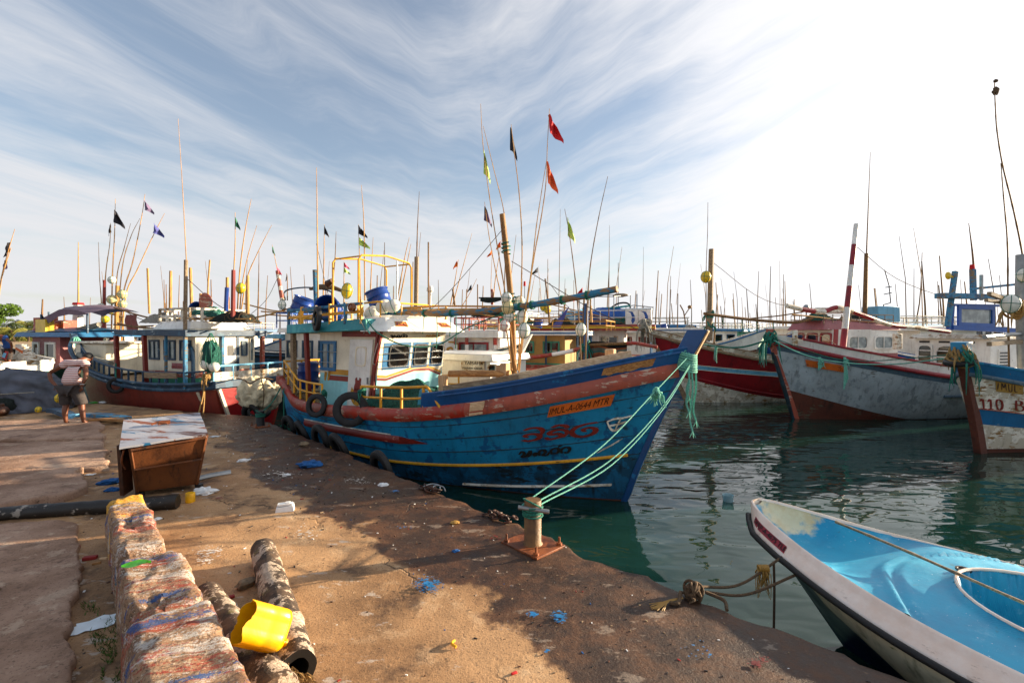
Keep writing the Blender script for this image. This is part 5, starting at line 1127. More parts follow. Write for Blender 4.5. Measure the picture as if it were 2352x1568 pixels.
def white_bow_boat():
    h=203; hv=V(math.cos(R(h)),math.sin(R(h)),0); o=V(10.95,11.35,0)-hv*9.5
    b=Boat('fishing_boat','peeling white and blue boat with tyre round its stem at the right edge','boat',(o.x,o.y),h,9.5,3.2,[(0,1.4),(.4,1.35),(.65,1.55),(.85,1.85),(1,2.18)],rake=.75,tr=.8,flare=.74)
    r=b.root; top=lambda u:b.zs(u); z1=lambda u:.36+.35*max(0,(u-.5)*2)**1.5; z2=lambda u:.62+.45*max(0,(u-.5)*2)**1.5
    b.band('keel_planking',-b.draft,lambda u:.10,'bottom',k=3); b.band('hull',lambda u:.1,z1,'white_old',k=3); b.band('hull_stripe',z1,z2,'frame_blue',k=2,off=.006); b.band('side_planking',z2,lambda u:top(u)-.28,'white_old',k=6,off=.01,rough=.03); b.band('bulwark',lambda u:top(u)-.28,top,'frame_blue',k=2,off=.02)
    b.strip('stripe_edge',lambda u:z2(u)+.015,.03,.025,'rail_red'); b.strip('rub_rail',lambda u:top(u)-.30,.08,.09,'slate'); b.strip('bulwark_cap',lambda u:top(u)+.01,.07,.06,'hull_blue',off=-.04); b.strip('plank_seam',lambda u:lerp(z2(u),top(u),.5),.016,.012,'bottom')
    b.inner(.4,'white_old','plank_old'); rows=[];m=MB()
    for i in range(14):
        z=lerp(-.4,2.3,i/13); x=b.stemx(z); rows.append([V(x-.16,-.10,z),V(x+.06,-.07,z),V(x+.06,.07,z),V(x-.16,.10,z)])
    m.grid(rows,cv=True); m.poly(rows[-1]); m.build('stem','bottom',r,angle=30,bevel=.01)
    m=MB(); x=b.stemx(2.2); m.hexa([V(x-.16,-.12,2.2),V(x+.1,-.12,2.2),V(x+.1,.12,2.2),V(x-.16,.12,2.2),V(x-.2,-.15,2.62),V(x+.12,-.15,2.60),V(x+.12,.15,2.60),V(x-.2,.15,2.62)]); m.build('stem_head','hull_blue',r,bevel=.02)
    m=MB(); knot(m,V(x,0,2.3),.19,14,.025,seed=51,tails=6,tl=.3); m.build('bow_lashing','rope_tan',r); m=MB(); knot(m,V(x+.05,.12,2.25),.16,10,.02,seed=52,tails=9,tl=.7); m.build('bow_lashing','rope_green',r)
    # hull number
    P=lambda px,py:None
    def fn(px0,py0,px1,py1,hh):
        def nu(px,py):
            bs=None
            for it in range(60,200):
                u=it/200; p=b.pt(u,1.1,1,.03); q=b.at(px,py,p.y); e_=abs(q.x-p.x)
                if bs is None or e_<bs[0]: bs=(e_,u,q.z)
            return bs[1],bs[2]
        ua,za=nu(px0,py0); ub,zb=nu(px1,py1)
        def f(x,y):
            u=lerp(ua,ub,x); z=lerp(za,zb,x)+(y-.5)*hh; p=b.pt(u,z,1,.022); q=b.pt(u+.004,z,1,.022); k=b.pt(u,z+.03,1,.022); n=(q-p).cross(k-p).normalized(); return p,(n if n.y>0 else -n)
        return f
    f=fn(2251,927,2370,932,.24)
    st=[[(.0,.75),(.05,.98),(.05,.05)],[(.0,.04),(.10,.04)],[(.14,.75),(.19,.98),(.19,.05)],[(.14,.04),(.24,.04)],[(.30,.5),(.32,.95),(.39,.95),(.42,.5),(.39,.05),(.33,.05),(.30,.5)]]
    st2=[        [(.70,.0),(.70,1.0)],[(.70,.98),(.80,.95),(.81,.62),(.71,.52)],[(.71,.52),(.84,.45),(.84,.05),(.70,.02)],[(.90,.5),(.92,.9),(.99,.9),(1.0,.5),(.98,.05),(.92,.05),(.90,.5)]]
    strokes('hull_number',st,'door_red',r,f,w=.055); strokes('hull_letters',st2,'door_red',r,f,w=.055)
    ff=fn(2290,885,2352,892,.26); m=MB(); rows=[]
    for i in range(6): rows.append([ff(i/5,0)[0],ff(i/5,1)[0]])
    m.grid(rows); o=m.build('registration_board','ochre',r); strokes('registration_text',[[(.05,.2),(.1,.8)],[(.2,.2),(.22,.8),(.28,.4),(.34,.8),(.36,.2)],[(.45,.8),(.47,.2),(.56,.2),(.58,.8)],[(.68,.8),(.68,.2),(.78,.2)],[(.84,.5),(.92,.5)]],'rust_dark',o,ff,w=.05)
    def fr(px,py,yl=.5): return b.at(px,py,yl)
    m=MB(); m.tube([fr(2352,860),fr(2346,700),fr(2347,585)],.11,10,sm=3); m.build('mast','galv',r)
    m=MB(); m.beam(fr(2272,674),fr(2338,698),.08,.08); m.beam(fr(2265,689),fr(2352,703),.07,.07); m.beam(fr(2272,790),fr(2360,783),.09,.09); m.build('cross_spar','plank_old',r)
    m=MB(); knot(m,fr(2333,708),.17,14,.026,seed=55,tails=6,tl=.4); m.build('spar_lashing','rope_tan',r)
    m=MB(); m.tube([fr(2262,774),fr(2320,768),fr(2370,766)],.05,7); m.build('bamboo_spar','galv',r)
    return b
Mb=white_bow_boat()
tyre(Mb.wld(V(Mb.stemx(2.2)+.02,0,2.16)),Mb.wld((.25,0,1))-Mb.wld((0,0,0)),.30,'tyre laid round the stem head of the peeling white boat',None,'rubber')
g='tall thin poles on the peeling white boat'
mp=lambda l,y=.5:[Mb.wld(Mb.at(a,c,y)) for a,c in l]
marker(mp([(2284,190),(2286,240),(2290,300),(2303,380),(2325,470),(2344,560),(2352,620),(2352,700)]),.03,.012,label='tallest curving pole at the right edge with a tuft near its tip',group=g,mat='bamboo_dk')
m=MB(); c=Mb.wld(Mb.at(2287,209,.5)); m.ell((0,0,0),(.07,.06,.09),12,8,ns=.5,nf=4); m.ell((0,0,.22),(.05,.03,.03),8,6,ns=.5); o=m.build('pole_tuft','rope_brown',None); o.location=c; tag(o,'brown tuft of cord tied near the top of the tallest pole','cord')
marker(mp([(2299,375),(2305,450),(2314,560),(2315,690),(2318,860)]),.028,.012,label='second thin pole at the right edge, standing behind the white float',group=g,mat='bamboo_dk')
floatbuoy('float',Mb.wld(Mb.at(2321,698,.7)),.17,'float_white','white float under the crossed spars at the right edge','floats at the right edge'); floatbuoy('float',Mb.wld(Mb.at(2350,632,.6)),.13,'float_white','white float tied high on the thick grey mast at the right edge','floats at the right edge')
gm=[J.wld(J.at(a,c,.9)) for a,c in ((1626,465),(1625,540),(1622,620),(1622,735),(1621,790))]
marker(gm,.025,.01,label='thin pole beside the rough mast of the maroon boat, with a yellow float',group=None,mat='bamboo_dk')
floatbuoy('float',J.wld(J.at(1621.5,636,.9)),.19,'float_yellow','amber yellow float on the thin pole beside the rough mast','floats in the air above far boats',long=1.2)
# ---------------------------------------------------------------- boats behind
def bg(name_label,org,head,L,B,sheer,bands,cabin=None,canopy=None,rail=None,extra=None,near=-1,stem='white',group=None,rake=1.2,capm='white_old',inn='white_old',mesh_detail=24,name='fishing_boat'):
    b=Boat(name,name_label,'boat',org,head,L,B,sheer,rake=rake,group=group,near=near,flare=.72); r=b.root
    zf=lambda q:(lambda u,d=q[1]:b.zs(u)-d) if isinstance(q,tuple) else (lambda u:q)
    for i,bd in enumerate(bands): b.band('hull' if i==0 else 'hull_band',zf(bd[0]),zf(bd[1]),bd[2],off=.006*i,k=4,nu=mesh_detail)
    b.strip('rub_rail',lambda u:b.zs(u)-.12,.07,.09,capm,nu=mesh_detail); b.strip('bulwark_cap',lambda u:b.zs(u)+.02,.05,.05,capm,off=-.04,nu=mesh_detail)
    b.inner(.45,inn,'plank_old')
    rows=[];m=MB(); zt=b.zs(1)+.28
    for i in range(8):
        z=lerp(-.4,zt,i/7); x=b.stemx(z); rows.append([V(x-.12,-.07,z),V(x+.05,-.05,z),V(x+.05,.05,z),V(x-.12,.07,z)])
    m.grid(rows,cv=True); m.poly(rows[-1]); m.build('stem',stem,r,angle=30)
    q=None
    if cabin:
        c=dict(hw=.95,z0=1.1,z1=2.8,mat='white',win='navy',glass='glass_dark',lean=.1,n=3,nf=3,mat2=None,zs=None,roof='white',over=.3); c.update(cabin)
        q=house(r,c['x0'],c['x1'],c['hw'],c['z0'],c['z1'],c['mat'],lean1=c['lean'],zsplit=c['zs'],mat2=c['mat2'],name='deckhouse_wall')
        for side in ('stb','port'):
            for k in range(c['n']):
                a0=(k+.14)/c['n']; a1=(k+.80)/c['n']; window(r,subquad(q[side],a0,a1,.50,.84),c['win'],c['glass'],fw=.07,th=.04,mull=1)
        for k in range(c['nf']):
            a0=(k+.14)/c['nf']; a1=(k+.86)/c['nf']; window(r,subquad(q['fore'],a0,a1,.52,.86),c['win'],c['glass'],fw=.06,th=.04,rnd=True)
        if c['roof']: roofslab(r,c['x0']-c['over'],c['x1']+c['over']+c['lean'],c['hw']+c['over']*.7,c['z1']-.01,.16,c['roof'],crown=.06,inset=.05)
    if canopy:
        c=dict(hw=1.3,th=.16,mat='white',post='navy',pw=.08,zb=1.2); c.update(canopy); m=MB()
        m.hexa([V(c['x0'],-c['hw'],c['z']),V(c['x1'],-c['hw'],c['z']),V(c['x1'],c['hw'],c['z']),V(c['x0'],c['hw'],c['z']),V(c['x0'],-c['hw'],c['z']+c['th']),V(c['x1'],-c['hw'],c['z']+c['th']),V(c['x1'],c['hw'],c['z']+c['th']),V(c['x0'],c['hw'],c['z']+c['th'])]); m.build('canopy',c['mat'],r,bevel=.01)
        if c.get('stripe'):
            m=MB(); z=c['z']+c['th']*.5; m.hexa([V(c['x0']-.01,-c['hw']-.012,z-.035),V(c['x1']+.012,-c['hw']-.012,z-.035),V(c['x1']+.012,c['hw']+.012,z-.035),V(c['x0']-.01,c['hw']+.012,z-.035),V(c['x0']-.01,-c['hw']-.012,z+.035),V(c['x1']+.012,-c['hw']-.012,z+.035),V(c['x1']+.012,c['hw']+.012,z+.035),V(c['x0']-.01,c['hw']+.012,z+.035)]); m.build('canopy_stripe',c['stripe'],r)
        for x in c.get('px',(c['x0']+.1,c['x1']-.1)):
            for y in (-c['hw']+.08,c['hw']-.08):
                m=MB(); n=6
                m.tube([V(x,y,lerp(c['zb'],c['z'],k/n)) for k in range(n+1)],c['pw']*.6,4,mi=lambda t:int(t*5.9)%2 if c.get('post2') else 0); m.build('canopy_post',[c['post'],c.get('post2') or c['post']],r,angle=30)
    if rail:
        c=dict(mat='white',h=.5,n=5); c.update(rail); x0,x1,hw,z=c['x0'],c['x1'],c['hw'],c['z']
        railing(r,[V(x0,-hw,z),V(x1,-hw,z),V(x1,hw,z),V(x0,hw,z),V(x0,-hw,z)],c['h'],14,c['mat'],r=.025,mids=1,name='roof_railing')
    return b,r,q
def bpole(b,x0,y0,x1,y1,yl,r0,r1,mat,nm='mast',mid=0):
    r0*=.8; r1*=.7; m=MB(); m.tube([b.at(x0,y0,yl),b.at((x0+x1)/2+mid,(y0+y1)/2,yl),b.at(x1,y1,yl)],[r0,r1],6,sm=4); return m.build(nm,mat,b.root)
def flagpole(b,pts,r0,r1,mat,flags,yl=0):
    r0*=.8; r1*=.7; m=MB(); m.tube([b.at(x,y,yl) for x,y in pts],[r0,r1],6,sm=5); o=m.build('flag_pole',mat,b.root)
    for (x,y,w,h,col,dx) in flags:
        f=MB(); flagmesh(f,b.at(x,y,yl),(dx,.2,0),w,h,seed=x); f.build('flag',col,o)
    return o
SH=[(0,1.45),(.3,1.4),(.6,1.6),(.85,2.1),(1,2.5)]
# white boat with navy windows between the red and the blue boats
E,r,q=bg('white cabin boat with navy windows seen between the dark red and blue boats',(-8.6,18.9),-28,9,3.0,SH,[(0,.5,'dkhull'),(.5,('s',.35),'maroon'),(('s',.35),('s',0),'dkhull')],dict(x0=1.0,x1=4.2,hw=1.05,z0=1.05,z1=2.85,mat='white',win='navy',glass='glass_pale',n=4,zs=1.35,mat2='green',over=.25),dict(x0=-.3,x1=1.0,z=2.62,mat='skyblue',post='rail_faded',hw=1.25),dict(x0=.6,x1=4.2,hw=1.1,z=3.0,mat='bright_blue',h=.55))
strokes('painted_scroll',[[(.05,.5),(.2,.9),(.35,.5),(.2,.2),(.1,.5)],[(.4,.5),(.5,.9),(.7,.8),(.65,.4),(.5,.3)],[(.75,.3),(.85,.8),(.98,.5),(.85,.2)],[(.1,.05),(.5,.15),(.9,.05)]],'gold',r,lambda x,y,q=q:(wallpt(q['stb'],.55+.3*x,.12+.26*y)+qnorm(q['stb'])*.02,qnorm(q['stb'])),w=.12)
m=MB(); m.tube([E.at(655,690,0),E.at(656,668,0),E.at(700,660,0),E.at(745,665,0),E.at(765,672,0)],.03,6,sm=4); m.build('awning_frame','navy',r)
m=MB(); m.tube([E.at(712,664,0),E.at(735,659,0),E.at(765,661,0),E.at(795,672,0)],[.05,.11,.09,.05],7,sm=6); m.build('rolled_awning','rope_brown',r)
m=MB(); m.tube([E.at(600,715,0),E.at(640,718,0),E.at(690,722,0)],.03,5); m.tube([E.at(560,697,0),E.at(620,712,0),E.at(660,716,0)],.03,5,sm=4); m.tube([E.at(565,733,0),E.at(620,722,0),E.at(675,705,0)],.035,5,sm=4); m.build('bamboo_spar','bamboo',r)
m=MB(); n=10; m.tube([E.at(652,712,0).lerp(E.at(637,622,0),k/n) for k in range(n+1)],[.085,.07],7,mi=lambda t:int(t*7)%2); m.build('striped_mast',['rail_faded','white_old'],r)
flagpole(E,[(650,690),(637,620),(625,562)],.03,.01,'bamboo',[(635,612,.28,.32,'flag_pink',1),(626,566,.14,.32,'flag_green',1)])
flagpole(E,[(660,690),(660,640),(658,628)],.03,.012,'bamboo_dk',[(659,630,.1,.25,'flag_black',-1)])
drum(E.wld(E.at(694,704,.3)),.40,.75,RY(.35),'large open blue drum on the cabin roof behind the wheelhouse')
floatbuoy('float',E.wld(E.at(648,700,-.3)),.15,'float_white','white float at the foot of the leaning striped mast','floats on the white cabin boat'); floatbuoy('float',E.wld(E.at(797,668,-.2)),.2,'float_yellow','yellow float hanging beside the yellow frame of the blue boat','floats on the white cabin boat',long=1.4)
# low white cabin boat lying alongside
Gb,r,q=bg('low white boat with engine maker board moored alongside behind the blue boat',(.55,12.35),147,7.0,2.5,[(0,1.2),(.4,1.15),(.7,1.35),(1,2.0)],[(0,('s',.3),'hull_blue'),(('s',.3),('s',0),'white')],dict(x0=.75,x1=3.3,hw=.85,z0=.9,z1=2.12,mat='white',win='white_old',glass='glass_dark',n=0,nf=2,lean=-.25,over=.12),None,None,capm='rail_red',near=1)
A0=Gb.at(1062,836,.87); A1=Gb.at(1112,838,.87)
m=MB(); z0=A0.z-.12; m.box(((A0.x+A1.x)/2,.885,A0.z),(abs(A1.x-A0.x)+.04,.02,.30)); bd=m.build('engine_board','white_old',r)
text_mesh('engine_text','YAMAHA','lettering',.12,bd,V(A0.x-.09,.90,A0.z-.0),V((A1.x-A0.x)+.10,0,0),V(0,0,1),fit=True); text_mesh('engine_text','MARINE DIESEL','lettering',.06,bd,V(A0.x-.04,.90,A0.z-.11),V((A1.x-A0.x)+.06,0,0),V(0,0,1),fit=True)
window(r,[Gb.at(1120,856,.87),Gb.at(1140,856,.87),Gb.at(1141,836,.87),Gb.at(1122,836,.87)],'white_old','glass_dark',fw=.03,th=.03,rnd=True); window(r,[Gb.at(1147,855,.87),Gb.at(1164,855,.87),Gb.at(1166,835,.87),Gb.at(1150,835,.87)],'white_old','glass_dark',fw=.03,th=.03,rnd=True)
# red and white posted boat
Fb,r,q=bg('boat with red and white banded posts and dark red shutters behind the wheelhouse',(1.3,16.8),155,8,2.9,SH,[(0,('s',.35),'skyblue'),(('s',.35),('s',0),'rail_red')],dict(x0=1.5,x1=5.0,hw=1.0,z0=1.2,z1=2.75,mat='white',win='maroon',glass='glass_pale',n=2,over=.15),dict(x0=1.35,x1=3.2,z=2.66,th=.22,mat='white',post='rail_red',post2='white',hw=1.3,px=(1.5,2.6,3.05),pw=.12),dict(x0=1.4,x1=3.1,hw=1.2,z=2.9,mat='rail_red',h=.45),capm='rail_red')
for (a,c) in ((.42,.6),(.42,.25)):
    strokes('painted_crescent',[[(0.2,1),(.9,.9),(1,.3),(.4,0),(.1,.3),(.4,.45),(.55,.25)]],'gold',r,lambda x,y,q=q,a=a,c=c:(wallpt(q['port'],a+.14*x,c+.24*y)+qnorm(q['port'])*.02,qnorm(q['port'])),w=.22)
m=MB(); m.beam(Fb.at(1100,826,1.4),Fb.at(1172,826,1.4),.05,.42); m.build('deck_board','plank_old',r)
m=MB(); m.beam(Fb.at(1100,684,0),Fb.at(1151,684,0),.05,.05); rows=[[Fb.at(1103+6*i,683+ (3+3*math.sin(i*.45))*j/3+ (j*1.2),.2) for i in range(9)] for j in range(5)]; m.grid(rows); m.build('torn_canopy','net_dark',r); bpole(Fb,1097,735,1097,653,0,.03,.03,'bamboo_dk')
flagpole(Fb,[(1035,700),(1046,640),(1053,596)],.03,.01,'bamboo',[(1051,598,.22,.28,'flag_neon',1)]); flagpole(Fb,[(1040,700),(1064,610),(1084,536)],.025,.008,'bamboo',[]); flagpole(Fb,[(1060,705),(1078,675),(1095,640)],.02,.01,'bamboo',[(1083,653,.2,.25,'flag_black',1)])
flagpole(Fb,[(1132,700),(1138,640),(1153,550)],.03,.01,'bamboo',[(1150,552,.2,.3,'flag_neon',1)]); flagpole(Fb,[(1128,690),(1128,640),(1131,574)],.02,.008,'bamboo',[(1129,576,.2,.2,'flag_neon',1)])
bpole(Fb,1131,700,1130,664,0,.07,.08,'rail_red'); bpole(Fb,1045,705,1040,664,0,.05,.05,'bamboo_dk')
# yellow and teal cabin boat
Hb,r,q=bg('boat with mustard and teal cabin under a long white and blue roof',(4.0,21.6),160,9,3.1,SH,[(0,('s',.4),'skyblue'),(('s',.4),('s',0),'rail_red')],dict(x0=1.4,x1=6.0,hw=1.1,z0=1.15,z1=2.72,mat='ochre',win='green',glass='glass_dark',n=4,zs=1.5,mat2='green',roof=None),dict(x0=.6,x1=6.6,z=2.72,th=.2,mat='white',stripe='frame_blue',post='navy',hw=1.4,px=(.8,2.2,4.2,6.3)),dict(x0=-.4,x1=5.6,hw=1.3,z=2.93,mat='gold',h=.42),capm='rail_red')
m=MB(); n=10
m.tube([Hb.at(x,y,2.0) for x,y in ((1108,835),(1160,828),(1210,822),(1262,815),(1312,806),(1345,797))],.085,8,mi=lambda t:int(t*4.99)%2,sm=8); m.build('striped_spar',['rail_red','white'],r)
m=MB(); m.hexa([Hb.at(1247,753,-1.5),Hb.at(1315,752,-1.5),Hb.at(1315,752,-1.5)+V(0,1,0),Hb.at(1247,753,-1.5)+V(0,1,0),Hb.at(1247,732,-1.2),Hb.at(1262,705,-1.2),Hb.at(1262,705,-1.2)+V(0,.3,0),Hb.at(1247,732,-1.2)+V(0,.3,0)]) if 0 else m.poly([Hb.at(1265,752,1.3),Hb.at(1288,752,1.3),Hb.at(1308,702,1.3)]); m.build('folded_pennant','flag_blue',r)
flagpole(Hb,[(1243,690),(1240,650),(1236,612)],.02,.01,'bamboo',[(1235,614,.35,.3,'flag_black',1)]); flagpole(Hb,[(1262,745),(1258,690),(1252,640)],.06,.05,'bamboo_dk',[]); flagpole(Hb,[(1218,690),(1225,650),(1232,616)],.02,.01,'bamboo',[(1230,618,.12,.2,'flag_green',1)])
for px,y1 in ((1287,480),(1400,517),(1298,640),(1200,640)): bpole(Hb,px-4 if px<1300 else px-2,740,px,y1,.2,.03,.008,'bamboo_dk','whip_pole')
m=MB(); m.lathe(Hb.at(1205,651,0),[(0,.1),(.05,.1),(.06,-.12),(0,-.12)],10); m.build('mast_light','flag_red',r); bpole(Hb,1205,700,1205,655,0,.02,.02,'black')
for i,(x,y) in enumerate(((1252,735),(1262,742))): floatbuoy('float',Hb.wld(Hb.at(x-4,y-32,-.5)),.16,'float_yellow',('upper','lower')[i]+' of the two small yellow floats over the mustard cabin','floats over the mustard cabin',long=1.4)
# red and yellow roofed boat
Ib,r,q=bg('white cabin boat under a wide red roof with a yellow stripe',(7.1,25.0),163,9.5,3.4,[(0,1.6),(.4,1.6),(.7,1.9),(1,2.7)],[(0,('s',.5),'skyblue'),(('s',.5),('s',.25),'white'),(('s',.25),('s',0),'frame_blue')],dict(x0=1.2,x1=5.4,hw=1.1,z0=1.3,z1=2.95,mat='white',win='white_old',glass='glass_dark',n=3,roof=None),dict(x0=-.3,x1=6.4,z=2.95,th=.3,mat='rail_red',stripe='float_yellow',post='frame_blue',hw=1.6,px=(-.1,2.8,6.2)),dict(x0=.2,x1=6.2,hw=1.5,z=3.25,mat='white',h=.7),capm='rail_red')
for k,px in enumerate((1452,1482)):
    c=Ib.wld(Ib.at(px,728,.9)); e=empty('ice_box',c,('left','right')[k]+' of two tall white cabinets with a blue swoosh on the red roof','cabinet','white cabinets on the red roof'); m=MB(); m.box((0,0,0),(.62,.5,.78),rot=R(-20)); m.build('body','white',e,bevel=.03); m=MB(); m.box((0,0,.41),(.66,.54,.06),rot=R(-20)); m.build('lid','seawhite',e,bevel=.02)
    rt=Matrix.Rotation(R(-20),3,'Z'); m=MB(); 
    pts=[(-.22,.3),(-.05,.2),(0.02,0),(-.02,-.2),(.05,-.36),(.16,-.2),(.15,.05),(.05,.25)]; m.poly([rt@V(x,-.256,z) for x,z in pts]); m.build('swoosh_mark','bright_blue',e)
c=Ib.wld(Ib.at(1395,732,0)); e=empty('tarp_pile',c,'crumpled bright blue tarpaulin heaped on the red roof','tarpaulin'); m=MB(); m.ell((0,0,0),(1.9,.8,.55),30,12,ns=.35,nf=4); m.build('sheet','bright_blue',e)
c=Ib.wld(Ib.at(1325,735,.3)); e=empty('tarp_pile',c,'pale blue plastic sheeting bundled beside the bright blue heap','tarpaulin'); m=MB(); m.ell((0,0,0),(.9,.6,.5),26,12,ns=.6,nf=5); m.build('sheet','skyblue',e)
m=MB(); P4=[(1331,680),(1331,677),(1448,677),(1448,680)]
for (x,yl) in ((1331,1.2),(1365,-1.2),(1410,1.2),(1448,-1.2)): m.tube([Ib.at(x,735,yl),Ib.at(x,677+ (4 if yl>0 else 0),yl)],.025,6)
m.tube([Ib.at(1331,681,1.2),Ib.at(1365,677,-1.2),Ib.at(1448,677,-1.2),Ib.at(1410,681,1.2),Ib.at(1331,681,1.2)],.025,6); m.build('tube_frame','galv',r)
m=MB(); m.tube([Ib.at(1370,709,0),Ib.at(1410,707,0),Ib.at(1448,702,0)],.06,6); m.build('rolled_awning','teal',r); m=MB(); m.tube([Ib.at(1397,712,0),Ib.at(1420,697,0),Ib.at(1445,699,0),Ib.at(1449,730,0)],.05,6,sm=5); m.build('bent_pipe','black',r)
m=MB(); c=Ib.at(1425,678,0); m.ell(c,(.4,.15,.1),14,8,ns=.3); m.build('roof_lamp','plank_old',r)
flagpole(Ib,[(1356,740),(1356,700),(1358,665)],.06,.06,'bamboo',[(1330,668,.35,.5,'flag_red',.6),(1338,660,.4,.4,'flag_red',.8)])
bpole(Ib,1463,735,1463,675,0,.04,.04,'navy')
# blue striped-roof boat, then banded cloth spar boat
Nb,r,q=bg('boat with white and blue striped roof and brown shutters beyond the cloth',(12.2,29.6),163,9.5,3.3,SH,[(0,('s',.5),'skyblue'),(('s',.5),('s',0),'bright_blue')],dict(x0=1,x1=5.5,hw=1.15,z0=1.3,z1=2.85,mat='white',win='oxide',glass='glass_dark',n=4,roof=None),dict(x0=.2,x1=6.6,z=2.85,th=.3,mat='white',stripe='frame_blue',post='navy',hw=1.6,px=(.4,3.2,6.4)),None,capm='maroon')
m=MB()
for (x,yl) in ((1438,-1),(1456,1),(1478,-1),(1500,1)): m.tube([Nb.at(x-4,750,yl),Nb.at(x,704,yl)],.03,6)
m.tube([Nb.at(1438,704,-1),Nb.at(1456,701,1),Nb.at(1500,706,1),Nb.at(1478,703,-1)],.03,6); m.build('tube_frame','galv',r)
m=MB(); m.tube([Nb.at(1439,726,0),Nb.at(1460,722,0),Nb.at(1498,726,0)],[.2,.3,.2],8,sm=6); m.build('rolled_awning','flag_blue',r)
for k,px in enumerate((1455,1475)):
    c=Nb.wld(Nb.at(px,745,0)); e=empty('folding_chair',c,('left','right')[k]+' of two striped deck chairs on the roof under the dark rolled awning','chair','deck chairs on the striped roof'); m=MB(); m.beam(V(-.3,0,-.2),V(.3,0,.5),.5,.05); m.build('backrest','slate',e); m=MB(); m.beam(V(-.5,0,-.1),V(-.1,0,-.12),.5,.05); m.build('seat','slate',e); m=MB(); m.beam(V(-.45,-.25,-.4),V(.1,-.25,.1),.04,.04); m.beam(V(.1,-.25,-.4),V(-.3,-.25,-.1),.04,.04); m.build('leg','bamboo_dk',e)
for px,y1,c in ((1478,567,.02),(1555,-1,0)):
    if y1>0: bpole(Nb,px-2,745,px,y1,.3,.035,.01,'bamboo_dk','whip_pole')
bpole(Nb,1536,760,1541,665,0,.04,.03,'bamboo_dk'); bpole(Nb,1556,760,1557,674,0,.05,.04,'bamboo_dk'); bpole(Nb,1553,700,1563,605,.1,.02,.008,'bamboo','whip_pole'); 
m=MB(); m.tube([Nb.at(1575,745,0),Nb.at(1570,715,0),Nb.at(1562,700,0)],.04,5); m.tube([Nb.at(1572,725,0),Nb.at(1583,708,0)],.03,5); m.ell(Nb.at(1584,705,0),.12,8,6); m.build('lamp_bracket','bamboo_dk',r)
# boat carrying the banded blue post and striped cloth
Cb,r,q=bg('low boat with blue bow and brown rail just beyond the long board',(2.75,13.45),152,5.8,1.9,[(0,1.3),(.4,1.2),(.7,1.35),(1,1.9)],[(0,('s',.35),'skyblue'),(('s',.35),('s',0),'door_red')],None,None,None,capm='plank_old')
bpole(Cb,1346,862,1346,697,-.3,.10,.085,'blue_deep','painted_post'); bpole(Cb,1336,868,1342,680,-.3,.045,.04,'bamboo_dk'); bpole(Cb,1358,740,1357,702,0,.05,.04,'bamboo')
m=MB(); pts=[Cb.at(x,y,-.4) for x,y in ((1440,788),(1460,788),(1480,792),(1498,795),(1510,797))]; m.tube(pts,.05,7,sm=4); m.build('red_spar','rail_red',r); m=MB(); m.tube([Cb.at(1340,793,-.4),Cb.at(1442,788,-.4)],.045,7); m.build('cross_spar','bamboo_dk',r)
m=MB(); knot(m,Cb.at(1344,795,-.4),.16,14,.022,seed=61,tails=8,tl=.9); m.build('lashing','rope_green',r)
e=empty('cloth',Cb.wld(Cb.at(1395,790,-.45)),'striped brown, green and black cloth hung over a spar beyond the long board','cloth'); m=MB(); C0=Cb.wld(Cb.at(1348,786,-.45))-e.location; C1=Cb.wld(Cb.at(1441,786,-.45))-e.location; dn=Cb.wld(Cb.at(1395,838,-.45))-Cb.wld(Cb.at(1395,786,-.45)); rows=[]
for j in range(15):
    rows.append([C0.lerp(C1,i/16)+dn*(j/14)*(1+.04*math.sin(i*.8))+V(0,0,.03*math.sin(PI*i/8)) +V(-.3,.95,0)*.05*math.sin(i*1.3+j*.12)*(.3+j/14) for i in range(17)])
mats=['black','orange','oxide','slate','green','oxide','rail_faded','black','slate']
m.grid(rows,mi=lambda i,j:[0,0,0,1,3,3,4,6,2,2,2,0,3,3][i]); 
plain('cloth_rust','6a3520',rough=.95); plain('cloth_grey','4c544c',rough=.95); plain('cloth_teal','28504a',rough=.95); plain('cloth_black','0c0a0a',rough=.95); plain('cloth_orange','7a4020',rough=.95)
m.build('weave',['cloth_black','cloth_orange','cloth_rust','cloth_grey','cloth_teal','cloth_rust','cloth_orange'],e)
for k,(px,rr) in enumerate(((1322,.34),(1379,.24))):
    floatbuoy('float',Cb.wld(Cb.at(px,858+k*-3,-1.0)),rr,'seawhite',('larger','smaller')[k]+' white plastic ball showing above the long board','white balls behind the long board',rope='float_white',long=1.0,cat='float')
# ------------------------------------------------ left side: green hull, dark hull with awning
Lb,r,q=bg('pale green boat with a white rim and an emblem, cut by the left edge',(-18.6,18.6),183,7.5,2.8,[(0,1.75),(.15,2.0),(.4,2.6),(1,3.6)],[(0,.55,'dkhull'),(.55,1.05,'seagreen'),(1.05,('s',.45),'seagreen'),(('s',.45),('s',0),'white')],None,None,None,near=1,stem='seagreen',capm='white')
ee=Lb.at(9,815,1.42); m=MB(); m.poly([Lb.at(x,y,1.46) for x,y in ((2,822),(12,806),(20,807),(14,826))]); o=m.build('emblem','crimson',r); m=MB(); m.poly([Lb.at(x,y,1.48) for x,y in ((4,820),(8,810),(15,811),(11,822))]); m.build('emblem_bird','skyblue',o)
m=MB(); m.poly([Lb.at(x,y,1.46) for x,y in ((36,797),(53,806),(52,812),(35,802))]); m.build('registration_board','orange',r)
m=MB(); c=Lb.at(70,828,1.0)
for k in range(9): m.box(Lb.at(50+3.5*k,797+4.4*k+4*math.sin(k*2),1.1),(.25,.25,.22),rot=k*.7)
m.build('deck_clutter','white_old',r,bevel=.03)
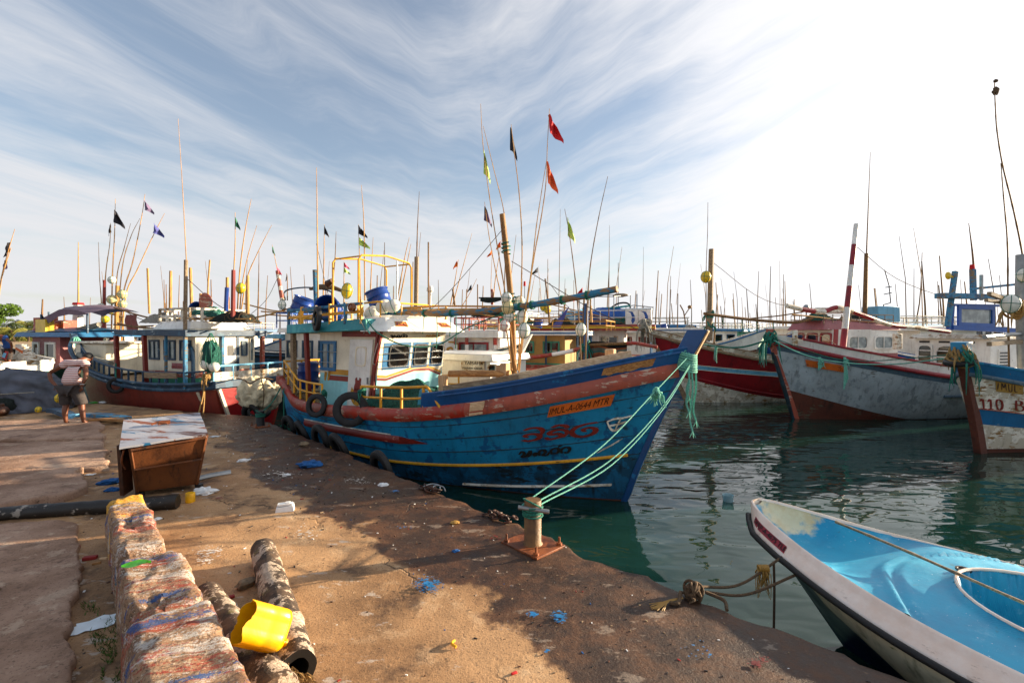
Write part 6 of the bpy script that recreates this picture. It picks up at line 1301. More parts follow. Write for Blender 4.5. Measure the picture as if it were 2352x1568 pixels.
Db,r,q=bg('dark hulled boat with mauve awning behind the man',(-27.6,25.2),-24,10,3.2,[(0,1.5),(.4,1.45),(.7,1.7),(1,2.35)],[(0,('s',.3),'dkhull'),(('s',.3),('s',0),'bottom')],None,None,None,capm='plank_old')
x0=Db.at(74,800,-1.05).x; x1=Db.at(138,800,-1.05).x; q=house(r,x0,x1,1.05,1.4,2.7,'pinkgrey',name='deckhouse_wall'); n=3
for k,(a,c) in enumerate(((.04,.28),(.5,.86))): window(r,subquad(q['stb'],a,c,.25,.8),'white','glass_dark',fw=.09,th=.05)
roofslab(r,x0-.9,x1+1.6,1.35,2.66,.2,'frame_blue',crown=.22,inset=.1); 
m=MB(); z=3.0
pa=[(96,722),(112,714),(135,711),(158,710),(180,713),(200,720)]
rows=[[Db.at(x,y+(9 if i<2 and j==0 else 0),-1.2)+V(0,2.2*j/4,.25*math.sin(PI*j/4)) for i,(x,y) in enumerate(pa)] for j in range(5)]; m.grid(rows); m.grid([[Db.at(96,722,-1.2),Db.at(112,742,-1.2),Db.at(135,727,-1.2),Db.at(158,722,-1.2),Db.at(180,724,-1.2),Db.at(200,722,-1.2)],[p for p in rows[0]]]); m.build('awning','awning',r)
for (x,y0,y1,yl) in ((95,775,722,-1.2),(112,770,716,1.0),(183,752,724,1.0),(201,765,720,-1.2)): m=MB(); m.tube([Db.at(x,y0,yl),Db.at(x,y1,yl)],.045,6); m.build('awning_post','navy',r)
m=MB(); m.tube([Db.at(150,764,-.5),Db.at(175,761,-.5),Db.at(200,754,-.5),Db.at(228,745,-.5)],[.12,.16,.1],8,sm=5); m.build('log_spar','rope_grey',r)
m=MB(); m.ell(Db.at(120,758,-.5),(.9,.6,.35),16,8,ns=.3); m.box(Db.at(105,750,-.5),(.9,.5,.8)); m.box(Db.at(155,754,-.3),(.5,.5,.7)); m.ell(Db.at(137,749,-.5),(.3,.3,.25),12,8); m.build('roof_gear',['rail_faded'],r); m=MB(); m.box(Db.at(103,750,-1.1),(.8,.3,.6)); m.build('yellow_crate','float_yellow',r)
bpole(Db,179,752,180,697,.2,.28,.26,'white','mast'); bpole(Db,180,700,180,695,.2,.3,.3,'flag_red','mast_band'); bpole(Db,180,697,180,556,.2,.05,.02,'bamboo','whip_pole'); bpole(Db,95,760,98,687,-.5,.07,.04,'bamboo_dk')
bpole(Db,131,755,132,725,0,.04,.04,'bamboo_dk')
# navy hull between the awning boat and the red boat's foredeck
Wb,r,q=bg('navy hulled boat with torn bow timbers behind the cream foredeck box',(-9.0,29.0),200,9.0,3.0,[(0,1.7),(.4,1.7),(.7,2.0),(1,2.9)],[(0,('s',.3),'navy'),(('s',.3),('s',0),'dkhull')],None,None,dict(x0=1,x1=4,hw=1,z=1.8,mat='orange',h=.4),near=1,capm='navy')
def wp(l,yl=.6): return [Wb.wld(Wb.at(x,y,yl)) for x,y in l]
g='marker poles standing at the navy bow'
marker(wp([(265,457),(263,540),(258,640),(256,790)]),.05,.012,[(wp([(263,482)])[0],'flag_black',.55,.8,1)],'upright pole with a black pennant at the navy bow',g)
marker(wp([(333,446),(325,500),(305,600),(283,675),(272,790)]),.05,.012,[(wp([(331,460)])[0],'flag_purple',.5,.6,1)],'long leaning pole with a ragged mauve flag',g)
marker(wp([(378,490),(350,545),(315,620),(290,675),(278,790)]),.05,.012,[(wp([(352,512)])[0],'flag_blue',.6,.65,1)],'pole leaning furthest right with a violet blue flag',g)
marker(wp([(300,513),(285,570),(268,640),(262,790)]),.04,.01,[],'bare pole between the black and mauve flags, shorter one',g)
marker(wp([(321,502),(300,545),(280,620),(268,790)]),.04,.01,[],'bare pole whose tip curves right, just under the mauve flag',g)
marker(wp([(254,512),(252,560),(242,640),(238,790)]),.04,.01,[(wp([(254,515)])[0],'flag_black',.2,.5,-1)],'pole with a small dark rag left of the black pennant',g)
marker(wp([(226,556),(229,640),(233,700),(233,790)]),.04,.01,[],'leftmost thin pole of the navy bow group',g)
bpole(Wb,238,790,240,643,.6,.13,.09,'door_red'); bpole(Wb,268,790,270,656,.6,.15,.13,'bamboo'); bpole(Wb,200,705,285,728,.6,.08,.08,'plank_old','cross_spar')
for (x,y,rr,mt,lb) in ((257,643,.17,'float_white','highest white float on the pole with the black pennant'),(257,688,.21,'float_cream','cream float halfway down the upright pole'),(281,676,.21,'float_cream','cream float where the leaning poles meet, upper one'),(281,699,.19,'float_cream','cream float directly below the one where the leaning poles meet'),(252,711,.2,'float_yellow','yellow float beside the thick bamboo post'),(232,704,.15,'float_white','small white float on the leftmost thin pole'),(242,733,.17,'float_yellow','lowest yellow float beside the red post')):
    floatbuoy('float',Wb.wld(Wb.at(x,y,.95)),rr,mt,lb,'floats strung at the navy bow',long=1.05)
g='marker poles behind the dark red boat'
def rp(l,Y=21): return [P(x,y,Y) for x,y in l]
marker(rp([(540,488),(540,560),(536,640),(532,720)]),.045,.012,[(rp([(540,498)])[0],'flag_green',.25,.5,1)],'pole with a dark green rag behind the white roof rail',g)
marker(rp([(577,457),(563,530),(551,620),(545,720)]),.045,.012,[],'tallest bare pole fanning up behind the round red disc',g)
marker(rp([(590,518),(570,585),(557,650),(550,720)]),.04,.01,[],'second bare pole of the fan behind the round red disc',g)
marker(rp([(624,517),(592,580),(567,640),(553,720)]),.04,.01,[],'pole of the fan leaning furthest to the right',g)
floatbuoy('float',P(553,662,20.6),.19,'float_yellow','yellow float high in the fan of poles behind the dark red boat',None,long=1.2)
g='marker poles at the left edge'
Ll=lambda l:[P(x,y,21) for x,y in l]
marker(Ll([(34,526),(18,580),(3,640),(-8,720),(-10,800)]),.05,.012,[(Ll([(20,556)])[0],'flag_black',.35,.55,-1)],'pole at the left edge with a black flag near its tip',g)
marker(Ll([(26,568),(12,610),(0,660),(-14,800)]),.05,.012,[(Ll([(14,596)])[0],'flag_purple',.3,.5,-1)],'lower pole at the left edge with a tattered mauve flag',g)
g='marker poles of boats behind the wheelhouse'
for (pts,fl,lb) in (([(745,516),(744,600),(742,700)],[(745,518,'flag_black',.25,.5)],'thin pole with a small black flag right of the blue post'),([(823,515),(826,600),(828,690)],[(823,517,'flag_black',.5,.55),(825,545,'flag_lime',.6,.5)],'pole with black over lime green flags above the yellow frame'),
    ([(830,425),(836,520),(838,690)],[],'tallest hair thin pole above the yellow frame'),([(857,545),(853,620),(850,690)],[],'short stout pole inside the yellow frame'),([(790,600),(790,650),(790,700)],[(790,602,'flag_pink',.3,.3),(790,614,'flag_lime',.35,.3)],'low pole with pink and lime flags inside the yellow frame'),
    ([(940,545),(928,600),(912,690)],[],'left of the pair of thin poles leaning together right of the frame'),([(944,560),(934,610),(918,690)],[],'right of the pair of thin poles leaning together right of the frame'),([(772,532),(769,600),(760,690)],[],'plain dark pole between the blue post and the frame'),([(595,577),(594,650),(592,740)],[],'lone thin pole between the dark red boat and the striped mast'),([(963,440),(959,520),(957,600)],[],'thin pole rising from the thick dark post')):
    marker([P(x,y,24) for x,y in pts],.05,.012,[(P(x,y,24),c,w,h,1) for x,y,c,w,h in fl],lb,g,mat='bamboo_dk' if 'dark' in lb else 'bamboo')
o=MB(); o.tube([P(957,590,23.8),P(955,730,23.8)],.11,8); o=o.build('mast','plank_old',None,loc=P(955,730,23.8)); tag(o,'thick dark post right of the yellow frame with a thin pole on top','mast')
o=MB(); o.tube([P(339,616,30),P(341,670,30),P(343,720,30)],.06,6); o=o.build('mast','bamboo',None,loc=P(343,720,30)); tag(o,'slender crooked mast left of the bamboo roof posts','mast')
o=MB(); o.tube([P(482,597,32),P(478,650,32),P(476,720,32)],.05,6); o=o.build('mast','bamboo',None,loc=P(476,720,32)); tag(o,'faint slender mast behind the middle of the white roof rail','mast')
# ---------------------------------------------------------------- far boats: four patterns, copied
def copy_tree(o,parent=None):
    c=o.copy(); COL.objects.link(c); c.parent=parent
    for ch in o.children: copy_tree(ch,c)
    return c
def far_proto(hc,tc,cc,rc,wc):
    b=Boat('moored_boat','','boat',(0,0),0,8.5,3.0,[(0,1.5),(.4,1.5),(.7,1.9),(1,2.9)],rake=1.3,flare=.72); r=b.root
    b.band('hull',-.3,lambda u:b.zs(u)*.5,hc,k=3,nu=16); b.band('hull_band',lambda u:b.zs(u)*.5,lambda u:b.zs(u),tc,k=2,nu=16,off=.01); b.strip('rub_rail',lambda u:b.zs(u)-.1,.07,.1,rc,nu=16); b.inner(.5,'white_old','plank_old')
    q=house(r,1.0,4.4,1.0,1.2,2.9,cc,lean1=.1,name='deckhouse_wall')
    for s_ in ('stb','port'):
        for k in range(3): window(r,subquad(q[s_],(k+.15)/3,(k+.8)/3,.5,.85),wc,'glass_dark',fw=.08,th=.04)
    roofslab(r,.5,5.0,1.3,2.9,.18,rc,crown=.08,inset=.04)
    for (x,z) in ((2.2,7.0),(6.3,5.2),(.6,5.6)): m=MB(); m.tube([V(x,.3,1.5),V(x+.1,.3,z*.6),V(x+.25,.2,z)],[.07,.03],5); m.build('mast','bamboo_dk',r)
    m=MB(); m.tube([V(3,-.3,3.1),V(3.1,-.3,6),V(3.5,-.4,8.6)],[.035,.012],5); m.build('whip_pole','bamboo_dk',r)
    railing(r,[V(.7,-1.1,3.1),V(4.5,-1.1,3.1),V(4.5,1.1,3.1),V(.7,1.1,3.1)],.5,8,'white_old',r=.03,mids=1,name='roof_railing')
    return b
prs={'white':far_proto('bottom','white','white','frame_blue','navy'),'ochre':far_proto('ochre','rail_faded','ochre','white','oxide'),'teal':far_proto('seagreen','white_old','seagreen','skyblue','green'),'blue':far_proto('navy','bright_blue','white','white','navy')}
used=set()
fars=[('ochre',1650,50,200,'mustard bow','just right of the rough grey mast'),('teal',1690,47,215,'sea green bow','beside the mustard bow'),('white',1745,52,200,'white hull','whose bow points left over the open water gap'),('white',1800,58,210,'white hull','half hidden behind the bow lashings of the grey boat'),('blue',1805,44,250,'blue and white bow','facing the camera left of the maroon wheelhouse'),('ochre',1720,75,190,'mustard hull','small and far behind the open water gap'),
 ('teal',2075,32,200,'green hull','between the maroon wheelhouse and the white cabin'),('blue',2080,27,185,'blue hull','with its stern close behind the water tank side'),('white',2150,60,200,'white hull','seen through the gap left of the blue frame'),('white',2235,70,180,'white hull','seen under the sun canopy at the right'),('ochre',2330,48,190,'mustard hull','behind the crossed spars at the right edge'),
 ('white',1600,42,190,'white hull','behind the blue stem of the near boat'),('white',1560,38,-15,'white roofed hull','left of the blue stem of the near boat'),('blue',1510,46,-20,'blue hull','behind the rolled dark awning'),('teal',1440,42,-15,'green hull','far behind the tall white cabinets'),('ochre',1370,44,-25,'mustard hull','far behind the red roof'),('white',1290,40,-20,'white hull','far behind the violet folded pennant'),('blue',1200,34,-25,'blue hull','behind the banded posts'),('white',1110,36,-25,'white hull','far behind the torn green canopy'),
 ('teal',1000,30,-25,'green hull','behind the visor of the near wheelhouse'),('white',900,34,-25,'white hull','behind the tilted blue drum'),('blue',790,36,-25,'blue hull','behind the yellow float at the frame'),('white',590,38,-30,'white hull','between the dark red boat and the striped mast'),('ochre',450,40,170,'mustard hull','behind the roof of the dark red boat'),('blue',330,38,175,'blue hull','behind the group of cream floats'),('white',215,44,170,'white hull','right of the mauve awning')]
for i,(k,px,Y,hd,lk,wh) in enumerate(fars):
    r0=prs[k].root
    r=r0 if k not in used else copy_tree(r0); used.add(k)
    x=(px-CX)/F*Y; h=R(hd); r.location=(x-4.2*math.cos(h),Y-4.2*math.sin(h),WZ); r.rotation_euler=(0,0,h); s=1+.12*math.sin(i*2.3); r.scale=(s,s,s*(1+.1*math.sin(i*3.7)))
    tag(r,'distant boat with '+lk+' '+wh,'boat','distant moored boats')
# distant thin masts and poles standing free of any readable hull: one thing each, copied
mp_=MB(); mp_.tube([V(0,0,0),V(.05,0,.5),V(.02,0,1)],[1.0*.012,.35*.012],5,sm=3); mast0=mp_.build('mast','bamboo_dk',None); first=True
rnd=random.Random(11)
for px,y in [(1700,690),(1745,630),(1772,620),(1662,690),(1800,640),(2088,590),(2100,622),(2151,655),(2060,660),(1585,650),(1520,675),(1541,640),(1500,690),(1420,610),(1318,650),(1270,600),(1155,620),(1020,650),(985,640),(880,560),(700,640),(672,620),(610,640),(415,640),(365,650),(206,690),(148,690),(1975,660),(1860,660),(2285,600),(2300,640),(2208,650)]:
    Y=rnd.uniform(45,80); o=mast0 if first else mast0.copy()
    if not first: COL.objects.link(o)
    first=False
    H_=(HY-y)/F*Y+CH+.2; o.location=((px-CX)/F*Y,Y,0.2); o.scale=(H_*.55+2,H_*.55+2,H_); o.rotation_euler=(0,rnd.uniform(-.09,.09),rnd.uniform(0,6)); tag(o,'slender bare mast of a far boat rising against the pale sky','mast','slender masts on the skyline')
# distant shore: breakwater, land strip, palms
m=MB(); rnd=random.Random(5)
for k in range(420):
    t=k/420; x=lerp(20,330,t)+rnd.uniform(-1,1); m.ell((x,210+rnd.uniform(-5,5)-t*10,rnd.uniform(-.6,1.5)),(rnd.uniform(1,2.2),1.3,rnd.uniform(.7,1.5)),7,5,ns=.3,nf=1.5,seed=k)
o=m.build('breakwater_rocks','rock_far',None,angle=20); tag(o,'low dark rock breakwater along the horizon behind the far boats','rocks'); o['kind']='stuff'
plain('sand','a58a66',rough=.95,scale=.5); plain('frond','3c4a16',rough=.6,var=.4,scale=.6,bump=0); plain('frond_y','6a6a24',rough=.6,var=.4,scale=.6,bump=0); plain('bush','334018',rough=.8,var=.4,scale=.4,bump=0); plain('trunk','5c4a38',rough=.9)
m=MB(); m.grid([[V(x,y,(-.9 if (j==0) else .3+.9*noise.noise(V(x*.02,y*.03,1)))) for j,y in enumerate((90,98,130,300))] for x in range(-420,-55,12)],flip=True); m.build('terrain','sand',None,kind='structure')
def palm(x,Y,H_,mt,seed,label):
    e=empty('palm_tree',(x,Y,0),label,'palm tree','coconut palms on the far shore'); rnd=random.Random(seed); bx=rnd.uniform(-1.5,1.5); m=MB(); m.tube([V(0,0,-.5),V(bx*.3,0,H_*.5),V(bx,0,H_)],[.28,.2,.16],7,sm=5); m.build('trunk','trunk',e); m=MB()
    for k in range(17):
        a=k*2.4+rnd.uniform(-.2,.2); el=rnd.uniform(-.3,1.1); ln=rnd.uniform(3.0,4.2); d=V(math.cos(a),math.sin(a),0); sd=V(-d.y,d.x,0); rr=[]
        for i in range(9):
            t=i/8; p=V(bx,0,H_)+d*(ln*t*math.cos(el*(1-t)))+V(0,0,ln*(math.sin(el)*t-1.0*t*t)); rr.append(p)
        for i in range(1,8):
            for s_ in (-1,1):
                for q_ in (0,.5):
                    p=rr[i].lerp(rr[i+1],q_); w=.9*math.sin(PI*(i+q_)/8.5)+.15; tip=p+sd*s_*w*.8+V(0,0,-w*.75)+d*.25; m.poly([p,p+d*.16,tip])
        m.tube(rr,.035,3)
    m.build('crown',mt,e); return e
for i,(px,Y,ytop,mt,lb) in enumerate([(22,120,742,'frond','palm at the far left edge with a low dark crown'),(42,128,733,'frond','tallest of the dark palms left of the awning boat'),(57,126,738,'frond_y','yellowish palm just right of the tallest dark one'),(73,128,737,'frond','palm with a dark spread crown above the seated figure'),(88,130,745,'frond_y','low yellowish palm above the stern of the green boat'),(33,112,752,'frond_y','short pale palm in front of the dark ones'),(66,110,753,'frond_y','short pale palm beside the seated figure'),(108,128,742,'frond','palm seen through the awning frame'),(98,118,756,'frond','small palm by the awning post'),(5,112,750,'frond','palm cut by the left edge of the picture'),(125,135,752,'frond_y','faint palm under the mauve awning'),(218,132,757,'frond','palm behind the poles of the navy bow'),(206,138,759,'frond_y','faint palm right of the white mast')]):
    palm((px-CX)/F*Y,Y,(HY-ytop)/F*Y+CH-.6,mt,i+3,lb)
def leafmass(name,c,sz,n,mt,label,leaf=.5,seed=1,kind=None,par=None,thr=-.1):
    rnd=random.Random(seed); m=MB()
    for k in range(n):
        while True:
            p=V(rnd.uniform(-1,1),rnd.uniform(-1,1),rnd.uniform(-1,1))
            if p.length<1 and noise.noise(p*2.2+V(seed,0,0))>thr: break
        q=V(p.x*sz[0],p.y*sz[1],p.z*sz[2]); a=V(rnd.uniform(-1,1),rnd.uniform(-1,1),rnd.uniform(-1,1)).normalized(); b_=a.orthogonal().normalized(); l=leaf*rnd.uniform(.6,1.3); m.poly([q-a*l,q+b_*l*.4,q+a*l,q-b_*l*.4])
    o=m.build(name,mt,par,angle=1)
    if not par: o.location=c; tag(o,label,'trees'); 
    if kind: o['kind']=kind
    return o
for i,(x0,x1,yt,Y) in enumerate([(-60,120,757,122),(120,330,761,150)]):
    xa=(x0-CX)/F*Y; xb=(x1-CX)/F*Y; h=(HY-yt)/F*Y+CH; leafmass('treeline',((xa+xb)/2,Y,h*.45),((xb-xa)/2,5,h*.62),9000,'bush',('bushy undergrowth beneath the palms on the far left shore','low dark treeline behind the poles of the navy bow')[i],leaf=.55,seed=i+2,kind='stuff',thr=-.3)
e=empty('tree',(-65,58,0),'bright green leafy branch end entering at the left edge above the palms','tree'); m=MB(); m.tube([V(-6,0,-1),V(-4,0,2.5),V(-1,0,4.0)],[.3,.2,.06],6,sm=5); m.build('trunk','trunk',e); plain('leaf_bright','4f6a1e',rough=.6,var=.4,scale=1,bump=0)
c=P(14,712,58)-V(-65,58,0); o=leafmass('crown',None,(1.7,1.5,.8),1500,'leaf_bright',None,leaf=.16,seed=8,par=e,thr=.0)
for v in o.data.vertices: v.co+=c
o=leafmass('crown',None,(2.6,2,1.6),2600,'leaf_bright',None,leaf=.2,seed=9,par=e,thr=.02)
for v in o.data.vertices: v.co+=P(-48,728,58)-V(-65,58,0)

# lines strung from bow to bow across the water
def lineW(pts,r_,mt,label,grp='lines strung between the moored bows'): 
    rope('mooring_line',pts,r_,mt,label,cat='rope',group=grp)
ks=K.wld(V(K.stemx(2.5),0,2.62)); ms=Mb.wld(V(Mb.stemx(2.2)-.05,0,2.28)); sd=[K.wld(K.at(x,y,1.7)) for x,y in ((1850,815),(1942,833),(2055,836))]
lineW([ks,sd[0],sd[1],sd[2],ms],.018,'rope_teal','teal line sagging along the grey hull to the blue stem head')
lineW([ks+V(0,0,.05),sd[1]+V(0,0,.08),ms+V(0,0,.05)],.012,'rope_green','thin second line from the grey bow to the blue stem head')
jb=J.wld(J.at(1642,795,1.55)); lineW([jb+V(-.6,0,.12),jb,jb.lerp(ks,.5)+V(0,0,-.15),ks],.03,'rope_green','thick green line from the maroon rail across the gap to the grey bow')
for k,(px,ln) in enumerate(((1643,.6),(1752,.9))):
    p=J.wld(J.at(px,797 if k==0 else 790,1.6)); m=MB()
    for q in range(3): m.tube([V(.03*q,0,.05),V(.04*q-.03,.02,-ln*.5),V(.05*q-.05,.0,-ln*(.8+.1*q))],[.022,.01],5,sm=4)
    o=m.build('hanging_rope','rope_teal',None); o.location=p; tag(o,('pale teal rope end hanging over the maroon rail above the open gap','long teal rope ends hanging by the grey stem')[k],'rope',None)
# gear on the roofs behind
def at_(b,px,py,yl): return b.wld(b.at(px,py,yl))
gd='gear lying on the roofs behind the blue boat'
i_=0
for (bt,px,py,yl,kind,lb) in ((Fb,1120,722,.3,'net','dark net bundle on the roof with red railings'),(Fb,1160,724,.2,'drum','green drum on the roof with red railings'),(Hb,1200,738,.4,'net','net bundle on the long white and blue roof, left of the poles'),(Hb,1236,741,.3,'drum','blue drum at the middle of the long white and blue roof'),(Hb,1290,741,.5,'net','brown net bundle beside the violet folded pennant'),(Hb,1160,742,.4,'drum','dark drum at the left end of the long white and blue roof'),
    (Ib,1345,739,.9,'drum','small blue drum before the blue tarpaulin on the red roof'),(Ib,1425,738,.8,'net','net bundle before the white cabinets'),(Nb,1525,752,.4,'drum','blue drum on the striped roof right of the deck chairs'),(Nb,1585,755,.3,'net','pale net bundle at the right end of the striped roof'),(J,1965,729,.2,'net','dark net bundle on the maroon wheelhouse roof'),(J,1880,732,.3,'net','green net bundle at the front of the maroon roof'),(E,745,712,.0,'net','pale net bundle on the white cabin roof behind the blue boat'),(B,380,737,.2,'net','white net bundle at the left end of the white roof rail'),(B,540,735,.1,'net','dark net bundle at the right end of the white roof rail')):
    i_+=1
    if kind=='drum': drum(at_(bt,px,py,yl),.22,.45,RY(.2*math.sin(i_*2)),lb,gd,mat='green' if 'green' in lb else ('dkhull' if 'dark' in lb else 'drum_blue'))
    else: netheap('net',at_(bt,px,py+5,yl),(.55,.4,.3),'net_dark' if 'dark' in lb or 'brown' in lb else ('net_white' if 'pale' in lb or 'white net' in lb else 'net_green'),lb,seed=i_,kn=14,rope_mat='rope_brown')['group']=gd
for (b,a,c,yl) in ((Fb,(1085,718),(1190,728),.8),(Hb,(1150,722),(1270,733),.9),(Hb,(1190,731),(1330,722),.6),(Ib,(1270,700),(1490,748),1.0),(Ib,(1285,712),(1470,746),1.1),(J,(1820,722),(2060,742),.7),(E,(610,722),(760,726),.8),(B,(345,726),(575,732),.3),(B,(450,722),(600,741),-.2)):
    m=MB(); p,q_=b.at(a[0],a[1],yl),b.at(c[0],c[1],yl); m.tube([p,p.lerp(q_,.5)+V(0,0,-.05),q_],[.035,.022],6,sm=4); m.build('bamboo_spar','bamboo',b.root)
for (b,l) in ((B,((262,700),(330,735),(427,750))),(B,((430,640),(500,700),(575,735))),(J,((1634,600),(1760,690),(1905,712))),(K,((1960,560),(2060,640),(2190,690))),(K,((1930,800),(1880,770),(1765,770))),(A,((727,560),(745,640),(760,700))),(A,((1160,520),(1050,650),(985,716))),(A,((1175,600),(1380,720),(1585,800))),(E,((637,640),(610,690),(560,735))),(Hb,((1262,650),(1300,700),(1345,745)))):
    m=MB(); m.tube([b.at(x,y,0) for x,y in l],.007 if b is A else .012,4,sm=5); m.build('rigging_line','rope_brown',b.root)
# ---------------------------------------------------------------- things on the quay
def g0(x,y,z=0): p=G(x,y,z); p.z=z+gz(p); return p
# painted kerb blocks
def paintedm(name,yel):
    t=NT(name); a=t.noise(3,7,.65); g=t.noise(45,5,.75); c=t.mix(t.ramp(a,.35,.65),'7c5a40','b48e6c'); c=t.mix(t.math('MULTIPLY',t.ramp(g,.50,.62),.8),c,'33231a'); c=t.mix(t.math('MULTIPLY',t.ramp(t.noise(28,4),.6,.66),.7),c,'d6c4aa')
    brk=t.noise(55,6,.85)
    tex=[('a8482a',3.6,.575,(1,0,0)),('c8c0b8',5.5,.56,(4,2,0)),('9a2c18',5.0,.60,(9,1,3)),('174f8c',7.0,.605,(6,6,2)),('e0a410',3.6,.55 if yel else .72,(2,8,1)),('c8bfb6',11,.63,(7,2,0)),('2a6a60',9,.67,(3,3,8))]
    for i,(col,s,th,loc) in enumerate(tex):
        n=t.noise(s*.6,6,.7,t.map2(R(20),(.5,1.9,1),loc),dist=.6)
        if yel and col=='e0a410':
            sp=t.n('ShaderNodeSeparateXYZ'); t.l(t.tc,sp.inputs[0]); n=t.math('ADD',n,t.ramp(sp.outputs[1],.0,.9,.12,-.12))
        m=t.math('ADD',n,t.math('MULTIPLY',t.math('SUBTRACT',brk,.5),.6)); c=t.mix(t.math('MULTIPLY',t.ramp(m,th,th+.015),.88),c,col)
    c=t.mix(t.math('MULTIPLY',t.ramp(t.noise(90,3,.7),.6,.66),.7),c,'2a1c14')
    vo=t.n('ShaderNodeTexVoronoi'); vo.inputs['Scale'].default_value=42; t.l(t.tc,vo.inputs[0]); hs=t.n('ShaderNodeSeparateColor'); t.l(vo.outputs['Color'],hs.inputs[0]); c=t.mix(t.math('MULTIPLY',t.math('MULTIPLY',t.ramp(vo.outputs['Distance'],.32,.45,1,0),t.math('GREATER_THAN',hs.outputs[0],.72)),.55),c,t.mix(hs.outputs[1],'d8c4a4','6a4630'))
    t.fin(c,.8,t.bump(t.math('ADD',t.math('MULTIPLY',a,.6),t.math('ADD',t.math('MULTIPLY',g,.7),t.math('MULTIPLY',brk,.5))),1.0,.025)); _M[name]=t.mat
paintedm('painted_concrete',False); paintedm('painted_concrete_yellow',True)
def rough_block(name,s0,s1,wl,wr,h,label,seed):
    """worn cast block on the wall line; local y runs along the line"""
    base=V(-4.08,4.86,0); d=V(.668,-.744,0); n=V(.744,.668,0); o=base+d*s0; mb=MB(); rows=[]
    N=int((s1-s0)/.03); prof=[]
    k=14
    for i in range(N+1):
        y=(s1-s0)*i/N; e=min(i,N-i); sh=0 if e>1 else (.02 if e==1 else .05); row=[]
        L_=-wl; Rr=wr
        pts=[(L_+.0,-.05),(L_,h*.3),(L_,h*.6),(L_+.005,h*.85),(L_+.02,h-.015)]+[(lerp(L_+.04,Rr-.04,j/16),h) for j in range(17)]+[(Rr-.02,h-.015),(Rr-.005,h*.85),(Rr,h*.6),(Rr,h*.3),(Rr,-.05)]
        for (x,z) in pts:
            cx=(L_+Rr)/2; x2=cx+(x-cx)*(1-sh*.8); z2=z-(sh if z>h*.5 else 0)
            q=V(x2,y,z2); w=V(seed*3,s0,0); f=.016*noise.noise((q+w)*3)+.014*noise.noise((q+w)*9)+.008*noise.noise((q+w)*22)
            cr=noise.noise((q+w)*2.1+V(7,0,0)); chip=max(0,cr-.25)*.16
            if z>h*.8: 
                q.z+=f-chip*.6*(1+noise.noise(q*14)); q.z-=.02*max(0,noise.noise(V(seed,y*3,x*3)))
                if abs(x-cx)>(Rr-L_)/2-.06: q.z-=.03*max(0,noise.noise((q+w)*6)+.2); 
            q.x+= (1 if x>cx else -1)*(f*1.2-chip*.5)
            row.append(V(-q.x,q.y,q.z))
        rows.append(row)
    mb.grid(rows,flip=False); mb.poly(rows[0][::-1]); mb.poly(rows[-1])
    ob=mb.build(name,'painted_concrete_yellow' if seed==1 else 'painted_concrete',None,angle=55); ob.location=o; ob.rotation_euler=(0,0,math.atan2(d.y,d.x)-PI/2)
    tag(ob,label,'concrete block','worn concrete blocks in a row along the quay'); return ob
# local x must point to the waterside: line direction has water on its left, so widths are mirrored below
def rb(*a): return rough_block(*a)
rb('concrete_block',0.0,1.72,-.0,.31,.45,'farthest painted concrete block, daubed yellow at its end',1)
rb('concrete_block',1.74,2.76,.0,.40,.44,'middle pitted concrete block with a green leaf on top',2)
rb('concrete_block',2.78,5.6,.02,.42,.45,'nearest cracked concrete block with red, blue and white paint smears',3)
# leaf and chips on the blocks
m=MB(); rows=[]
for i in range(9):
    t=i/8; w=.05*math.sin(PI*clamp(t*.95+.03)); rows.append([V(-.08+.17*t,-w,.012+.02*t),V(-.08+.17*t,0,.006+.01*math.sin(t*3)),V(-.08+.17*t,w,.02)])
m.grid(rows); o=m.build('leaf','leaf',None); o.location=P(311,1303,1.62*F/(1303-HY))+V(0,0,.01); o.rotation_euler=(.1,0,.4); tag(o,'green leaf lying on the middle concrete block','leaf')
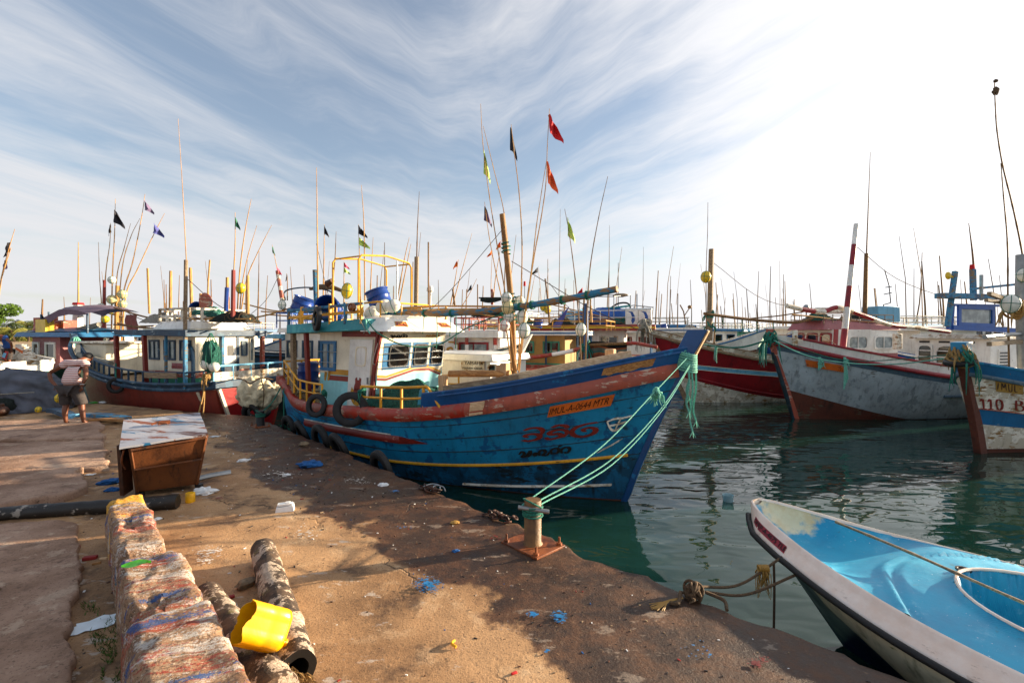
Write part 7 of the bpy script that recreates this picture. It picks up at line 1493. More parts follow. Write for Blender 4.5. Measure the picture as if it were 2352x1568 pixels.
# steel bin
def steel_bin():
    TL,TR,BKL,BKR=V(-4.70,5.95,.70),V(-4.06,6.43,.76),V(-5.24,6.60,.86),V(-4.62,7.07,.88); bl,br,bkl,bkr=V(-4.82,6.22,.06),V(-4.27,6.55,.06),V(-5.12,6.62,.06),V(-4.62,6.98,.06)
    e=empty('rubbish_bin',(bl+br+bkl+bkr)/4,'rusty brown tapered steel bin with a paint-smeared lid standing on the quay','bin'); o=Vector(e.location); L=lambda p:p-o
    m=MB(); m.hexa([L(p) for p in (bl,br,bkr,bkl,TL,TR,BKR,BKL)]); 
    # pressed ribs
    a=L(bl).lerp(L(TL),.52); c=L(br).lerp(L(TR),.52); nn=(c-a).cross(V(0,0,1)).normalized(); m.beam(a+nn*.02,c+nn*.02,.05,.025)
    m.beam(L(bl)+nn*.0,L(TL)+nn*.0,.035,.03); m.beam(L(br),L(TR),.035,.03); m.beam(L(TL)+V(0,0,-.03),L(TR)+V(0,0,-.03),.05,.04); m.build('body','bin_brown',e,bevel=.008)
    # dented lid
    m=MB(); rows=[]; f0,f1,b0,b1=V(-4.76,5.86,.715),V(-4.0,6.36,.79),V(-5.32,6.62,.90),V(-4.62,7.16,.92)
    for i in range(13):
        row=[]
        for j in range(17):
            p=f0.lerp(f1,j/16).lerp(b0.lerp(b1,j/16),i/12); p+=V(0,0,.014*noise.noise(p*4)+.03*(1 if i in (5,6) else 0)*.5+.012*(1 if i%5==2 else 0)); row.append(L(p))
        rows.append(row)
    m.grid(rows); m.grid([[q-V(0,0,.025) for q in r_] for r_ in rows],flip=True)
    for ln in (rows[0],rows[-1],[r_[0] for r_ in rows],[r_[-1] for r_ in rows]): m.grid([ln,[q-V(0,0,.025) for q in ln]])
    m.build('lid','bin_lid',e,angle=60)
    m=MB(); m.box(L(V(-4.75,6.6,.89)),(.14,.05,.05),rot=.6); m.tube([L(V(-4.85,6.5,.88)),L(V(-4.8,6.55,.90)),L(V(-4.7,6.6,.88))],.015,5,sm=4); m.build('lid_handle','rust',e)
    m=MB(); m.beam(L(V(-4.98,6.25,.05)),L(V(-4.9,6.1,.72)),.16,.05); m.build('side_flange','rust_dark',e)
    m=MB(); m.tube([L(V(-4.80,5.98,.66)),L(V(-4.87,6.03,.5)),L(V(-4.86,6.08,.4))],.012,5,sm=4); m.build('hook','rust',e)
    for p in (bl,br,bkl,bkr):
        m=MB(); q=L(p)+V(.02,.02,-.0); m.lathe(q,[(0,-.06),(.05,-.06),(.05,0),(0,0)],12); m.build('foot','black',e)
    return e
steel_bin()
m=MB(); m.lathe((0,0,0),[(0,0),(.052,0),(.056,.01),(.054,.11),(.05,.115),(0,.115)],16); o=m.build('paint_tin','paint_yellow',None); o.location=g0(437,1152); tag(o,'small yellow tin at the foot of the rusty bin','tin')
# bollard with rope
def bollard(c,h,r_,label,mat,plate,ropem,grp='mooring bollards',cross=True,big=True):
    e=empty('bollard',c,label,'bollard',grp,rz=0); m=MB(); m.lathe((0,0,0),[(r_*1.25,.0),(r_*1.2,.02),(r_,.04),(r_,h-.005),(r_*.97,h),(0,h+.002)],28); m.build('post',mat,e,angle=50)
    m=MB(); a=V(-.6840,.729,0)*plate; bb=V(.729,.684,0)*plate*.8; m.prism([-a-bb,bb-a,a+bb,a-bb],V(0,0,.022)); m.build('base_plate','rust',e,bevel=.004)
    for sx in (-1,1):
        for sy in (-1,1):
            p=a*.82*sx+bb*.82*sy; m=MB(); m.lathe(p,[(0,.02),(.028,.02),(.028,.045),(0.011,.045),(.011,.10),(0,.10)],6); m.build('bolt','rust',e)
    if cross: m=MB(); m.tube([V(-.145,-.06,h-.055),V(.155,-.10,h-.085)],.021,10); m.build('cross_bar','galv',e)
    m=MB(); 
    for k in range(5 if big else 4):
        z=h-.07-.020*k; tl=V(.06*math.sin(k*1.7),.06*math.cos(k*2.1),1).normalized(); m.torus((0,0,z),tl,r_+.011,.0095,26,7)
    m.torus((0,-.02,h-.03),V(.5,.3,1),r_+.016,.009,26,7); m.build('rope_turns',ropem,e)
    return e
bc=V(.206,4.80,0); bollard(bc,.455,.085,'tan post bollard on a rusty bolted plate with teal rope round its head','bollard_tan',.25,'rope_green')
b2=g0(598,979); bollard(b2,.36,.085,'short black bollard by the foam blocks with a thin green line','rubber',.20,'rope_green',cross=False,big=False)
# mooring lines
st=A.wld(V(A.stemx(2.45)+.02,-.05,2.48)); top=bc+V(0,0,.40)
rope('mooring_line',[st,st.lerp(top,.33)+V(0,0,-.05),st.lerp(top,.66)+V(0,0,-.09),top+V(-.02,.09,.03),top+V(-.09,0,.0)],.0075,'rope_teal','upper teal mooring line from the blue stem to the tan bollard',cat='rope',group='teal mooring lines')
rope('mooring_line',[st+V(.03,0,-.1),st.lerp(top,.33)+V(.12,0,-.24),st.lerp(top,.66)+V(.08,0,-.27),top+V(.05,.09,0),top+V(.09,0,-.02)],.0075,'rope_teal','lower sagging teal mooring line from the blue stem to the tan bollard',cat='rope',group='teal mooring lines')
rope('mooring_line',[st+V(.03,0,-.12),st.lerp(top,.33)+V(.13,0,-.27),st.lerp(top,.66)+V(.10,0,-.32),top+V(.07,.08,-.03),top+V(.08,-.04,-.05)],.0075,'rope_teal','lowest teal mooring line, close beside the sagging one',cat='rope',group='teal mooring lines')
m=MB(); knot(m,V(A.stemx(2.45)-.06,0,2.45),.13,14,.02,seed=71,tails=0)
for k in range(11): z=2.50-.026*k; m.torus((A.stemx(2.45)-.05,0,z),V(.25,.1*math.sin(k),1),.15,.016,20,6)
m.build('stem_lashing','rope_teal',A.root)
for k,(dx,ln,sd) in enumerate(((.02,.75,3),(.06,1.05,4),(.0,.55,5),(.09,.9,6))):
    m=MB(); p=V(A.stemx(2.4)+dx,-.12+.05*k,2.35); m.tube([p,p+V(.03,-.03,-ln*.4),p+V(-.02,.0,-ln*.8),p+V(.02,0,-ln)],.016,5,sm=4); 
    for q in range(5): m.tube([p+V(.02,0,-ln),p+V(.02+.05*math.cos(q*1.3),.05*math.sin(q*1.3),-ln-.1)],[.01,.003],4)
    m.build('rope_tail','rope_teal',A.root)
m=MB(); knot(m,A.loc(st.lerp(top,.30)+V(.01,0,-.08)),.06,9,.014,seed=75,tails=9,tl=.18); m.build('line_knot','rope_teal',A.root)
e1=A.wld(V(.15,-1.25,1.65)); rope('mooring_line',[b2+V(0,0,.30),b2.lerp(e1,.5)+V(0,0,.04),e1],.014,'rope_green','thin dark green line from the short black bollard up to the blue boat stern',cat='rope')
p=A.wld(V(.35,-1.36,1.55)); rope('hanging_line',[p,p+V(0,0,-.6),p+V(.02,-.03,-1.3),p+V(.1,-.1,-1.53)],.014,'rope_green','green line hanging from the blue stern down to the quay edge',cat='rope')
for q,(z_,sd) in enumerate(((-.9,81),(-1.45,82))):
    m=MB(); knot(m,p+V(0,0,z_),.07,9,.014,seed=sd,tails=8,tl=.15); o=m.build('rope_knot','rope_green',None,loc=p+V(0,0,z_)); tag(o,('green knot halfway down the line hanging at the blue stern','frayed green knot lying where the hanging stern line meets the quay')[q],'rope')
# tyres along the quay wall
def edge_at(px):
    dd=(EC-E0).normalized(); k=(px-CX)/F; t=(k*E0.y-E0.x)/(dd.x-k*dd.y); return E0+dd*t
nq=V(.729,.684,0)
for i,(px,rr,dz,tl,lb) in enumerate(((860,.30,-.07,.25,'tyre wedged low against the blue hull where the quay narrows'),(765,.31,-.02,.45,'tyre on the quay lip just right of the biggest gap in the row'),(722,.31,.0,.2,'middle tyre of the row on the quay lip beside the blue stern'),(681,.29,-.02,.5,'second tyre from the black bollard on the quay lip'),(650,.28,-.02,.15,'tyre nearest the black bollard on the quay lip'))):
    p=edge_at(px)+nq*.12+V(0,0,dz); tyre(p,nq+V(.3*math.sin(i*3),0,tl),rr,lb,'fender tyres along the quay lip','rubber')
for i,(x,y,rr,ax,lb) in enumerate(((572,948,.33,(.2,-.5,.9),'flat tyre under the foam blocks'),(556,955,.3,(.3,.9,.2),'tyre half hidden between the foam blocks and the black bollard'),(352,934,.28,(.36,.93,.35),'tyre leaning on the dark red hull, right of a near twin'),(318,932,.26,(.36,.93,.35),'tyre leaning on the dark red hull, left of a near twin'))):
    p=G(x,y,0)+V(.1,.25,.0); tyre(p,ax,rr,lb,'tyres about the dark red boat','rubber')
# foam blocks
m=MB(); rows=None; m.ell((0,0,0),(.40,.36,.42),50,36,ns=.30,nf=2.4,seed=4); m.v=[p*(1+.07*noise.noise(p*9)-.10*max(0,1-abs(noise.noise(p*3.5))*9)) for p in m.v]; o=m.build('foam_block','foam',None,angle=60); o.location=P(582,903,12.75); tag(o,'rounded crumbling foam block hung by the dark red stern, left one','foam block','foam blocks between the boats')
m=MB(); m.hexa([V(-.28,-.2,-.34),V(.12,-.2,-.42),V(.18,.2,-.4),V(-.25,.2,-.34),V(-.38,-.2,.3),V(.16,-.2,.34),V(.2,.2,.3),V(-.3,.2,.3)]) if 0 else m.ell((0,0,0),(.34,.3,.40),50,36,ns=.45,nf=1.8,seed=9); m.v=[p*(1+.07*noise.noise(p*9)-.10*max(0,1-abs(noise.noise(p*3.5+V(4,0,0)))*9)) for p in m.v]; o=m.build('foam_block','foam',None,angle=60); o.location=P(616,907,12.9); o.rotation_euler=(0,.45,0); tag(o,'angular foam block leaning on the rounded one, right one','foam block','foam blocks between the boats')
m=MB(); m.tube([B.wld(V(-.06,.5,1.55)),P(560,872,12.5),P(575,880,12.35),P(600,868,12.4),P(630,872,12.6)],.018,6,sm=5); m.tube([P(600,868,12.35),P(606,900,12.3),P(604,935,12.4)],.012,5,sm=4); o=m.build('foam_lashing','rope_brown',None,loc=P(600,868,12.35)); tag(o,'brown lashing slung round the foam blocks','rope')
# tarpaulin pile
def tarp_pile():
    c=V(-14.15,13.5,0); e=empty('covered_net_pile',c,'grey tarpaulin draped over a heap of nets at the left edge','tarpaulin pile'); m=MB(); rows=[]
    for i in range(46):
        th=PI/2*i/45; row=[]
        for j in range(90):
            ph=2*PI*j/90; r_=math.sin(th); z=math.cos(th); p=V(1.95*r_*math.cos(ph),1.0*r_*math.sin(ph),1.08*z**.85 if z>0 else 0); k=1+.16*noise.noise(V(math.cos(ph)*1.6,math.sin(ph)*1.6,z*1.4))
            p=V(p.x*k,p.y*k,p.z*k); fold=.05*math.sin(ph*11+3*noise.noise(p*1.3)*2+z*5)*r_**2+.035*math.sin(z*16+ph*3+4*noise.noise(p)); p+=V(math.cos(ph),math.sin(ph),.3)*fold; p.z=max(p.z,0.0+.02*abs(math.sin(ph*9))); row.append(p)
        rows.append(row)
    m.grid(rows,cv=True,flip=False); m.build('sheet','tarp',e,angle=80)
    m=MB(); m.ell((-.45,-.72,.62),(.55,.28,.30),20,12,ns=.3); m.build('net_showing','net_dark',e); m=MB(); m.ell((.85,-.86,.2),(.33,.12,.22),16,8,ns=.3); m.build('net_showing','net_dark',e)
    m=MB(); m.tube([V(-1.2,-.75,.45),V(-.3,-1.02,.42),V(.5,-.98,.5),V(1.5,-.7,.55)],.012,5,sm=5); m.build('tie_line','rope_grey',e)
    return e
tarp_pile()
floatbuoy('float',P(137,914,12.9),.11,'float_yellow','yellow float poking out at the right end of the tarpaulin','yellow floats by the tarpaulin'); floatbuoy('float',P(88,940,12.6),.07,'float_yellow','small yellow float in the dark fold at the front of the tarpaulin','yellow floats by the tarpaulin')
m=MB(); m.ell((0,0,.13),(.16,.16,.14),18,12); m.lathe((0,0,.26),[(.07,0),(.07,.05),(.05,.07),(0,.07)],12); o=m.build('iron_pot','rust_dark',None); o.location=G(2,956); tag(o,'dark round iron pot at the left edge in front of the tarpaulin','pot')
# broken boat planks beside the man
def plankset():
    for k,(a,c,w,h,mt,lb) in enumerate((((118,952),(158,965),.22,.10,'navy','dark blue broken timber to the left of the man'),((155,968),(188,962),.20,.06,'skyblue','pale blue board between the feet of the man'),((190,962),(288,972),.28,.07,'bluewood','long blue board lying right of the man'),((205,974),(286,976),.12,.05,'barewood','narrow brown board under the long blue one'))):
        p=G(*a);q=G(*c); m=MB(); N=10; rows=[]; d=(q-p).normalized(); s_=V(-d.y,d.x,0)
        for i in range(N+1):
            t=i/N; b_=p.lerp(q,t)-p; j=.02*noise.noise(V(t*5,k,0)); z=.07+.03*math.sin(t*3); rows.append([b_-s_*(w/2+j)+V(0,0,z),b_-s_*(w/2+j)+V(0,0,z+h),b_+s_*(w/2-j)+V(0,0,z+h),b_+s_*(w/2-j)+V(0,0,z)])
        m.grid(rows,cv=True); m.poly(rows[0][::-1]); m.poly(rows[-1]); o=m.build('board',mt,None,angle=30); o.location=p; tag(o,lb,'board','broken boat boards near the man')
plankset()
# logs
def log(name,p,q,r0,r1,mat,label,hollow=False,seed=0,cat='log',grp='old logs on the quay'):
    e=empty(name,p,label,cat,grp); d=(q-p); m=MB(); rows=[]; N=40; dn=d.normalized(); s_=dn.cross(V(0,0,1)).normalized(); u=s_.cross(dn)
    for i in range(N+1):
        t=i/N; r_=lerp(r0,r1,t)*(1+.03*math.sin(t*60+seed)); row=[]
        for k in range(24):
            a=2*PI*k/24; rr=r_*(1+.10*noise.noise(V(math.cos(a)*1.5,math.sin(a)*1.5,t*8+seed))+.05*noise.noise(V(math.cos(a)*4,math.sin(a)*4,t*30+seed))); row.append(d*t+(s_*math.cos(a)+u*math.sin(a))*rr+V(0,0,.0)+ (dn*.05*noise.noise(V(k,seed,1)) if i in (0,N) else V(0,0,0)))
        rows.append(row)
    m.grid(rows,cv=True); m.poly(rows[0]); 
    if hollow:
        inn=[[c_+(d*1.0-c_)*.42-dn*.0 for c_ in rows[-1]],[c_+(d-c_)*.5-dn*.18 for c_ in rows[-1]],[c_+(d-c_)*.9-dn*.25 for c_ in rows[-1]]]; m.grid([rows[-1]]+inn,cv=True,mi=1)
    else: m.poly(rows[-1][::-1])
    m.build('bark',[mat,'black'],e,angle=60); return e,d,s_,u
lp,lq=G(604,1262,.11),G(684,1536,.11); le,ld,lsd,lu=log('palm_log',lp,lq,.105,.112,'log_bark','lichen patched hollow log under the yellow container, frayed at its near end',True,1)
m=MB(); rnd=random.Random(2)
for k in range(150):
    a=rnd.uniform(-2.6,1.0); p=ld+ (lsd*math.cos(a)+lu*math.sin(a))*rnd.uniform(.02,.11)+V(0,0,-.02); dd=ld.normalized()*rnd.uniform(.04,.16)+V(rnd.uniform(-.05,.08),rnd.uniform(-.05,.05),rnd.uniform(-.10,.02)); m.tube([p,p+dd*.5+V(0,0,.02),p+dd],[.004,.002],3)
m.build('frayed_fibre','rope_tan',le)
log('palm_log',G(474,1366,.10),G(640,1600,.10),.10,.115,'log_bark','dark log wedged between the nearest block and the yellow container',False,5)
log('rubber_roller',V(-5.75,5.42,.08),V(-4.02,5.82,.08),.075,.085,'log_black','black roller with flaking white paint lying before the bin',False,7,cat='roller',grp=None)
# cut yellow container
def jerry():
    c=G(606,1440,.34); e=empty('cut_container',c,'bright yellow plastic container with its end cut open, resting on the hollow log','container'); e.scale=(.86,)*3
    ax=V(.66,.52,-.54).normalized(); v_=V(-.62,.02,-.0); sx=ax.cross(V(0,0,1)).normalized(); sy=sx.cross(ax).normalized(); ca,sa=math.cos(.5),math.sin(.5); sx,sy=sx*ca+sy*sa,sy*ca-sx*sa
    def sec(t,k,inn=0,jag=0):
        out=[]
        for i in range(56):
            a=2*PI*i/56; cx,cy=math.cos(a),math.sin(a); r_=1/((abs(cx)**4.5+abs(cy)**4.5)**(1/4.5)); rib=1-.05*(1 if int(i/3.5)%3==0 and k>.8 else 0)
            tt=t+(jag*(.35*noise.noise(V(cx*1.5,cy*1.5,2))+.12*noise.noise(V(cx*6,cy*6,2))) if jag else 0)
            out.append(ax*tt+sx*(cx*r_*(.105-inn)*k*rib)+sy*(cy*r_*(.135-inn)*k*rib))
        return out
    pr=[(-.16,1.0,.12),(-.12,1.0,0),(-.02,1.0,0),(0,.975,0),(.02,1.0,0),(.10,1.0,0),(.125,.95,0),(.145,.8,0),(.15,.45,0),(.15,.02,0)]
    O=[sec(t,k,0,j) for t,k,j in pr]; I=[sec(t-(.004 if t>.1 else 0),k,.003,j) for t,k,j in pr]; m=MB(); m.grid(O,cv=True,flip=True); m.grid(I,cv=True,flip=False); m.grid([O[0],I[0]],cv=True); m.build('body','jerry',e,angle=50)
    m=MB(); rt=ax.to_track_quat('Z','Y').to_matrix(); m.lathe(ax*.15+sy*-.06,[(.026,-.01),(.024,.012),(.022,.03),(.028,.032),(.028,.045),(.02,.046),(0,.046)],16,rot=rt); m.build('spout','jerry',e)
g_=NT('jerry'); n_=g_.noise(8,5,.6); _M['jerry']=g_.fin(g_.mix(g_.ramp(g_.noise(60,3,.7),.68,.72),g_.mix(g_.ramp(n_,.3,.7),'cf9000','e6b000'),'7a5a10'),.3,g_.bump(n_,.15,.01),Subsurface_Weight=.0)
jerry()
# chains, rope heaps, debris
def chain(c,label,seed,n=9,r_=.035):
    rnd=random.Random(seed); m=MB()
    for k in range(n): m.torus(V(.045*k-.2,.03*math.sin(k*1.3),.03+.02*(k%2)),V(rnd.uniform(-.5,.5),1 if k%2 else .2,1 if not k%2 else .2),r_,.011,14,6,ry=.7)
    for k in range(n): m.torus(V(.04*k-.15,.06+.03*math.sin(k),.05),V(rnd.uniform(-.5,.5),.3,1),r_*.9,.011,14,6)
    o=m.build('chain','rust_dark',None); o.location=c; o.rotation_euler=(0,0,-.7); tag(o,label,'chain','rusty chains on the quay lip')
chain(g0(1145,1192),'small heap of rusty chain left of the tan bollard',1); chain(g0(990,1130),'tangled chain with bright shackles near the blue hull',2,7,.045)
m=MB(); m.tube([V(-.08,0,.03),V(-.1,.05,.06),V(0,.09,.08),V(.1,.06,.07),V(.12,0,.03)],.009,7,sm=5); m.tube([V(.0,-.04,.03),V(.05,.02,.08),V(.16,.0,.07),V(.2,-.06,.03)],.009,7,sm=5); o=m.build('shackle','steel',None); o.location=g0(990,1128); tag(o,'pair of bright steel loops lying on the tangled chain','shackle')
hp=g0(1592,1372); m=MB(); knot(m,V(0,0,.045),.062,12,.012,seed=91,tails=5,tl=.02); 
m.tube([V(.1,0,.05),V(.2,-.1,.04),V(.18,-.2,.02)],.014,6,sm=4); m.tube([V(-.1,0,.05),V(-.16,-.12,.03),V(-.22,-.1,.02)],.015,6,sm=4); o=m.build('rope_heap','rope_brown',None); o.location=hp; tag(o,'knotted brown mooring rope heaped on the quay lip','rope')
m=MB(); rnd=random.Random(4)
for k in range(30): m.tube([V(0,0,.03),V(-.12,-.05+.02*rnd.random(),.03),V(-.24+rnd.uniform(-.05,.05),-.10+rnd.uniform(-.05,.05),.015)],[.006,.003],4,sm=3)
o=m.build('frayed_rope','ochre',None); o.location=hp+V(-.1,-.05,0); tag(o,'frayed yellow rope end beside the knotted brown rope','rope')
def junk(name,x,y,mat,label,cat,kind='sheet',sz=.1,rz=0,grp=None,z=0):
    p=g0(x,y) if not z else V(*z); m=MB(); rnd=random.Random(int(x*7+y))
    if kind=='sheet':
        n=7; rows=[[V((i/(n-1)-.5)*sz*2+.1*sz*rnd.uniform(-1,1)*(i in (0,n-1)),(j/(n-1)-.5)*sz*1.3+.1*sz*rnd.uniform(-1,1)*(j in (0,n-1)),.008+sz*.22*abs(noise.noise(V(i*.6+x,j*.6+y,0)))) for i in range(n)] for j in range(n)]; m.grid(rows)
    elif kind=='brick': m.box((0,0,sz*.25),(sz*1.8,sz*.8,sz*.5))
    elif kind=='stone': m.ell((0,0,sz*.35),(sz,sz*.7,sz*.5),12,8,ns=.5,nf=1.6,seed=x)
    elif kind=='rag': m.ell((0,0,sz*.16),(sz,sz*.7,sz*.34),26,14,ns=.42,nf=2.1,seed=x); m.v=[p*(1+.16*noise.noise(p*38+V(x,0,0))) for p in m.v]
    elif kind=='stick': m.tube([V(-sz,0,.012),V(0,.02,.02),V(sz,-.01,.012)],.009 if mat!='galv' else .045,8,sm=3)
    elif kind=='tray':
        m.hexa([V(-sz,-sz*.6,0),V(sz,-sz*.6,0),V(sz,sz*.6,0),V(-sz,sz*.6,0),V(-sz*.9,-sz*.5,.05),V(sz*.9,-sz*.5,.06),V(sz*.9,sz*.5,.07),V(-sz*.9,sz*.5,.06)]); m.box((0,0,.075),(sz*1.6,sz*.8,.02)); m.box((sz*.3,0,.09),(sz*.5,sz*.4,.02))
    o=m.build(name,mat,None,angle=30,bevel=.004 if kind=='brick' else 0); o.location=p; o.rotation_euler=(0,0,rz); tag(o,label,cat,grp); return o
gb='red brick chips on the paving'
for (x,y,r_,lb,mt) in ((103,1224,.1,'red brick chip lying alone on the left paving','brick_red'),(167,1263,.3,'darker red brick chip at the paving edge','brick_red'),(207,1285,.35,'longest red chip just left of the far block','brick_red'),(222,1296,.5,'splintered yellowish wood chip among the red ones','barewood'),(238,1286,.2,'small tan chip touching the kerb blocks','plank'),(159,1327,.2,'tiny pale chip below the red ones','plank')):
    junk('brick_chip',x,y,mt,lb,'chip','brick',.06 if 'longest' in lb or 'darker' in lb or 'alone' in lb else .035,r_,gb)
junk('stone',43,1108,'stone','brown stone resting on the pale slab at the left','stone','stone',.1,.3); junk('stone',698,1023,'stone','pale stone near the tyres on the quay','stone','stone',.09,.3); junk('stone',565,1350,'stone','mossy stone between the hollow log and the block','stone','stone',.08,1.1); junk('stone',598,1027,'stone','small stone','stone','stone',.03,0)['label']='small round stone far out on the open quay'
junk('rag',712,1069,'rag_blue','crumpled blue rag alone on the open quay','rag','rag',.17,.2); junk('rag',253,1108,'rag_blue','dark blue cloth lump beside the pale slab','rag','rag',.13,.6); junk('rag',258,1127,'rag_blue','smaller blue cloth scrap left of the bin','rag','rag',.09,.1); junk('rag',470,1130,'paper','torn white cloth at the right foot of the bin','rag','rag',.15,-.2)
junk('paper_scrap',559,1062,'paper','upright white paper scrap on the open quay','paper','rag',.09,.4); junk('paper_scrap',494,1003,'paper','flat white paper scrap right of the bin lid','paper','sheet',.09,.2); junk('paper_scrap',658,1089,'paper','blue and white paper ball on the open quay','paper','rag',.06,.2); junk('paper_scrap',880,1115,'paper','pinkish crumpled paper near the quay lip','paper','rag',.07,.2); junk('paper_scrap',207,1090,'paper','thin white paper scrap on the far left slab','paper','sheet',.06,.2)
junk('paper_scrap',360,1194,'paper','folded white scrap beside the far block','paper','rag',.05,.9); junk('foam_tray',655,1172,'paper','crushed white foam tray in the middle of the quay','tray','tray',.10,.3); junk('plastic_sheet',217,1433,'seawhite','folded pale blue sheet on the ground left of the blocks','sheet','sheet',.12,.55)
junk('pipe',478,1098,'galv','grey pipe length sticking out behind the bin','pipe','stick',.3,.95); junk('yellow_stick',1044,1481,'paint_yellow','tiny yellow stick on the sunlit concrete','stick','stick',.035,2.0); junk('red_chip',1181,1546,'flag_red','red plastic chip at the bottom of the quay','chip','brick',.022,.5); junk('red_chip',527,1376,'brick_red','red brick chip beside the mossy stone','chip','brick',.04,.7); junk('bottle_scrap',1047,1267,'rag_blue','blue and white bottle scrap left of the bollard plate','scrap','rag',.035,.3)
junk('driftwood',330,985,'plank_old','pale stick on the far quay near the dark red boat','stick','stick',.2,.1); junk('green_scrap',1045,1200,'ochre','looped yellow cord left of the rusty chain','cord','rag',.05,.3)
junk('green_bottle',215,926,'leaf','green plastic bottle near the hull behind the man','bottle','rag',.12,.1); junk('white_bottle',235,925,'paper','white plastic bottle near the hull behind the man','bottle','rag',.10,.1)
# paint stains: thin ragged splashes on the quay surface
def splash(x,y,w,h,mat,seed,n=44):
    c=G(x,y); rnd=random.Random(seed); m=MB()
    for k in range(int(n*2.2)):
        a=rnd.uniform(0,6.28); r_=rnd.random()**.6; px=x+math.cos(a)*w*r_; py=y+math.sin(a)*h*r_; p=G(px,py); s=rnd.choice((rnd.uniform(.003,.009),rnd.uniform(.003,.012),rnd.uniform(.008,.026)))*(1.3-r_); pts=[]
        for j in range(7):
            b_=6.28*j/7; q=p+V(math.cos(b_),math.sin(b_)*.7,0)*s*rnd.uniform(.5,1.3); q.z=gz(q)+.012+.00012*k; pts.append(q)
        m.poly(pts)
    return m.build('paint_stain',mat,QUAY)
for i,(x,y,w,h,mt,n) in enumerate(((982,1350,40,22,'paint_blue',150),(1285,1423,20,16,'paint_blue',60),(1222,1417,14,8,'paint_blue',25),(1130,1235,25,12,'paint_red',14),(480,1272,40,14,'paint_white',60),(470,1290,25,8,'paint_white',30),(640,1090,60,12,'paint_white',70),(700,1225,50,20,'paint_white',30),(1740,1525,30,20,'paint_red',22),(930,1210,20,8,'paint_blue',12),(500,1147,20,6,'paint_red',20),(820,1105,40,12,'paint_white',35),(520,1420,20,20,'paint_white',18),(1255,1498,6,5,'paint_blue',8),(905,1130,15,4,'paint_blue',14),(1600,1500,50,30,'paint_blue',10))): splash(x,y,w,h,mt,i,n)
rnd=random.Random(99); m=MB()
cols=['paper','stone','brick_red','rag_blue','black','plank_old','rust_dark']
for k in range(2600):
    t=rnd.uniform(-2.5,13.5); b_=rnd.uniform(.02,1)**.8*rnd.choice((1.5,5,7)); p=E0+(EC-E0).normalized()*t+V(-.6,-.8,0)*b_; s=rnd.uniform(.002,.009)*(1.6 if t>4 else 1); z=gz(p)+s*.2; mi=rnd.choices(range(7),(3,5,1,1,6,5,4))[0]; a=rnd.uniform(0,3)
    m.box((p.x,p.y,z),(s*rnd.uniform(1,3),s,s*.7),rot=a,mi=mi)
o=m.build('litter',cols,None,angle=10); o['kind']='stuff'; tag(o,'specks of grit, paint flakes and litter strewn over the quay','litter')
m=MB()
for k in range(1500):
    x=rnd.uniform(205,300); y=rnd.uniform(1380,1640); x+=(y-1450)*.28; 
    if noise.noise(V(x*.03,y*.02,0))<-.12: continue
    p=g0(x,y); hh=rnd.uniform(.01,.035); a=rnd.uniform(0,6.28); d=V(math.cos(a),math.sin(a),0); m.poly([p-d*.004,p+d*.004,p+V(d.y*.015,d.x*.015,hh)])
plain('weed','3f5a1c',rough=.8,var=.4,scale=20,bump=0); o=m.build('weeds','weed',None); o['kind']='stuff'; tag(o,'thin green weeds growing along the foot of the blocks','weeds')
# floating cup
m=MB(); m.lathe((0,0,0),[(.0,-.03),(.075,-.03),(.09,.10),(.094,.105),(.086,.10),(.07,-.02),(0,-.02)],24); o=m.build('plastic_tub','clear_plastic',None); o.location=G(1672,1150,-.7); tag(o,'pale blue clear plastic tub floating on the open water','tub')
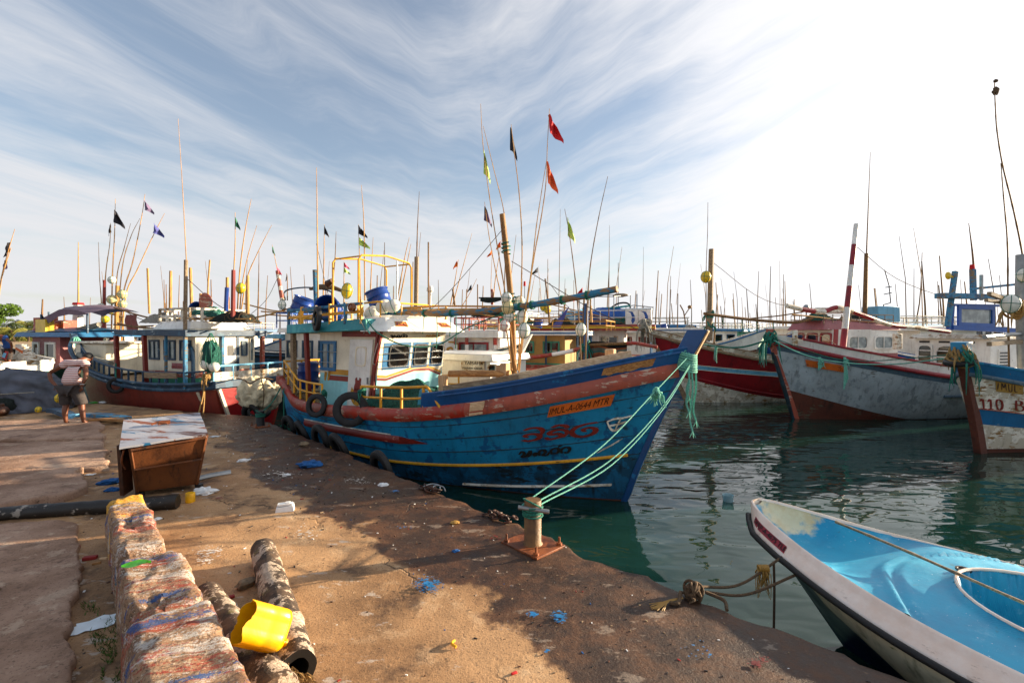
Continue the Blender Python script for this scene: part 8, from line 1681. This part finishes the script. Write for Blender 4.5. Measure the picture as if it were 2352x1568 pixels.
# ---------------------------------------------------------------- small fibreglass boat, front right
def small_boat():
    h=V(math.cos(R(120)),math.sin(R(120)),0); tip=V(2.56,5.07,0); L=4.6; o=tip-h*L
    e=empty('dinghy',(o.x,o.y,WZ),'small turquoise fibreglass boat with white rim and black rubber strip, nearest the camera','boat',rz=R(120)); lx=lambda p:(lambda d:V(d.x*h.x+d.y*h.y,-d.x*h.y+d.y*h.x,d.z))(Vector(p)-V(o.x,o.y,WZ))
    rim=lambda s:table([(0,1.06),(.35,1.0),(.9,.93),(1.8,.89),(3,.88),(4.6,.88)],s)   # s = distance aft of the tip
    hbt=[(0,.075),(.08,.15),(.25,.27),(.6,.44),(1.0,.61),(1.5,.79),(2.0,.90),(2.7,.96),(3.6,.95),(4.6,.88)]
    hb=lambda s:table(hbt,s)
    S=[.0,.03,.07,.12,.18,.25,.34,.45,.58,.72,.9]+[1.1+.175*i for i in range(21)]
    def P_(s,y,z): return V(L-s,y,z)
    def side(prof,name,mat,sides=(1,-1),extra=0):
        m=MB()
        for sd in sides:
            rows=[[P_(*prof(s,j)[0:1],sd*prof(s,j)[1],prof(s,j)[2]) for j in range(NP)] for s in S]; m.grid(rows,flip=(sd>0))
        return m
    # outer flare from rim to rubber strip
    m=MB()
    for sd in (1,-1):
        rows=[]
        for s in S:
            b=hb(s); zr=rim(s); f=min(1,s/.25); dn=.125*(1.1 if s<.6 else 1)
            row=[(s,b-.03,zr-.012),(s,b-.012,zr+.010),(s,b+.010,zr+.004),(s,b+.022,zr-.03),(s,b+.04*f+.012,zr-.05),(s,b+.085*f+.01,zr-.09),(s,b+.11*f+.01,zr-dn)]
            rows.append([P_(a,sd*c,d) for a,c,d in row])
        m.grid(rows,flip=(sd>0))
        if sd==1: R1=rows
    R2=[[V(p.x,-p.y,p.z) for p in r_] for r_ in R1]; m.grid([R1[0],R2[0]]); o1=m.build('gunwale','frp_white',e,angle=60)
    m=MB()
    for sd in (1,-1): m.tube([P_(s-.02,sd*(hb(s)+.11*min(1,s/.25)+.028),rim(s)-.130-.012*(s<.6)) for s in S],.026,10)
    k=[P_(-.03,y,rim(0)-.165) for y in (-.06,0,.06)]; m.tube(k,.026,10); m.build('rubber_strip','rubber',e)
    # hull below the strip: cream chine then navy bottom
    m=MB()
    for sd in (1,-1):
        rows=[]
        for s in S:
            b=hb(s)+.10*min(1,s/.25); z0=rim(s)-.135; k=clamp((s-.1)/1.6); row=[]
            for j in range(9):
                t=j/8; zz=lerp(z0,-.12,t); sx=s+ .95*t*(1-clamp(s/3.4)); row.append(V(L-sx,sd*max(.006,b*(1-t**1.9)**.8*lerp(.5,1,clamp(k+(1-t)*.4)) ),zz))
            rows.append(row)
        m.grid(rows,mi=lambda i,j:(1 if (j>=2+(3 if i>15 else (2 if i>11 else (1 if i>7 else 0)))) else 0),flip=(sd>0))
    m.build('hull',['frp_cream','frp_navy'],e,angle=60)
    m=MB(); rows=[]
    for j in range(9):
        t=j/8; r_=[]
        for sd in (1,-1): r_.append(None)
    # deck moulding
    m=MB(); rows=[]; ns=130; nt=56
    def dz(s,t):
        at=abs(t); rmz=rim(s); dep=table([(0,.02),(.12,.13),(.4,.22),(.75,.18),(1.1,.07),(1.35,.01),(1.5,0),(4.6,0)],s); cr=table([(0,0),(.9,0),(1.4,.05),(2.0,.08),(4.6,.07)],s)
        w=max(0,1-at**(3.2 if s<1 else 5)); z=rmz-dep*w+cr*(1-t*t)
        # low moulded arc and cockpit coaming
        sa=1.20+.42*t*t; z+=.020*math.exp(-((s-sa)/.028)**2)-.012*math.exp(-((s-sa-.06)/.02)**2)+.010*math.exp(-((s-sa-.12)/.02)**2)
        y=t*hb(s); r_=math.sqrt(((s-2.36)/.70)**2+(y/.56)**2)
        z+=.035*math.exp(-((r_-1.04)/.05)**2)
        if r_<1.0: z-=.50*clamp((1-r_)/.14)**.6 if r_<1 else 0
        return z,r_
    mi=[]
    for i in range(ns+1):
        s=.02+4.55*(i/ns); rows.append([P_(s,t*(hb(s)-.012),dz(s,t)[0]+.002) for t in [2*k/nt-1 for k in range(nt+1)]])
    def mif(i,j):
        s=.02+4.55*(i/ns); t=2*j/nt-1; r_=dz(s,t)[1]; return 1 if r_<.90 else 0
    m.grid(rows,mi=mif,flip=True); m.build('deck',['frp_blue','frp_grey'],e,angle=70)
    m=MB(); m.tube([P_(2.36+.72*math.cos(a),.575*math.sin(a),rim(3)+.125-.03*abs(math.sin(a))) for a in [2*PI*k/48 for k in range(49)]],.012,6,caps=False); m.build('coaming_edge','frp_white',e)
    m=MB(); m.lathe(lx(G(2213,1308,.28)).xyz*1,[(0,.0),(.05,.0),(.05,.012),(.035,.012),(.03,.004),(0,.004)],18); o2=m.build('drain_hole','black',e)
    for v in o2.data.vertices:
        s=L-v.co.x; 
    c=lx(G(2213,1308,.28)); s=L-c.x; off=dz(s,c.y/hb(s))[0]-c.z
    for v in o2.data.vertices: v.co.z+=off
    # name plate on the near flare
    m=MB(); rows=[]; sA,sB=.16,.62
    for i in range(9):
        s=lerp(sA,sB,i/8); f=min(1,s/.25); b=hb(s); z=rim(s)
        rows.append([P_(s,(b+.036*f+.012)+.006,z-.045),P_(s,(b+.085*f+.01)+.008,z-.095)])
    m.grid(rows,flip=False); pl=m.build('registration_plate','plate_red',e)
    P0=rows[0][1]+V(0,.004,.012); P1=rows[-1][1]+V(0,.004,.012); t=text_mesh('registration_text','OFRP-A-4675 TLE','black',.045,pl,P0,P1-P0,V(0,-.3,1),fit=True)
    for v in t.data.vertices:
        s=L-v.co.x; f=min(1,s/.25); b=hb(s); z=rim(s); k=clamp((z-.045-v.co.z)/.05); v.co.y=lerp(b+.036*f+.012,b+.085*f+.01,k)+.012
    m=MB(); knot(m,P_(-.03,0,rim(0)-.2),.035,8,.008,seed=7,tails=9,tl=.10); m.build('bow_knot','rope_teal',e)
    return e,h,o,L,rim,hb
t=NT('frp_blue'); n1=t.noise(2.2,6,.65); n2=t.noise(60,3,.6); sp=t.n('ShaderNodeSeparateXYZ'); t.l(t.tc,sp.inputs[0])
c=t.mix(t.ramp(n1,.3,.7),'0b86b0','1fa3c8'); c=t.mix(t.math('MULTIPLY',t.ramp(t.noise(5,7,.7),.55,.75),.35),c,'b8e0ea')
bw=t.ramp(t.math('ADD',t.math('SUBTRACT',sp.outputs[0],t.math('MULTIPLY',sp.outputs[1],.85)),t.math('MULTIPLY',t.noise(3.2,6,.65),1.0)),4.88,5.04); c=t.mix(bw,c,t.mix(t.ramp(n1,.4,.6),'d8bc8c','e8d8b4')); c=t.mix(t.ramp(n2,.70,.73),c,'e8eef0'); c=t.mix(t.math('MULTIPLY',t.ramp(t.noise(7,6,.75),.64,.70),.4),c,'4a5a4a')
wv=t.n('ShaderNodeTexWave'); wv.inputs['Scale'].default_value=28; wv.inputs['Distortion'].default_value=.6; t.l(t.map(rot=(0,0,PI/2)),wv.inputs[0])
_M['frp_blue']=t.fin(c,t.ramp(n1,.3,.7,.36,.55),t.bump(t.math('ADD',t.math('MULTIPLY',wv.outputs[1],.25),t.noise(35,3)),.3,.005))
t=NT('frp_white'); n1=t.noise(4,7,.7); c=t.mix(t.ramp(n1,.3,.7),'e6ccb8','f4e4d6'); c=t.mix(t.math('MULTIPLY',t.ramp(t.noise(9,7,.75,t.map((.4,1,1))),.6,.68),.6),c,'8a6a50'); _M['frp_white']=t.fin(c,.35,t.bump(n1,.25,.01),coat=.2)
paint('frp_cream','c9bfa0',chip='6a7040',wear=.6,dirt=.8,dirtcol='3a3c20',rough=.5,seed=60); paint('frp_navy','0a1436',chip='20304a',wear=.3,dirt=.4,dirtcol='04070f',rough=.3,seed=61); plain('frp_grey','8c8478',rough=.7,var=.2,scale=5); plain('plate_red','8e2030',rough=.5,var=.2,scale=12)
DN,dh,dorg,dL,drim,dhb=small_boat()
def dw(s,y,z): # boat-local aft distance -> world
    x=dL-s; return V(x*dh.x-y*dh.y,x*dh.y+y*dh.x,0)+V(dorg.x,dorg.y,WZ+z)
a=G(1920,1198,.27); b_=G(2352,1384,.34); marker([a+(b_-a)*1.9,a+(b_-a)*1.0,a+(b_-a)*.5+V(0,0,.01),a],.017,.011,label='long thin stick lying across the turquoise boat',group=None,mat='plank_old',name='stick')
pA=dw(.62,dhb(.62)+.13,drim(.62)-.15); pB=dw(.80,dhb(.8)+.13,drim(.8)-.15)
kn_=hp.lerp(pA,.78)+V(0,0,.0)
rope('mooring_line',[hp+V(.05,.02,.08),hp.lerp(pA,.5)+V(0,0,-.05),pA+V(0,0,.03)],.011,'rope_brown','upper brown rope from the quay lip to the turquoise boat',group='brown ropes of the turquoise boat')
rope('mooring_line',[hp+V(.1,.0,.05),hp.lerp(pB,.5)+V(0,0,-.07),pB+V(0,0,.0)],.011,'rope_brown','lower brown rope from the quay lip to the turquoise boat',group='brown ropes of the turquoise boat')
m=MB(); rnd=random.Random(6)
for k in range(46): 
    m.tube([V(0,0,0),V(rnd.uniform(-.06,.05),rnd.uniform(-.04,.04),-.05),V(rnd.uniform(-.08,.07),rnd.uniform(-.05,.05),rnd.uniform(-.12,-.26))],[.005,.002],4,sm=3)
for k in range(6): m.torus((.015*k-.04,0,.0),(1,.2*math.sin(k),.2),.024,.009,12,5)
o=m.build('frayed_knot','ochre',None); o.location=kn_+V(0,0,.0); tag(o,'frayed yellow knot where the two brown ropes meet near the boat','rope')
m=MB(); q0=hp.lerp(pA,.90)+V(0,0,.02); m.tube([V(0,0,0),V(.005,0,-.25),V(0,0,-.62),V(.0,0,-.80)],.010,6,sm=4); o=m.build('hanging_line','rope_brown',None); o.location=q0; tag(o,'brown line hanging straight down into the water by the turquoise boat','rope')
# ---------------------------------------------------------------- people
def skin_mesh(name,nodes,edges,radii,mat,parent,sub=2,xf=None):
    me=bpy.data.meshes.new(name); me.from_pydata([tuple(n) for n in nodes],edges,[]); o=bpy.data.objects.new(name,me); COL.objects.link(o)
    sk=o.modifiers.new('s','SKIN'); sk.branch_smoothing=.6; ss=o.modifiers.new('u','SUBSURF'); ss.levels=sub; ss.render_levels=sub
    if not me.skin_vertices: 
        bpy.context.view_layer.update()
    lay=me.skin_vertices[0].data if me.skin_vertices else None
    if lay is None:
        bpy.context.view_layer.objects.active=o; bpy.ops.mesh.customdata_skin_add(); lay=me.skin_vertices[0].data
    for i,r_ in enumerate(radii):
        lay[i].radius=(r_ if isinstance(r_,tuple) else (r_,r_)); lay[i].use_root=(i==0)
    dg=bpy.context.evaluated_depsgraph_get(); dg.update(); nm=bpy.data.meshes.new_from_object(o.evaluated_get(dg)); bpy.data.objects.remove(o)
    nm.name=name; nm.materials.clear(); nm.materials.append(M(mat)); nm.polygons.foreach_set('use_smooth',[True]*len(nm.polygons)); ob=bpy.data.objects.new(name,nm); COL.objects.link(ob); ob.parent=parent; return ob
def person(loc,rz,label,scale=1,shirt='shirt',shorts='shorts',cap=None):
    e=empty('person',loc,label,'person',None,rz); e.scale=(scale,)*3
    N=[];E=[];Rd=[]
    def add(p,r_,par=None):
        N.append(V(*p)); Rd.append(r_)
        if par is not None: E.append((par,len(N)-1))
        return len(N)-1
    pel=add((-.02,0,.86),(.145,.11)); sp1=add((-.02,.05,1.05),(.135,.10),pel); ch=add((-.03,.13,1.26),(.155,.11),sp1); ub=add((-.02,.19,1.38),(.11,.085),ch); nk=add((.0,.27,1.42),.055,ub); hd0=add((.0,.34,1.43),.065,nk); hd=add((.01,.41,1.44),.088,hd0); ht=add((.015,.46,1.47),.07,hd)
    lim={}
    for sd,nm in ((-1,'L'),(1,'R')):
        sh=add((sd*.19-.02,.15,1.36),.062,ub); 
        if nm=='L': el=add((-.50,.05,1.15),.042,sh); fa=add((-.42,.0,1.0),.040,el); wr=add((-.30,-.02,.885),.028,fa)
        else: el=add((.29,.02,1.10),.042,sh); fa=add((.295,-.03,1.0),.040,el); wr=add((.27,-.06,.91),.028,fa)
        pm=add((N[wr].x+(.03 if nm=='L' else -.02),N[wr].y,N[wr].z-.055),(.036,.020),wr); lim[nm]=pm
        hp_=add((sd*.105-.02,0,.80),.10,pel); kn=add((-.13 if nm=='L' else .19,.03,.47),.062,hp_); cf=add((-.125 if nm=='L' else .23,-.01,.33),.058,kn); an=add((-.11 if nm=='L' else .26,0,.09),.036,cf); ft=add((N[an].x+(-.015 if nm=='L' else .04),.10,.045),(.038,.028),an); te=add((N[ft].x+(-.01 if nm=='L' else .03),.17,.035),(.036,.02),ft)
    body=skin_mesh('body',N,E,Rd,'skin',e)
    # nose, ears and fingers as short rooted chains joined to the body mesh
    m=MB(); hc=N[hd]+V(.003,.02,.02)
    m.ell(hc+V(0,.085,-.03),(.014,.02,.02),8,6)
    for sd in (-1,1): m.ell(hc+V(sd*.085,.0,-.01),(.012,.022,.032),8,6)
    for nm,sd in (('L',1),('R',-1)):
        p=N[lim[nm]]
        for k in range(4):
            b=p+V(sd*-.0+(.012*(k-1.5)),.006*k,-.03); ln=(.06,.075,.07,.055)[k]; m.tube([b,b+V(sd*.008,.0,-ln*.5),b+V(sd*.022,-.004,-ln)],[.009,.008,.006],6,sm=3)
        b=p+V(-sd*.02,-.02,.01); m.tube([b,b+V(-sd*.02,-.012,-.03),b+V(-sd*.018,-.012,-.055)],[.011,.009,.007],6,sm=3)
    fx=m.build('tmp','skin',None); 
    import bmesh
    bm=bmesh.new(); bm.from_mesh(body.data); bm.from_mesh(fx.data); bm.to_mesh(body.data); bm.free(); bpy.data.objects.remove(fx); body.data.polygons.foreach_set('use_smooth',[True]*len(body.data.polygons))
    m=MB(); m.ell(hc+V(0,-.012,.03),(.094,.10,.088),20,12,ns=.1,nf=6); m.build('hair',cap or 'hair',e)
    # eyes and mouth on the turned-away face
    m=MB()
    for sd in (-1,1): m.ell(hc+V(sd*.032,.088,.0),(.011,.006,.007),8,6)
    m.build('eye','black',e); m=MB(); m.ell(hc+V(0,.082,-.06),(.024,.006,.006),10,6); m.build('mouth','rail_faded',e)
    # shirt
    n2=[V(-.02,-.01,.87),V(-.02,.04,1.04),V(-.03,.12,1.25),V(-.02,.19,1.39),V(-.21,.15,1.37),V(.17,.15,1.37),V(-.34,.11,1.27),V(.225,.11,1.26)]
    skin_mesh('shirt',n2,[(0,1),(1,2),(2,3),(3,4),(3,5),(4,6),(5,7)],[(.20,.15),(.19,.145),(.215,.15),(.15,.11),.105,.105,.09,.09],shirt,e)
    n3=[V(-.02,0,.87),V(-.125,0,.80),V(.085,0,.80),V(-.14,.02,.63),V(.15,.02,.63),V(-.145,.03,.50),V(.195,.03,.50),V(-.145,.03,.455),V(.20,.03,.455)]
    skin_mesh('shorts',n3,[(0,1),(0,2),(1,3),(2,4),(3,5),(4,6),(5,7),(6,8)],[(.17,.135),.13,.13,.118,.118,.112,.112,.108,.108],shorts,e)
    for nm,x,dx in (('L',-.125,0),('R',.30,.04)):
        m=MB(); rows=[]
        pts=[V(x+(.045+.01*math.sin(a))*math.cos(a),.09+.135*math.sin(a)+0,0.0) for a in [2*PI*k/20 for k in range(20)]]; m.prism(pts,V(0,0,.022)); m.tube([V(x-.04,.08,.02),V(x,.13,.075),V(x+.045,.08,.02)],.009,6,sm=4); m.build('sandal','sandal',e)
    m=MB(); m.torus(N[lim['R']]+V(.02,0,.055),V(0,.2,1),.034,.006,16,6); m.build('wristband','paper',e)
    return e
person((-9.98,10.95,.0),0.05,'man seen from behind in a red striped shirt and grey shorts, hands on hips',scale=1.05)
person((-20.1,19.3,.60),2.6,'tiny figure in a red cap on the pale green boat',scale=1.0,shirt='bright_blue',cap='flag_red')
